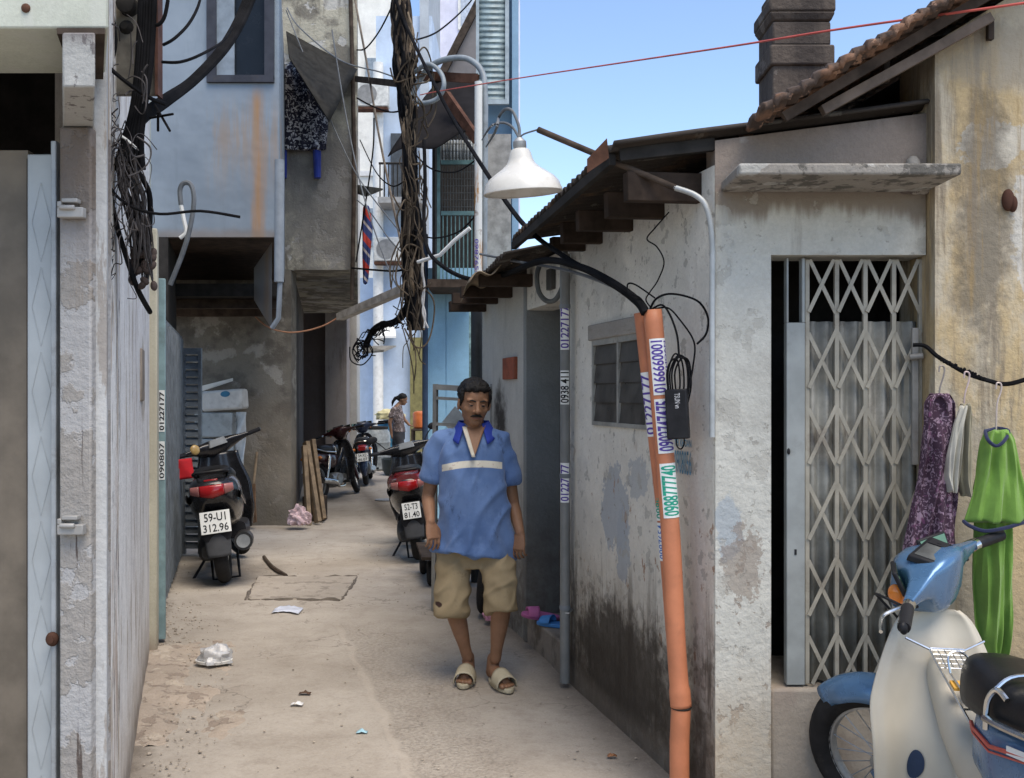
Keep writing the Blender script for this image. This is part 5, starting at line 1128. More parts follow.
# broken cement bulge at the left wall foot
mb = MB(); r5 = random.Random(2)
mb.grid(lambda u, v: LP(lerp(4.4,6.5,v), lerp(-.01,.50,u), .034*(1-u)**1.3*math.sin(PI*v)**.7-.013+.022*NZ.noise(V((u*3,v*7,0)))+.010*NZ.noise(V((u*11,v*24,4)))), 30, 70); tag(mb.build('cement_patch', plaster('broken_cement',(.42,.35,.28),[((.25,.2,.16),'patch',dict(sc=9,t=.55,e=.05,k=.7)),((.52,.45,.36),'patch',dict(sc=4,t=.55,e=.06,k=.6))],bump=.8)), kind='structure')
# drain cover
dc = thing('drain_cover', 'cracked rectangular concrete drain cover set in the lane', 'drain cover', G(302,588))
q = [G(246,600),G(341,600),G(357,577),G(258,577)]; cen = sum(q,V((0,0,0)))/4
mb = MB(); mb.slab([(p.x,p.y) for p in q], -.02, .010)
mb.build('slab', plaster('cover_concrete',(.37,.325,.27),[((.2,.17,.14),'patch',dict(sc=7,t=.56,e=.05,k=.6))],bump=.7), dc, bevel=.008)
for i in range(4):
    a, b = q[i], q[(i+1)%4]; mb = MB()
    mb.tube([a.lerp(b,k/14)+V((r5.uniform(-.012,.012),r5.uniform(-.02,.02),-.002)) for k in range(15)], [r5.choice((.004,.010,.016,.022)) for k in range(15)], 6)
    mb.build('gap', simple('gap_dirt',(.13,.11,.09),.95,var=.3), dc)
mb = MB(); mb.tube(smoothpath([G(264,558)+V((0,0,.01)),G(272,568)+V((0,0,.012)),G(286,577)+V((0,0,.01))],5), .018, 6); tag(mb.build('stick', m_darkwd), 'dark stick lying beyond the drain cover', 'stick')
# slippers on the sill
def slipper(name, px, zb, yy, rot, col, lab):
    m_ = simple(name+'_foam', col, .6, var=.1, bump=.1); t = thing('slipper', lab, 'slipper', P(px,zb,yy), (0,0,R(rot)), 'slippers on the door sill', local=True)
    mb = MB(); poly = []
    for k in range(24):
        a = 2*PI*k/24; x_ = .045*math.cos(a)*(1+.18*math.sin(a)); poly.append((x_, .125*math.sin(a)))
    mb.slab(poly, 0, .022); mb.build('sole', m_, t, bevel=.005)
    mb = MB(); mb.grid(lambda u,v: V((.05*math.cos(PI*(1-u)), .02+.07*v, .018+.045*math.sin(PI*u)*(1-.3*v))), 14, 4); mb.build('strap', m_, t, solid=.005)
slipper('blue', 541, 0, 5.8, 62, (.06,.22,.52), 'blue foam slipper lying on the door sill')
slipper('pink', 541, 0, 5.8, 105, (.42,.12,.28), 'pink foam slipper lying on the blue one')
for o in bpy.data.objects:
    if o.name.startswith('slipper'):
        if 'blue foam' in o['label']: o.location = WP((sd0+sd1)/2+.02, -.08, .177)
        else: o.location = WP((sd0+sd1)/2+.17, -.03, .20); o.rotation_euler = (R(8),R(-14),R(100))
# metal rack standing past the end of the wall
rk = thing('metal_rack', 'grey steel ladder rack standing beyond the man at the end of the low house', 'rack', (-.36,7.2,0))
yr = 7.2; m_rk = simple('rack_grey',(.22,.22,.21),.5,.3,dirt=.4)
for px in (434, 491.5): mb = MB(); mb.bar((X(px,yr),yr,0), (X(px,yr)+.01,yr+.02,H+(HY-384)/F*yr), .03, .03); mb.build('upright', m_rk, rk)
for py, w_ in ((387,.04),(398,.022),(424,.022),(452,.022),(482,.022)):
    mb = MB(); mb.bar((X(434,yr)+.015,yr+.005,H+(HY-py)/F*yr), (X(491.5,yr)-.01,yr+.005,H+(HY-py-3)/F*yr), .022, w_); mb.build('rung', m_rk, rk)
mb = MB(); mb.hexa([P(442,422,7.27),P(455,406,7.27),P(470,422,7.27),P(457,438,7.27),P(442,422,7.285),P(455,406,7.285),P(470,422,7.285),P(457,438,7.285)]); mb.build('diamond_plate', m_steel, rk)
mb = MB(); mb.box(X(469,8.6),X(473,8.6),8.6,8.63,H-.02*8.6,H+.095*8.6); tag(mb.build('sign_strip', simple('greenish_strip',(.20,.32,.33),.6,var=.5,sc=25)), 'narrow green and white strip sign at the end of the low house', 'sign')
mb = MB(); mb.tube([(X(477,8.3),8.3,-.01),(X(477,8.3),8.3,2.3)], .05, 12); tag(mb.build('dark_pipe', simple('dark_pipe',(.03,.035,.04),.5)), 'dark drain pipe at the far corner of the low house', 'pipe')
# far: barrels, basin, jug around the woman
def barrel(name, px, py, Y, r, h, mat, lab, cat):
    c = G(px, py) if Y is None else V(((px-CX)/F*Y, Y, 0))
    t = thing(name, lab, cat, c)
    mb = MB(MT.Translation(c)); mb.lathe([(r*.9,0),(r,.03),(r,h*.3),(r*1.03,h*.33),(r,h*.36),(r,h*.64),(r*1.03,h*.67),(r,h*.7),(r*.98,h*.9),(r*.8,h)], 24); mb.build('drum', mat, t)
    mb = MB(MT.Translation(c)); mb.lathe([(r*.82,h*.99),(r*.86,h*1.0),(r*.86,h*1.05),(r*.2,h*1.07)], 24); mb.build('lid', m_dark, t)
barrel('water_drum', 390, 0, 21.5, .30, .95, simple('drum_blue',(.05,.20,.33),.4,var=.2,dirt=.3), 'blue plastic water drum behind the woman', 'drum')
barrel('water_drum', 375, 0, 20.8, .32, .85, simple('drum_grey',(.25,.27,.27),.4,var=.3,dirt=.3), 'grey wrapped drum left of the blue drum', 'drum')
tb = thing('table', 'small dark table carrying an orange tub near the woman', 'table', (X(421,20.5),20.5,0))
mb = MB(); mb.box(X(412,20.5),X(430,20.5),20.3,20.8,.82,.86); mb.build('top', m_darkwd, tb, bevel=.01)
for dx in (413,429):
    for dy in (20.33,20.77): mb = MB(); mb.box(X(dx,20.5)-.02,X(dx,20.5)+.02,dy-.02,dy+.02,0,.82); mb.build('leg', m_darkwd, tb)
mb = MB(MT.Translation((X(420,20.5),20.55,.862))); mb.lathe([(.12,0),(.15,.03),(.155,.3),(.13,.34),(.05,.36)], 20); tag(mb.build('tub', simple('orange_tub',(.50,.14,.04),.4,var=.15)), 'orange plastic tub on the small dark table', 'tub')
mb = bagmesh(V((X(390,21.3),21.3,1.03)), .3,.2,.14, 4, 6, .3); tag(mb.build('sack', simple('yellow_sack',(.50,.45,.25),.7,var=.25)), 'pale yellow sack on top of the blue drum', 'sack')
mb = MB(MT.Translation((X(401,19.4),19.4,0))); mb.lathe([(.30,0),(.36,.10),(.38,.32),(.36,.32),(.33,.1),(.0,.05)], 28, cap=False); tag(mb.build('basin', simple('dark_basin',(.05,.06,.06),.5)), 'dark wash basin on the ground beside the woman', 'basin')
mb = MB(); mb.lathe([(.16,0),(.17,.01),(.0,.015)],20,MT.Translation(G(386,500))); tag(mb.build('tin_plate', m_steel), 'flat tin plate lying on the lane', 'plate')
# ================================================================== two-wheelers (forward is +Y, rider's right is +X)
def secxz(xc, y, zc, hw, hh, n=24, e=2.6, top=None):
    out = []
    for k in range(n):
        a = 2*PI*k/n; c, s = math.cos(a), math.sin(a)
        out.append(V((xc+hw*math.copysign(abs(c)**(2/e),c), y, zc+hh*math.copysign(abs(s)**(2/e),s))))
    return out
def secyz(x, yc, zc, hd, hh, n=24, e=2.6, sh=0):
    out = []
    for k in range(n):
        a = 2*PI*k/n; c, s = math.cos(a), math.sin(a); z = hh*math.copysign(abs(s)**(2/e),s)
        out.append(V((x, yc+hd*math.copysign(abs(c)**(2/e),c)+sh*z, zc+z)))
    return out
def wheel(name, root, y, z, Rr, r, T=None, spokes=18, matrim=None):
    mb = MB(T); mb.torus((0,y,z), (1,0,0), Rr, r, 44, 12); w = mb.build(name, m_rubber, root)
    mb = MB(T)
    for dx in (-.018,.018): mb.torus((dx,y,z), (1,0,0), Rr-r*.75, .007, 40, 6)
    mb.torus((0,y,z), (1,0,0), Rr-r*.95, .012, 40, 6, sx=1.6); mb.build('rim', matrim or m_steel, w)
    mb = MB(T); mb.tube([T@V((0,0,0)) if False else (-.045,y,z),(.045,y,z)], .035, 16)
    for k in range(spokes):
        a = 2*PI*k/spokes; sgn = 1 if k%2 else -1; b = a+.25*sgn
        mb.tube([(.03*sgn,y+.03*math.cos(a),z+.03*math.sin(a)),(.008*sgn,y+(Rr-r*.95)*math.cos(b),z+(Rr-r*.95)*math.sin(b))], .0022, 4)
    mb.build('spokes', m_steel, w); return w
def plate(root, T, l1, l2, w=.19, h=.14):
    mb = MB(T); mb.box(-w/2,w/2,-.002,.002,-h/2,h/2); p = mb.build('number_plate', m_plate, root, bevel=.0015)
    mb = MB(T)
    mb.text(l1, lambda u,v: V((lerp(-w*.36,w*.36,u),-.004,lerp(.008,h*.42,v)))); mb.text(l2, lambda u,v: V((lerp(-w*.42,w*.42,u),-.004,lerp(-h*.42,-.012,v)))); mb.build('plate_number', m_ink, p)

def underbone(name, label, loc, rz, lean, steer, body, shield, group=None, pl=None, fine=False, metal=None):
    t = thing(name, label, 'motorbike', loc, (0, R(lean), R(rz)), group, local=True)
    hd = V((0,.28,.96)); ax = V((0,-.45,.89)).normalized()
    S = MT.Translation(hd) @ MT.Rotation(R(steer), 4, ax) @ MT.Translation(-hd)
    fy, ry, wz, Rr, r = .60, -.60, .283, .238, .045
    wheel('wheel', t, fy, wz, Rr, r, S, 22 if fine else 12); wheel('wheel', t, ry, wz, Rr, r, None, 22 if fine else 12)
    # front mudguard
    def fen(yc, a0, a1, rad, w, drop):
        def fn(u, v):
            a = lerp(a0, a1, v); th = lerp(-1.35, 1.35, u); rr = rad-drop*(1-math.cos(th))*1.35
            taper = .55+.45*sstep(0,.22,v)*sstep(1.02,.8,v)
            return V((w*math.sin(th)*taper, yc+rr*math.cos(a), wz+rr*math.sin(a)))
        return fn
    mb = MB(S); mb.grid(fen(fy, R(48), R(150), .312, .066, .07), 12, 26); mb.build('mudguard', body, t, solid=.004)
    mb = MB(S)
    for sx in (-1,1):
        mb.tube(smoothpath([(sx*.055,.40,.70),(sx*.06,.49,.50),(sx*.066,.535,.30),(sx*.066,.545,.22)],5), [.03]*6+[.028]*6+[.026]*4, 12)
        mb.tube(smoothpath([(sx*.066,.54,.215),(sx*.068,.58,.225),(sx*.068,.605,.275)],5), .02, 10)
        if fine: mb.torus((sx*.068,.535,.30),(1,0,0),.05,.018,24,8)
    mb.build('fork', body, t)
    # handlebar cover, bars, clocks
    mb = MB(S); c = hd
    secs = [(-.25,.016,.016,0,0),(-.20,.024,.022,.005,0),(-.15,.034,.034,.012,-.002),(-.105,.05,.05,.025,-.008),(-.075,.085,.085,.05,-.03),(-.03,.10,.10,.06,-.04),(.03,.10,.10,.06,-.04),(.075,.085,.085,.05,-.03),(.105,.05,.05,.025,-.008),(.15,.034,.034,.012,-.002),(.20,.024,.022,.005,0),(.25,.016,.016,0,0)]
    mb.loft([secyz(x, c.y+dy, c.z+.035+dz+.012*(1-abs(x)/.25)-abs(x)*.02, hd_, hh, 24, 5 if fine else 3.2, -.25) for x,hd_,hh,dy,dz in secs]); mb.build('handlebar_cover', body, t)
    for sx in (-1,1): mb = MB(S); mb.tube([(sx*.245,c.y-.002,c.z+.028),(sx*.275,c.y-.008,c.z+.026)], .019, 14); mb.build('switch_collar', m_chrome, t)
    for sx in (-1,1):
        mb = MB(S); a = V((sx*.272,c.y-.008,c.z+.027)); b = V((sx*.385,c.y-.045,c.z+.018)); d=(b-a)
        mb.tube([a+d*k/12 for k in range(13)], [.0185+.0012*(k%2) for k in range(13)], 14); mb.ell(b,.02,.012,.02,None,12,6); mb.build('grip', m_blackpl, t)
        mb = MB(S); mb.tube(smoothpath([(sx*.255,c.y+.02,c.z+.02),(sx*.31,c.y+.055,c.z+.012),(sx*.40,c.y+.02,c.z+.005)],5), .006, 6); mb.build('lever', m_chrome, t)
    T2 = S @ MT.Translation(c+V((0,.02,.088))) @ MT.Rotation(R(18),4,'X')
    mb = MB(T2); mb.loft([[V((x*k,y*k,z)) for x,y in ((-.075,-.04),(.075,-.04),(.085,.045),(-.085,.045))] for k,z in ((1.05,0),(1,.018),(.94,.02))]); mb.build('instrument_bezel', m_blackpl, t, bevel=.004)
    mb = MB(T2); mb.box(-.066,.028,-.031,.033,.0205,.0215); mb.build('speedometer', simple('dial_glass',(.10,.105,.10),.08,var=.4,bump=0,spec=.7), t)
    mb = MB(T2); mb.box(.034,.070,-.028,.030,.0205,.0225); mb.box(.046,.056,-.005,.008,.0225,.024); mb.build('fuel_dial', m_ink, t)
    mb = MB(S); mb.ell((0,c.y+.135,c.z-.01),.06,.03,.06); mb.build('headlight', m_clearl, t)
    for sx in (-1,1):
        Tm = S @ MT.Translation(c+V((sx*.135,.075,.06))) @ MT.Rotation(R(-sx*28),4,'Z') @ MT.Rotation(R(-14),4,'X')
        mb = MB(Tm); mb.box(-.055,.055,-.006,.008,-.042,.042); mr = mb.build('mirror', m_blackpl, t, bevel=.005)
        mb = MB(Tm); mb.box(-.048,.048,-.0085,-.0062,-.035,.035); mb.build('mirror_glass', simple('mirror_face',(.16,.22,.13),.08,1.0,var=.02,bump=0), mr)  # green tint paints the reflection of the green clothes into the glass
        mb = MB(S); mb.tube([c+V((sx*.14,.08,.035)),c+V((sx*.15,.03,.0)),c+V((sx*.2,.0,.0))], .006, 6); mb.build('mirror_stem', m_blackpl, mr)
        mb = MB(S); mb.ell(c+V((sx*.150,.085,.012)),.020,.026,.034); mb.build('indicator', m_orangel, t)
    mb = MB(S)
    for sx in (-1,1): mb.tube(smoothpath([c+V((sx*.24,.03,.02)),c+V((sx*.20,.12,.03)),c+V((sx*.10,.17,-.03)),c+V((sx*.03,.13,-.16))],6), .0045, 6)
    mb.build('control_cables', m_blackpl, t)
    # leg shield with central tunnel
    HWS = [(0,.085),(.03,.112),(.08,.138),(.2,.175),(.36,.212),(.46,.224),(.6,.218),(.8,.20),(.92,.18),(1,.15)]
    HSM = smoothpath([(a_,b_,0) for a_,b_ in HWS], 10)
    def hw(v):
        for i in range(len(HSM)-1):
            if v <= HSM[i+1].x: return lerp(HSM[i].y,HSM[i+1].y,max(0,min(1,(v-HSM[i].x)/max(1e-6,HSM[i+1].x-HSM[i].x))))
        return HSM[-1].y
    def ls(u, v):
        w = u*2-1; x = w*hw(v); z = lerp(.865,.20,v)
        y = lerp(.335,.20,v) + .05*sstep(.55,1,v) - .035*abs(w)**2.2 + .02*sstep(.8,1,abs(w))
        y -= (.035+.085*sstep(.25,.8,v))*math.exp(-(w/lerp(.33,.28,v))**2)*sstep(.0,.2,v)
        return V((x,y,z))
    mb = MB(); mb.grid(ls, 40, 44); lsh = mb.build('leg_shield', shield, t, solid=.005)
    if fine:
        mb = MB(); 
        def ov(u, v):
            a = 2*PI*u; k = .001+v; x = -.085+.021*k*math.cos(a); z = .40+.045*k*math.sin(a)+.25*.021*k*math.cos(a)
            vv = (.865-z)/.665; uu = (x/hw(vv)+1)/2; p = ls(uu, vv); return p+V((0,-.007,0))
        mb.grid(ov, 24, 3, wrap=True); mb.build('oval_opening', simple('oval_blue_dark',(.025,.04,.075),.5), lsh)
    # spine, engine, body under the seat
    mb = MB(); mb.loft([secxz(0,y,z,w,h) for y,z,w,h in ((.26,.68,.045,.07),(.15,.56,.055,.075),(.05,.48,.058,.075),(-.06,.45,.06,.085),(-.14,.47,.062,.10))]); mb.build('spine', shield, t)
    mb = MB()
    mb.loft([secxz(0,y,z,w,h,20,3) for y,z,w,h in ((-.28,.27,.09,.10),(-.18,.27,.115,.115),(-.02,.27,.115,.105),(.06,.28,.09,.08))])
    for k in range(7): mb.loft([secxz(0,.065+.024*k,.285,.07,.062,20,4),secxz(0,.073+.024*k,.285,.07,.062,20,4)])
    mb.tube([(0,.06,.285),(0,.25,.29)], .045, 14); mb.tube([(-.12,-.13,.27),(.125,-.13,.27)], .075, 20)
    mb.build('engine', simple('engine_alloy',(.25,.25,.24),.5,.6,var=.25,dirt=.4), t)
    mb = MB(); mb.loft([secxz(0,y,z,w,h,24,3) for y,z,w,h in ((-.02,.60,.05,.055),(-.10,.58,.10,.09),(-.22,.56,.125,.115),(-.38,.58,.122,.11),(-.55,.63,.10,.085),(-.72,.66,.085,.06))]); bd = mb.build('body_shell', body, t)
    if fine:
        mb = MB()
        for sx in (-1,1):
            for dz, th in ((.0,.006),(-.014,.003)):
                q = []
                for y,z,w,h in ((-.06,.595,.082,.08),(-.10,.59,.10,.09),(-.22,.58,.125,.115),(-.38,.605,.122,.11),(-.52,.645,.103,.085)): q.append(V((sx*(w+.0015),y,z+.03+dz)))
                mb.tube(q, th, 6)
        mb.build('red_stripe', simple('stripe_red',(.50,.09,.06),.4), bd)
        mb = MB()
        mb.bar((-.1275,-.30,.628),(-.1275,-.42,.640),.004,.022)
        mb.build('pale_badge', m_white, bd)
    mb = MB(); mb.loft([secxz(0,y,z,w,h,28,3.2) for y,z,w,h in ((.055,.715,.03,.045),(.035,.72,.062,.072),(-.01,.725,.095,.085),(-.09,.73,.122,.085),(-.22,.722,.132,.068),(-.30,.725,.130,.066),(-.36,.735,.132,.07),(-.50,.745,.13,.066),(-.64,.75,.115,.05),(-.67,.752,.10,.03))]); mb.build('seat', m_vinyl, t)
    mb = MB()
    for sx in (-1,1): mb.tube(smoothpath([(sx*.139,-.22,.655),(sx*.145,-.23,.73),(sx*.14,-.26,.77),(sx*.135,-.30,.755)],5), .008, 8); mb.tube(smoothpath([(sx*.145,-.22,.685),(sx*.148,-.34,.69),(sx*.146,-.60,.715),(sx*.10,-.78,.76),(0,-.80,.765)],5), .010, 8)
    mb.tube(smoothpath([(-.14,-.255,.772),(-.08,-.25,.806),(.08,-.25,.806),(.14,-.255,.772)],5), .006, 8)
    mb.build('grab_rail', m_chrome, t)
    for sx in (-1,1):
        mb = MB(); mb.tube([(sx*.135,-.44,.63),(sx*.135,-.53,.44)], .026, 16); mb.tube([(sx*.135,-.51,.48),(sx*.125,-.595,.29)], .019, 12); mb.torus((sx*.135,-.44,.64),(1,0,0),.016,.01,14,8); mb.build('shock_absorber', m_chrome, t)
    mb = MB(); mb.tube(smoothpath([(.06,.16,.25),(.10,.05,.17),(.13,-.2,.17),(.155,-.36,.24),(.16,-.8,.30)],6), [.018]*14+[.03]*4+[.043]*7, 14); mb.build('exhaust', m_chrome, t)
    mb = MB(); mb.bar((-.10,-.30,.30),(-.10,-.66,.30),.035,.13); mb.build('chain_case', body, t, bevel=.012)
    mb = MB(); mb.grid(fen(ry, R(35), R(200), .315, .07, .055), 12, 26); mb.build('mudguard', body, t, solid=.004)
    mb = MB(); mb.loft([secxz(0,y,z,w,h,20,3) for y,z,w,h in ((-.70,.66,.085,.05),(-.80,.65,.075,.045),(-.84,.645,.06,.035))]); mb.build('tail_light', m_redl, t)
    for sx in (-1,1):
        mb = MB(); mb.ell((sx*.14,-.76,.63),.03,.035,.025); mb.build('indicator', m_orangel, t)
    if pl: plate(t, MT.Translation((0,-.90,.50)) @ MT.Rotation(R(-18),4,'X'), *pl)
    mb = MB()
    mb.tube([(-.20,.0,.22),(.20,.0,.22)], .012, 8); mb.tube([(-.12,-.05,.2),(-.26,-.16,.005)], .01, 8)
    for sx in (-1,1): mb.tube([(sx*.13,.0,.225),(sx*.22,.0,.225)], .02, 10)
    mb.build('foot_rest', m_blackpl, t)
    if fine:                                                   # chrome wire carrier over the spine
        mb = MB(); q = lambda x, s, h: V((x, lerp(.235,-.055,s), lerp(.675,.475,s)+h))
        for sx in (-1,1):
            mb.tube(smoothpath([q(sx*.055,.0,.08),q(sx*.056,.25,.085),q(sx*.058,.7,.10),q(sx*.06,1,.11)],4), .0042, 6)
            mb.tube([q(sx*.055,.0,.08),q(sx*.13,-.05,.10)], .0042, 6)
            mb.tube([q(sx*.06,1,.11),q(sx*.062,1.02,.04)], .0042, 6)
        for s_ in (0,.72,.98): mb.tube([q(-.056,s_,.084+.026*s_),q(.056,s_,.084+.026*s_)], .0038, 6)
        mb.tube(smoothpath([q(-.03,.28,.085),q(-.03,.22,.12),q(0,.20,.13),q(.03,.22,.12),q(.03,.28,.085),q(.02,.7,.10)],4), .0036, 6)
        mb.tube(smoothpath([q(-.03,.28,.085),q(-.02,.7,.10)],4), .0036, 6)
        for k in range(5): mb.tube([q(-.055,.02+.05*k,.084),q(.055,.02+.05*k,.084)], .0026, 5)
        for k in range(4): mb.tube([q(-.033+.022*k,.0,.084),q(-.033+.022*k,.22,.086)], .0026, 5)
        mb.build('wire_carrier', m_chrome, t)
        mb = MB(); mb.hexa([q(-.04,.33,.078),q(.04,.33,.078),q(.04,.33,.07),q(-.04,.33,.07),q(-.04,.43,.082),q(.04,.43,.082),q(.04,.43,.074),q(-.04,.43,.074)]); mb.build('amber_label', simple('amber_label',(.55,.30,.05),.5), t)
        mb = MB(); mb.ell((.075,.20,.69),.014,.012,.018); mb.build('bag_hook', m_blackpl, t)
    return t

m_cubblue = simple('cub_blue', (.075,.165,.30), .28, .35, var=.08, bump=.01, dirt=.18, dirtcol=(.16,.15,.13), coat=.5)
m_cream = simple('cub_cream', (.44,.405,.33), .42, var=.06, sc=4, bump=.02, dirt=.35, dirtcol=(.27,.22,.16))
underbone('motorbike', 'blue moped with cream leg shield and black seat in front of the folding gate', (1.328, 2.883, 0), 5.7, 4, 42.4, m_cubblue, m_cream, None, None, True)
m_blk1 = simple('black_paint', (.015,.015,.017), .25, var=.2, bump=.01, dirt=.3, dirtcol=(.09,.08,.07), coat=.4)
m_dred = simple('dark_red_paint', (.13,.012,.014), .28, var=.2, bump=.01, dirt=.25, coat=.4)
m_navyp = simple('navy_paint', (.02,.03,.06), .3, var=.2, bump=.01, dirt=.3, coat=.3)
m_dred2 = simple('maroon_black_paint', (.035,.008,.009), .3, var=.3, bump=.01, dirt=.3, coat=.3)
b1 = G(331,502)
underbone('motorbike', 'dark red motorbike parked nearest the leaning boards by the passage', (b1.x-.02, b1.y+.75, 0), -15, -7, 20, m_dred2, m_blk1, 'motorbikes parked by the passage', ('52-T3','81.40'))
b2 = G(352,486)
underbone('motorbike', 'black motorbike with white plate standing beyond the dark red one', (b2.x+.16, b2.y+.75, 0), 6, -6, 10, m_navyp, m_blk1, 'motorbikes parked by the passage', ('54-X2','46.07'))

def scooter(name, label, loc, rz, lean, steer, body, tailmat, pl, group=None, redmirror=False, sc=1.0, upper=None):
    t = thing(name, label, 'scooter', loc, (0,R(lean),R(rz)), group, local=True); t.scale = (sc,sc,sc)
    hd = V((0,.42,.98)); ax = V((0,-.42,.9)).normalized(); S = MT.Translation(hd) @ MT.Rotation(R(steer),4,ax) @ MT.Translation(-hd)
    for nm, y, T_ in (('wheel',.66,S),('wheel',-.60,None)):
        mb = MB(T_); mb.torus((0,y,.235),(1,0,0),.18,.054,36,12); w = mb.build(nm, m_rubber, t)
        mb = MB(T_); mb.lathe([(.0,-.04),(.05,-.045),(.13,-.03),(.14,0),(.13,.03),(.05,.045),(0,.04)],24,MT.Translation((0,y,.235))@MT.Rotation(R(90),4,'Y'),cap=False); mb.build('rim', m_steel, w)
    mb = MB(); mb.loft([secxz(0,y,z,w,h,28,2.8) for y,z,w,h in ((.02,.50,.10,.14),(-.08,.56,.155,.20),(-.25,.60,.19,.22),(-.45,.64,.20,.20),(-.62,.68,.185,.165),(-.74,.70,.155,.125),(-.81,.715,.11,.085),(-.835,.72,.06,.045))]); mb.build('body_shell', body, t)
    mb = MB(); mb.loft([secxz(0,y,z,w,h,24,3) for y,z,w,h in ((.04,.76,.06,.03),(-.02,.775,.13,.05),(-.2,.79,.155,.055),(-.36,.81,.155,.06),(-.55,.845,.14,.055),(-.66,.85,.09,.03))]); mb.build('seat', m_vinyl, t)
    if upper:
        mb = MB(); mb.loft([secxz(0,y,z,w,h,28,2.6) for y,z,w,h in ((-.06,.66,.12,.10),(-.25,.70,.195,.125),(-.45,.73,.205,.12),(-.62,.755,.19,.10),(-.74,.77,.16,.075),(-.82,.785,.10,.045))]); mb.build('tail_cover', upper, t)
    # tail lamp: red middle, clear ends
    def tl(x0, x1):
        mb = MB(); n = 12
        def fn(u, v):
            x = lerp(x0,x1,u); a = lerp(-1,1,v); k = 1-abs(x)/.165
            return V((x, -.842+.055*(x/.155)**2+.012*a*a, .725+.018*abs(x)/.16+a*(.012+.032*max(0,k)**.6)))
        mb.grid(fn, n, 8); return mb
    tl(-.085,.085).build('tail_light', m_redl, t, solid=.012)
    for a_, b_ in ((-.150,-.088),(.088,.150)): tl(a_,b_).build('indicator', simple('pinkish_lens',(.30,.12,.11),.15,var=.1,bump=0,coat=.4), t, solid=.012)
    mb = MB(); mb.box(-.05,.05,-.80,-.77,.80,.815); mb.build('brake_strip', m_redl, t, bevel=.004)
    for sx in (-1,1):
        mb = MB(); mb.grid(lambda u,v: V((sx*(.192+.006*math.sin(PI*v)), lerp(-.15,-.72,u), lerp(.56,.66,u)+lerp(-.03,.03,v)-.0+.03*u)), 12, 4); mb.build('trim', tailmat, t, solid=.006)
    plate(t, MT.Translation((0,-.845,.50)) @ MT.Rotation(R(-12),4,'X'), pl[0], pl[1], *(pl[2:] or (.215, .165)))
    mb = MB(); mb.loft([secxz(0,y,z,w,h,20,3.5) for y,z,w,h in ((-.62,.48,.10,.10),(-.78,.46,.105,.12),(-.835,.45,.11,.10))]); mb.build('plate_holder', m_blackpl, t)
    mb = MB()
    mb.grid(lambda u,v: V((lerp(-.09,.09,u)*(1-.25*max(0,v-.6)), -.825-.035*v+.04*(2*u-1)**2*.5, lerp(.42,.24,v))), 10, 8); mb.build('mud_flap', simple('flap_grey',(.06,.062,.066),.55), t, solid=.008)
    mb = MB(); mb.tube(smoothpath([(.16,-.20,.27),(.17,-.40,.30),(.175,-.62,.31),(.178,-.80,.325)],5), [.04]*4+[.06]*4+[.072]*6+[.068]*2, 18); ex = mb.build('exhaust', simple('exhaust_dark',(.045,.043,.042),.4,.5,var=.3), t)
    mb = MB(); mb.tube([(.178,-.80,.325),(.178,-.815,.326)], .05, 18); mb.build('exhaust_cap', m_steel, ex)
    mb = MB(); mb.loft([secxz(-.09,y,z,w,h,20,3) for y,z,w,h in ((-.05,.28,.07,.07),(-.3,.28,.085,.09),(-.6,.27,.08,.085),(-.68,.26,.05,.05))]); mb.build('engine', simple('engine_dark',(.06,.06,.06),.55,.4,var=.3,dirt=.3), t)
    mb = MB(); mb.loft([secxz(0,y,z,w,h,24,4) for y,z,w,h in ((.0,.32,.17,.07),(.2,.29,.19,.05),(.36,.31,.19,.07))]); mb.build('footboard', m_blackpl, t)
    def ls(u, v):
        w = u*2-1; hw_ = lerp(.15,.235,sstep(0,.5,v))*(1-.15*sstep(.75,1,v)); return V((w*hw_, lerp(.45,.36,v)+.10*sstep(.6,1,v)-.05*abs(w)**2-.03*math.exp(-(w/.4)**2), lerp(.95,.28,v)))
    mb = MB(); mb.grid(ls, 24, 24); mb.build('leg_shield', body, t, solid=.03)
    mb = MB(S); mb.grid(lambda u,v: V((.065*math.sin(lerp(-1.3,1.3,u)), .66+.25*math.cos(lerp(.1,2.6,v)), .235+.25*math.sin(lerp(.1,2.6,v))-.04*(1-math.cos(lerp(-1.3,1.3,u))))), 10, 18); mb.build('mudguard', body, t, solid=.006)
    mb = MB(S)
    for sx in (-1,1): mb.tube([(sx*.07,.48,.62),(sx*.07,.66,.235)], .02, 10)
    mb.build('fork', m_steel, t)
    mb = MB(S); c = hd
    mb.loft([secyz(x,c.y+.01+dy,c.z+.02+dz,d_,h_,20,2.6,-.3) for x,d_,h_,dy,dz in ((-.30,.018,.018,-.03,.02),(-.22,.03,.03,-.015,.015),(-.13,.06,.055,.015,.005),(-.05,.085,.075,.04,-.01),(.05,.085,.075,.04,-.01),(.13,.06,.055,.015,.005),(.22,.03,.03,-.015,.015),(.30,.018,.018,-.03,.02))]); mb.build('handlebar_cover', body, t)
    mb = MB(S); mb.loft([[V((x*k,c.y-.045+yy,c.z+.05+z)) for x,z in ((-.085,-.02),(.085,-.02),(.07,.04),(-.07,.04))] for k,yy in ((1,0),(.92,-.012))]); mb.build('instrument_panel', simple('grey_dial',(.28,.29,.29),.2,var=.2,bump=0), t)
    for sx in (-1,1):
        mb = MB(S); mb.tube([(sx*.29,c.y-.025,c.z+.04),(sx*.39,c.y-.07,c.z+.05)], .019, 12); mb.build('grip', m_blackpl, t)
        mb = MB(S); mb.tube(smoothpath([(sx*.28,c.y+.0,c.z+.045),(sx*.34,c.y+.02,c.z+.045),(sx*.41,c.y-.03,c.z+.05)],4), .006, 6); mb.build('lever', m_chrome, t)
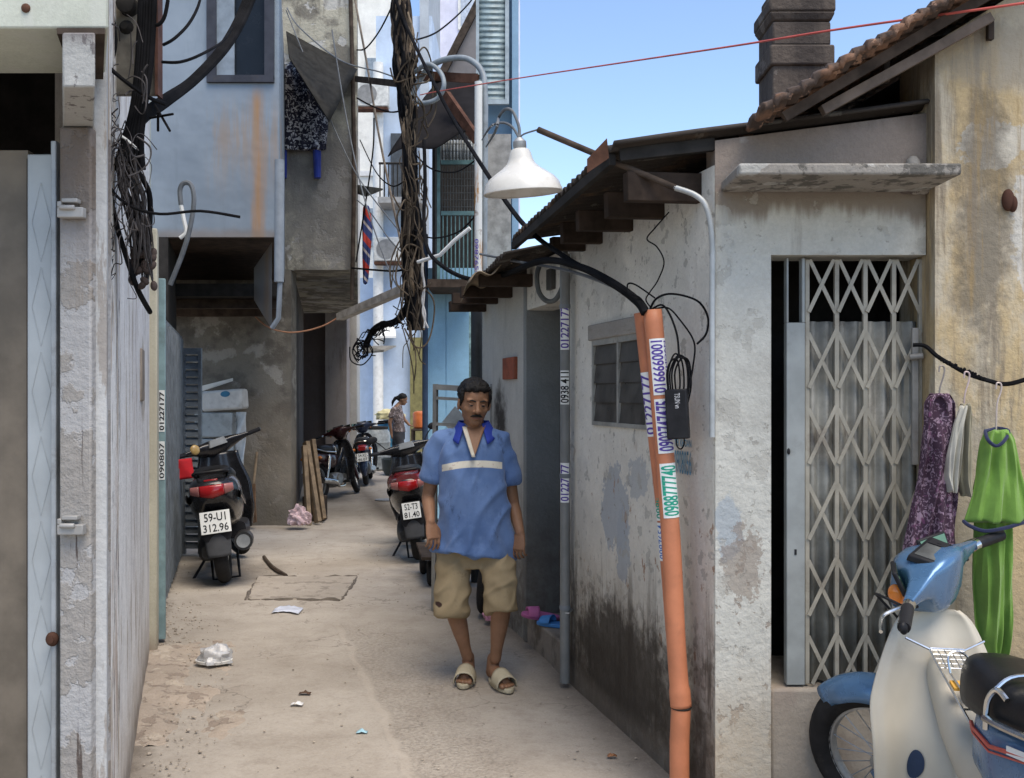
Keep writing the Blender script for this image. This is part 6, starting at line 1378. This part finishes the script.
    if redmirror:
        mb = MB(S); mb.ell((-.20,c.y-.03,c.z+.055),.042,.02,.045,None,20,12); mb.build('amber_lamp', simple('amber_lamp',(.50,.33,.12),.2,var=.1,bump=0,coat=.4), t)
        mb = MB(S @ MT.Translation((-.36,c.y-.08,c.z-.06)) @ MT.Rotation(R(12),4,'Y')); mb.grid(lambda u,v: V((lerp(-.085,.085,u), .012*math.sin(u*5+v*3), lerp(-.085,.085,v))), 8, 8); mb.build('red_cloth', simple('red_cloth',(.50,.015,.02),.8,var=.15), t, solid=.01)
    else:
        for sx in (-1,1):
            mb = MB(S); mb.tube(smoothpath([(sx*.2,c.y,c.z+.05),(sx*.25,c.y+.0,c.z+.12),(sx*.30,c.y-.02,c.z+.17)],4), .006, 6); mb.ell((sx*.33,c.y-.02,c.z+.19),.06,.018,.038,None,16,10); mb.build('mirror', m_blackpl, t)
    mb = MB(); mb.tube(smoothpath([(-.11,-.60,.83),(-.12,-.76,.865),(0,-.80,.87),(.12,-.76,.865),(.11,-.60,.83)],5), .012, 8); mb.build('grab_rail', m_blackpl, t)
    mb = MB(); mb.tube([(-.12,-.2,.2),(-.27,-.32,.005)], .011, 8); mb.tube([(-.1,-.35,.22),(-.1,-.42,.006),(.1,-.42,.006),(.1,-.35,.22)], .012, 8); mb.build('stand', m_blackpl, t)
    return t
g1 = G(224,584); hd_ = R(13)
scooter('scooter', 'black scooter with red cloth on its handlebar parked in the recess', (g1.x-.60*math.sin(hd_)*1.08, g1.y+.60*math.cos(hd_)*1.08+.05, 0), 13, -7, 26, m_blk1, m_blk1, ('59-U1','312.96'), None, True, 1.08)
g2 = G(421,561); hd_ = R(7)
m_red2 = simple('scooter_red', (.13,.010,.014), .28, var=.2, bump=.01, dirt=.2, coat=.4)
scooter('scooter', 'red and black scooter half hidden behind the man', (g2.x-.6*math.sin(hd_), g2.y+.6*math.cos(hd_)+.05, 0), 5, -8, 12, m_blk1, m_blk1, ('52-T3','81.40',.165,.15), None, False, 1.0, m_red2)
# loose wheel against the wall behind the man
lw_ = thing('spoked_wheel', 'spoked wheel with black tyre leaning on the wall behind the man', 'wheel', G(484,617)+V((0,.1,0)), (0,R(7),R(-8)), None, local=True)
wheel('tyre', lw_, 0, .285, .24, .042, None, 18)
# small hand trolley behind the man
tr_ = thing('hand_trolley', 'low dark hand trolley with small black wheels behind the man', 'trolley', (-.55,8.3,0))
for px, py in ((430,588),(422.5,576)):
    g_ = G(px,py); mb = MB(); mb.torus(g_+V((0,.1,.105)),(1,.15,0),.075,.032,24,10); w_ = mb.build('wheel', m_rubber, tr_)
    mb = MB(); mb.lathe([(.0,-.025),(.05,-.02),(.05,.02),(0,.025)],16,MT.Translation(g_+V((0,.1,.105)))@MT.Rotation(R(90),4,'Y'),cap=False); mb.build('hub', m_steel, w_)
    mb = MB(); mb.bar(g_+V((.0,.1,.21)), g_+V((.0,.1,.235)), .09, .07, up=(0,1,0)); mb.bar(g_+V((.05,.1,.10)), g_+V((.05,.1,.22)), .012, .05, up=(0,1,0)); mb.build('caster_fork', m_steel, tr_)
mb = MB(); mb.slab([(-.72,7.95),(-.30,7.95),(-.40,8.75),(-.84,8.75)], .235, .262); mb.build('platform', m_darkwd, tr_, bevel=.006)
mb = MB(); mb.tube(smoothpath([(-.32,7.98,.26),(-.31,7.98,.75),(-.33,8.1,.84),(-.38,8.6,.84),(-.40,8.72,.75),(-.41,8.72,.26)],5), .014, 8); mb.build('handle', m_steel, tr_)
# ================================================================== people (figure faces -Y, x to image right)
def skin_mat():
    g = NG('tanned_skin'); v = g.obj()
    c = g.mix(g.rng(g.noise(7, 5, v), .3, .7), (.20,.105,.058), (.265,.14,.08)); c = g.mix(g.rng(g.noise(60,3,v),.5,.75,0,.3), c, (.17,.08,.05))
    g.bump(g.noise(140,3,v),.15,.002); g.b.inputs['Subsurface Weight'].default_value = .06; g.b.inputs['Subsurface Radius'].default_value = (.01,.004,.002)
    return g.out(c,.55,0,.35)
m_skin = skin_mat()
def hair_mat():
    g = NG('black_hair'); v = g.obj(); n = g.noise(45, 4, g.scale(v,(1,.35,1)), .7)
    g.bump(n,.7,.006); return g.out(g.mix(n,(.005,.005,.006),(.018,.016,.015)),.6,0,.18)
m_hair = hair_mat()
HS = .0053                                                     # metres per pixel of the photograph at the man
def q(px, py, y=0.0): return V(((px-474)*HS, y, (689-py)*HS))
man = thing('person', 'man in blue polo shirt, khaki shorts and beige slippers walking up the lane', 'person', (P(474,689,5.42).x, 5.42, 0), (0,0,0), None, local=True)
mb = MB()
# legs: his right leg (image left) trailing a little, left leg forward
hipL, hipR = q(455,548,.03), q(494,548,.02)
kneeL, ankL = q(452,605,-.05), q(467,667,.05)
kneeR, ankR = q(503,602,-.12), q(496,664,-.04)
mb.limb([hipL, hipL.lerp(kneeL,.5), kneeL+V((0,0,.03))], [.072,.062,.052]); mb.limb([hipR, hipR.lerp(kneeR,.5), kneeR+V((0,0,.03))], [.072,.062,.052])
def shank(k, a):
    d = a-k; back = V((0,.02,0))
    mb.limb([k+V((0,0,.03)), k, k+d*.28+back, k+d*.5+back*.7, k+d*.8, a], [.056,.052,.053,.046,.033,.031], 16)
shank(kneeL, ankL); shank(kneeR, ankR)
def foot(a, yaw, pitch):
    T = MT.Translation(V((a.x,a.y,0 if pitch == 0 else .0))) @ MT.Rotation(R(yaw),4,'Z') @ MT.Rotation(R(pitch),4,'X')
    h = a.z
    mb.limb([T@V((0,.03,h*.95)), T@V((0,.045,.05))], [.034,.036])
    mb.limb([T@V((0,.01,.062)), T@V((0,-.07,.05)), T@V((0,-.13,.038))], [.037,.036,.032], 14)
    for i, (dx, L, r_) in enumerate(((-.028,.062,.0135),(-.009,.062,.0105),(.006,.058,.010),(.019,.05,.0095),(.031,.04,.009))):
        s = 1 if yaw < 0 else -1; mb.limb([T@V((dx*s*-1 if False else -dx*s,-.125,.036)), T@V((-dx*s*1.15,-.125-L,.032))], [r_*1.1,r_], 10)
    return T
TL = foot(ankL, -4, 0); TR = foot(ankR, 22, 0)
# trunk
def ring(cx_, cy_, z, a, b, n=22): return [V((cx_+a*math.cos(2*PI*k/n), cy_+b*math.sin(2*PI*k/n), z)) for k in range(n)]
mb.loft([ring(.005,.02,.70,.13,.09),ring(.005,.02,.80,.15,.10),ring(.0,.015,.92,.142,.10),ring(-.002,.01,1.05,.15,.105),ring(-.002,.01,1.17,.165,.105),ring(-.002,.015,1.25,.16,.095),ring(-.002,.02,1.33,.12,.075),ring(-.002,.02,1.38,.06,.055)])
# arms
shL, shR = q(438,447,.02), q(504,447,.02)
elL, elR = q(428,507,.05), q(512,508,.06)
wrL, wrR = q(431,528,-.02), q(518,534,.0)
elL.y, elR.y = .04, .05; elL = q(426,502,.055); elR = q(514,510,.06); wrL = q(431,524,-.10); wrR = q(521,536,-.05)
for s, e, w in ((shL,elL,wrL),(shR,elR,wrR)):
    mb.limb([s+V((0,0,-.02)), s.lerp(e,.5), e], [.040,.041,.035]); mb.limb([e, e.lerp(w,.3), w], [.035,.036,.025])
def hand(w, yaw, pitch, side, curl):
    """palm hangs down -Z, back of hand faces -Y before turning; side +1: thumb towards +X"""
    T = MT.Translation(w) @ MT.Rotation(R(yaw),4,'Z') @ MT.Rotation(R(pitch),4,'X')
    mb.loft([[T@p for p in [V((.024*math.cos(2*PI*k/16),.019*math.sin(2*PI*k/16),.01)) for k in range(16)]],[T@V((.034*math.cos(2*PI*k/16),.017*math.sin(2*PI*k/16),-.025)) for k in range(16)],[T@V((.041*math.cos(2*PI*k/16),.015*math.sin(2*PI*k/16),-.065)) for k in range(16)],[T@V((.039*math.cos(2*PI*k/16),.013*math.sin(2*PI*k/16),-.092)) for k in range(16)]])
    for i, (dx, l, r_) in enumerate(((.033,.066,.0078),(.0112,.075,.0082),(-.0112,.07,.0078),(-.032,.056,.007))):
        p = V((dx*side,0,-.086)); a = R(curl*.45+i*4); pts = [T@V((dx*side*.9,0,-.07)), T@p]
        for k, f in enumerate((.45,.32,.25)):
            p = p+V((dx*side*.16,math.sin(a),-math.cos(a)))*l*f; a += R(curl*(.8+.1*i)); pts.append(T@p)
        mb.limb(pts, [r_*1.1,r_*1.12,r_*1.0,r_*.95,r_*.8], 10)
    p = V((.026*side,.004,-.022)); mb.limb([T@p, T@V((.046*side,.012,-.045)), T@V((.053*side,.022,-.072)), T@V((.05*side,.03,-.095))], [.014,.0125,.0105,.0085], 10)
hand(wrL, 35, -20, 1, 30); hand(wrR, -30, -12, -1, 34)
# neck, head
hc = q(474,405,-.035); Th = MT.Translation(hc+V((.003,0,.002))) @ MT.Rotation(R(14),4,'Z') @ MT.Rotation(R(10),4,'X') @ MT.Rotation(R(3),4,'Y') @ MT.Scale(1.0,4)
mb.limb([V((-.002,.02,1.27)), V((-.002,.0,1.36)), hc+V((0,.015,-.05))], [.062,.055,.054], 16)
def he(x, y, z, a, b, c, rot=None): mb.ell(Th@V((x,y,z)), a, b, c, (Th.to_3x3().to_4x4() @ (rot or MT.Identity(4))), 24, 16)
he(0,.012,.035,.080,.098,.088); he(0,-.012,-.018,.073,.076,.082); he(0,-.024,-.06,.055,.058,.056); he(0,-.052,-.092,.034,.030,.026)
for s in (-1,1):
    he(s*.040,-.050,-.026,.026,.026,.024); he(s*.081,.012,-.012,.010,.022,.033, MT.Rotation(R(s*18),4,'Z')); he(s*.032,-.068,.027,.028,.015,.011); he(s*.042,-.008,-.06,.020,.038,.034)
mb.limb([Th@V((0,-.080,.014)), Th@V((0,-.091,-.010)), Th@V((0,-.103,-.028))], [.010,.0115,.0145], 12)
for s in (-1,1): he(s*.014,-.091,-.032,.011,.011,.0085)
he(0,-.079,-.064,.026,.012,.007); he(0,-.078,-.073,.022,.013,.008)
body = mb.build('body', m_skin, man, remesh=.0036, smo=4)
# face details
for s in (-1,1): mb = MB(); mb.ell(Th@V((s*.031,-.0735,.002)), .0135,.0105,.0065, Th.to_3x3().to_4x4(), 14, 10); mb.build('eye', simple('eye_white',(.25,.20,.18),.3,var=.05,bump=0), man)
for s in (-1,1): mb = MB(); mb.ell(Th@V((s*.031,-.0800,-.0010)), .0085,.0052,.0046, Th.to_3x3().to_4x4(), 12, 8); mb.build('iris', m_ink, man)
for s in (-1,1): mb = MB(); mb.ell(Th@V((s*.031,-.0750,.0065)), .0160,.0112,.0062, Th.to_3x3().to_4x4(), 14, 8); mb.build('eyelid', m_skin, man)
for s in (-1,1): mb = MB(); mb.limb([Th@V((s*.014,-.089,.022)), Th@V((s*.032,-.087,.028)), Th@V((s*.052,-.070,.021))], [.004,.0045,.0025], 8); mb.build('eyebrow', m_hair, man)
mb = MB()
for s in (-1,1): mb.limb([Th@V((0,-.096,-.051)), Th@V((s*.016,-.0945,-.052)), Th@V((s*.031,-.083,-.060))], [.0065,.0065,.003], 10)
mb.build('moustache', m_hair, man)
mb = MB(); mb.limb([Th@V((-.020,-.086,-.0665)),Th@V((0,-.0945,-.0665)),Th@V((.020,-.086,-.0665))],[.0025,.0035,.0025],8); mb.build('lips', simple('lip_brown',(.20,.085,.065),.5,bump=0), man)
mb = MB()
def hr(x,y,z,a,b,c): mb.ell(Th@V((x,y,z)),a,b,c,Th.to_3x3().to_4x4(),24,16)
hr(0,.030,.052,.088,.092,.084); hr(0,.045,.0,.081,.072,.08); hr(0,-.016,.088,.072,.068,.040); hr(.012,-.045,.083,.055,.036,.026); hr(-.03,-.04,.082,.042,.036,.026)
for s in (-1,1): hr(s*.073,-.012,.042,.014,.036,.04); hr(s*.074,.0,.005,.008,.016,.03)
mb.build('hair', m_hair, man, remesh=.0045, smo=1, disp=((.022,.016),(.008,.008)))
# polo shirt
g = NG('faded_blue_cotton'); v = g.obj(); x, y, z = g.sep(v)
c = g.mix(g.rng(g.noise(3.5,5,v),.3,.7), (.075,.135,.29), (.125,.20,.375)); c = g.mix(g.rng(g.noise(13,5,v,.7),.52,.7,0,.45), c, (.17,.26,.46))
c = g.mix(g.rng(g.noise(14,5,g.scale(v,(1.3,1,.5),(3,0,0)),.75),.57,.68,0,.7), c, (.04,.065,.13))
lev = g.math('ADD', z, g.math('MULTIPLY', x, -.03)); lev = g.math('ADD', lev, g.math('MULTIPLY', g.math('MULTIPLY', x, x), .75))
inb = g.math('MULTIPLY', g.rng(lev, 1.165,1.168), g.rng(lev, 1.204,1.201)); inb = g.math('MULTIPLY', inb, g.rng(g.math('ABSOLUTE', g.math('ADD', x, .008)), .163,.160)); inb = g.math('MULTIPLY', inb, g.rng(y,.0,-.02))
bandc = g.mix(g.rng(g.noise(40,3,g.scale(v,(1.2,1,1.2))),.60,.66,0,.55), (.58,.55,.47), (.32,.22,.2)); c = g.mix(inb, c, bandc)
g.bump(g.noise(300,2,v),.2,.002)
g.b.inputs['Sheen Weight'].default_value = .15
m_shirt = g.out(c,.92,0,.12)
mb = MB(); n = 40
def srow(cx_, cy_, z, a, b): 
    o = []
    for k in range(n):
        t = 2*PI*k/n; w = .004*math.sin(3*t+z*9)+.007*math.sin(7*t+z*4)*sstep(1.15,.75,z); e = 2.3
        cs, sn = math.cos(t), math.sin(t)
        o.append(V((cx_+(a+w)*math.copysign(abs(cs)**(2/e),cs), cy_+(b+w)*math.copysign(abs(sn)**(2/e),sn), z+(.030*math.cos(t-3.6) if z < .75 else 0))))
    return o
mb.loft([srow(-.004,.012,.690,.219,.165),srow(-.003,.012,.76,.209,.154),srow(-.004,.008,.86,.193,.142),srow(-.006,.004,.98,.178,.136),srow(-.008,.004,1.08,.169,.132),srow(-.008,.006,1.17,.168,.127),srow(-.006,.012,1.24,.170,.112),srow(-.005,.018,1.30,.164,.095),srow(-.004,.02,1.345,.135,.08),srow(-.003,.02,1.375,.102,.072),srow(-.003,.02,1.398,.078,.064)])
for s, e in ((shL,elL),(shR,elR)):
    sg_ = 1 if s.x > 0 else -1
    mb.tube([s+V((-sg_*.08,0,.045)), s+V((-sg_*.02,0,.022)), s.lerp(e,.24), s.lerp(e,.46), s.lerp(e,.64)], [.048,.060,.057,.055,.056], 20)
def folds(amp, fx, fz, lean, seed):
    def f(p, n):
        t = 0
        for (sx, k, a_) in ((1, 1.0, 1.0), (-1, 1.7, .6)):
            u = p.x*math.cos(lean*sx)+p.z*math.sin(lean*sx); w_ = -p.x*math.sin(lean*sx)+p.z*math.cos(lean*sx)
            nz = NZ.noise(V((u*fx*k+seed, w_*fz*k, p.y*fx*.6*k+3*sx)))
            t += a_*(math.exp(-(nz*3.8)**2)-.25)
        return amp*t*sstep(1.40,1.28,p.z)
    return f
shirt = mb.build('polo_shirt', m_shirt, man, remesh=.006, smo=5, fold=folds(.020, 6.0, 1.9, .5, 2))
m_collar = simple('collar_blue', (.022,.045,.30), .85, var=.15, bump=.15, bsc=200)
def col(u, v):
    v = v*1.15
    a = lerp(R(-52), R(232), u)                                 # open at the front (-Y)
    r0, r1 = lerp(.078,.114,v), lerp(.070,.103,v); front = max(0, -math.sin(a))
    ca = lerp(R(-54), R(234), u); z = lerp(1.410,1.350,v)-.044*front*v-.018*front
    return V((-.002+r0*math.cos(ca)*(1+.10*v*front), .012+r1*math.sin(ca)-.02*front*v, z))
mb = MB(); mb.grid(col, 40, 6); mb.build('collar', m_collar, man, solid=.004)
# open neck: skin triangle and pale placket
mb = MB(); fy = lambda z: -.062-.55*(1.33-z)
def vee(u, v):
    z = lerp(1.385,1.228,v); hw_ = lerp(.056,.002,v); return V((.008+lerp(-hw_,hw_,u), lerp(-.040,-.140,v**.75), z))
mb.grid(vee, 8, 10); mb.build('neck_skin', m_skin, man, solid=.004)
mb = MB(); mb.grid(lambda u,v: V((lerp(-.046,.006,v)+lerp(-.015,.008,u)*(1-.3*v), lerp(-.050,-.147,v**.75)-.003*math.sin(u*PI), lerp(1.378,1.222,v))), 5, 10); mb.build('placket', simple('placket_cream',(.58,.54,.45),.85), man, solid=.004)
# shorts
g = NG('khaki_cotton'); v = g.obj(); x,y,z = g.sep(v)
c = g.mix(g.rng(g.noise(4,5,v),.3,.7), (.235,.18,.105),(.31,.245,.15)); c = g.mix(g.rng(g.noise(16,4,v,.7),.6,.72,0,.5), c, (.17,.125,.075))
hole = g.math('ADD', g.math('ADD', g.math('POWER', g.math('MULTIPLY', g.math('ADD', x, .185), 38), 2), g.math('POWER', g.math('MULTIPLY', g.math('SUBTRACT', z, .435), 50), 2)), g.math('MULTIPLY', g.noise(25,3,v), 1.2))
c = g.mix(g.rng(hole,.9,1.3,1.0,0.0), c, (.05,.03,.025))
g.bump(g.noise(240,2,v),.2,.002)
m_short = g.out(c,.92,0,.12)
mb = MB(); n = 30
mb.loft([ring(.003,.02,.62,.150,.11,30),ring(.003,.02,.72,.170,.122,30),ring(.004,.018,.84,.165,.12,30)])
def legt(h, k, end, r0, r1, r2):
    pts = [h+V((0,0,.06)), h.lerp(k,.35), h.lerp(k,.7), end]; mb.tube(pts, [r0,r0*1.0,r1,r2], 24)
legt(hipL, kneeL, V((kneeL.x-.004,-.042,.365)), .094,.088,.088); legt(hipR, kneeR, V((kneeR.x+.000,-.112,.398)), .094,.088,.086)
mb.build('shorts', m_short, man, remesh=.0065, smo=4, fold=folds(.013, 8, 4, .8, 9))
# slippers
m_slip = simple('beige_slipper', (.42,.37,.26), .7, var=.12, bump=.15, dirt=.2)
for T, mir in ((TL,-1),(TR,1)):
    mb = MB(T); poly = []
    for k in range(28):
        a = 2*PI*k/28; poly.append((.047*math.cos(a)*(1-.12*math.sin(a)), -.075+.142*math.sin(a)))
    mb.slab(poly, .0, .026); so = mb.build('slipper', m_slip, man, bevel=.007)
    mb = MB(T); mb.grid(lambda u,v: V((.052*math.cos(PI*(1-u)), lerp(-.172,-.075,v)+.02*math.sin(PI*u)*(1-v)*-.6, .02+(.058+.022*v)*math.sin(PI*u)**.75)), 18, 6); mb.build('upper', m_slip, so, solid=.005)

# ---- woman farther up the lane, seen from her right side, head bowed
wm = thing('person', 'woman with black ponytail in patterned top and dark shorts beyond the red scooter', 'person', (P(397.5,0,19.7).x, 19.7, 0), (0,0,0), None, local=True)
mb = MB(); z_ = lambda py: (472-py)*.0200; x_ = lambda px: (px-401)*.0197
w = lambda px, py, y=0: V((x_(px), y, z_(py)))
mb.limb([w(401,434,.06), w(398,452,.06), w(391,470,.06)], [.085,.056,.036]); mb.limb([w(402,434,-.06), w(405,452,-.06), w(402,470,-.06)], [.085,.056,.036])
for (px, yy) in ((390,.06),(401.5,-.06)): mb.limb([w(px,469.5,yy), w(px+4,470.8,yy), w(px+7.5,471.3,yy)], [.04,.035,.022], 10)
mb.loft([ring(x_(402),0,z_(436),.10,.14),ring(x_(401.5),0,z_(424),.09,.12),ring(x_(400.5),0,z_(412),.10,.15),ring(x_(401),0,z_(406),.07,.11),ring(x_(402),0,z_(403),.045,.05)])
mb.limb([w(398,409,-.16), w(394.5,421,-.19), w(396,433,-.17)], [.045,.037,.027]); mb.limb([w(402,409,.16), w(407,419,.17), w(412,424,.12)], [.045,.037,.027])
for (px,py,yy,dx,dy) in ((396,433,-.17,.3,4.5),(412,424,.12,3.5,1.6)):
    for i in range(4): mb.limb([w(px,py,yy+.012*(i-1.5)), w(px+dx*.5,py+dy*.5,yy+.018*(i-1.5)), w(px+dx+(.2*i if dx<1 else 0),py+dy*(1 if i in (1,2) else .85),yy+.016*(i-1.5))], [.016,.012,.008], 8)
    mb.limb([w(px,py,yy), w(px+dx*.35+.8,py+dy*.35,yy-.02), w(px+dx*.6+1.2,py+dy*.6,yy-.03)], [.016,.012,.009], 8)
hw_ = w(406.5,399); Tw = MT.Translation(hw_) @ MT.Rotation(R(22),4,'Y')
mb.limb([w(401.5,405), w(404.5,402)], [.05,.05]); 
def we(x,y,z,a,b,c): mb.ell(Tw@V((x,y,z)),a,b,c,Tw.to_3x3().to_4x4(),18,12)
we(-.01,0,.02,.09,.072,.085); we(.025,0,-.04,.062,.055,.07); we(.085,0,-.02,.018,.012,.014); we(.07,0,-.055,.016,.02,.008); we(.06,0,-.08,.02,.025,.018); we(-.005,-.072,-.01,.018,.008,.025)
mb.build('body', m_skin, wm, remesh=.009, smo=2)
mb = MB(); 
def wh(x,y,z,a,b,c): mb.ell(Tw@V((x,y,z)),a,b,c,Tw.to_3x3().to_4x4(),18,12)
wh(-.025,0,.045,.092,.082,.078); wh(-.07,0,.0,.055,.06,.06); mb.limb([Tw@V((-.09,0,.02)), Tw@V((-.15,0,-.03)), Tw@V((-.17,0,-.12)), Tw@V((-.15,0,-.2))], [.035,.035,.028,.012]); mb.build('hair', m_hair, wm, remesh=.01, smo=1, disp=((.03,.015),))
mb = MB()
for s in (-1,1): mb.ell(Tw@V((.068,s*.032,.0)),.008,.012,.006,Tw.to_3x3().to_4x4(),10,8)
mb.build('eye', m_ink, wm)
mb = MB(); mb.loft([ring(x_(402.5),0,z_(431),.13,.165),ring(x_(402),0,z_(423),.115,.145),ring(x_(400.5),0,z_(413),.118,.165),ring(x_(400.5),0,z_(408),.10,.15),ring(x_(402),0,z_(404),.06,.07)])
mb.limb([w(398.5,409,-.15), w(396,415,-.175)], [.062,.06]); mb.limb([w(401,409,.15), w(404,415,.165)], [.062,.06]); mb.build('top', patterned('flower_top',(.13,.105,.10),(.35,.29,.28),(.07,.06,.065),14), wm, remesh=.012, smo=3, disp=((.1,.03),))
mb = MB(); mb.loft([ring(x_(402),0,z_(438),.13,.165),ring(x_(402.3),0,z_(429),.125,.155)]); mb.limb([w(401,435,.07), w(399.5,443,.07)], [.098,.092]); mb.limb([w(402,435,-.07), w(404,443,-.07)], [.098,.092]); mb.build('shorts', simple('dark_shorts',(.05,.05,.055),.85), wm, remesh=.012, smo=3)
# ================================================================== light, sky, camera
w = bpy.data.worlds.new('World'); SC.world = w; w.use_nodes = True
nt = w.node_tree; sky = nt.nodes.new('ShaderNodeTexSky'); sky.sky_type = 'NISHITA'; sky.sun_disc = False
SUN_EL, SUN_AZ = 64.0, 148.0                                    # azimuth clockwise from +Y
sky.sun_elevation = R(SUN_EL); sky.sun_rotation = R(SUN_AZ); sky.air_density = .85; sky.dust_density = .6; sky.ozone_density = 1.0
bg = nt.nodes['Background']; nt.links.new(sky.outputs[0], bg.inputs['Color']); bg.inputs['Strength'].default_value = .10
ld = bpy.data.lights.new('sun', 'SUN'); ld.energy = 1.5; ld.angle = R(42); ld.color = (1.0,.89,.74)
lo = bpy.data.objects.new('sun', ld); COL.objects.link(lo)
dirv = V((math.sin(R(SUN_AZ))*math.cos(R(SUN_EL)), math.cos(R(SUN_AZ))*math.cos(R(SUN_EL)), math.sin(R(SUN_EL))))
lo.rotation_euler = dirv.to_track_quat('Z','Y').to_euler(); lo.location = (0,0,20)
cd = bpy.data.cameras.new('camera'); cam = bpy.data.objects.new('camera', cd); COL.objects.link(cam); SC.camera = cam
cd.sensor_width = 36; cd.lens = 36*F/1024; cd.shift_y = (HY-389)/1024; cd.clip_end = 1000; cd.clip_start = .05
cam.location = (0,0,H); cam.rotation_euler = (R(90),0,0)
vs_ = SC.view_settings; vs_.view_transform = 'Standard'; vs_.look = 'None'; vs_.exposure = 1.5; vs_.gamma = 1; vs_.use_curve_mapping = False
SC.cycles.max_bounces = 8; SC.cycles.diffuse_bounces = 5
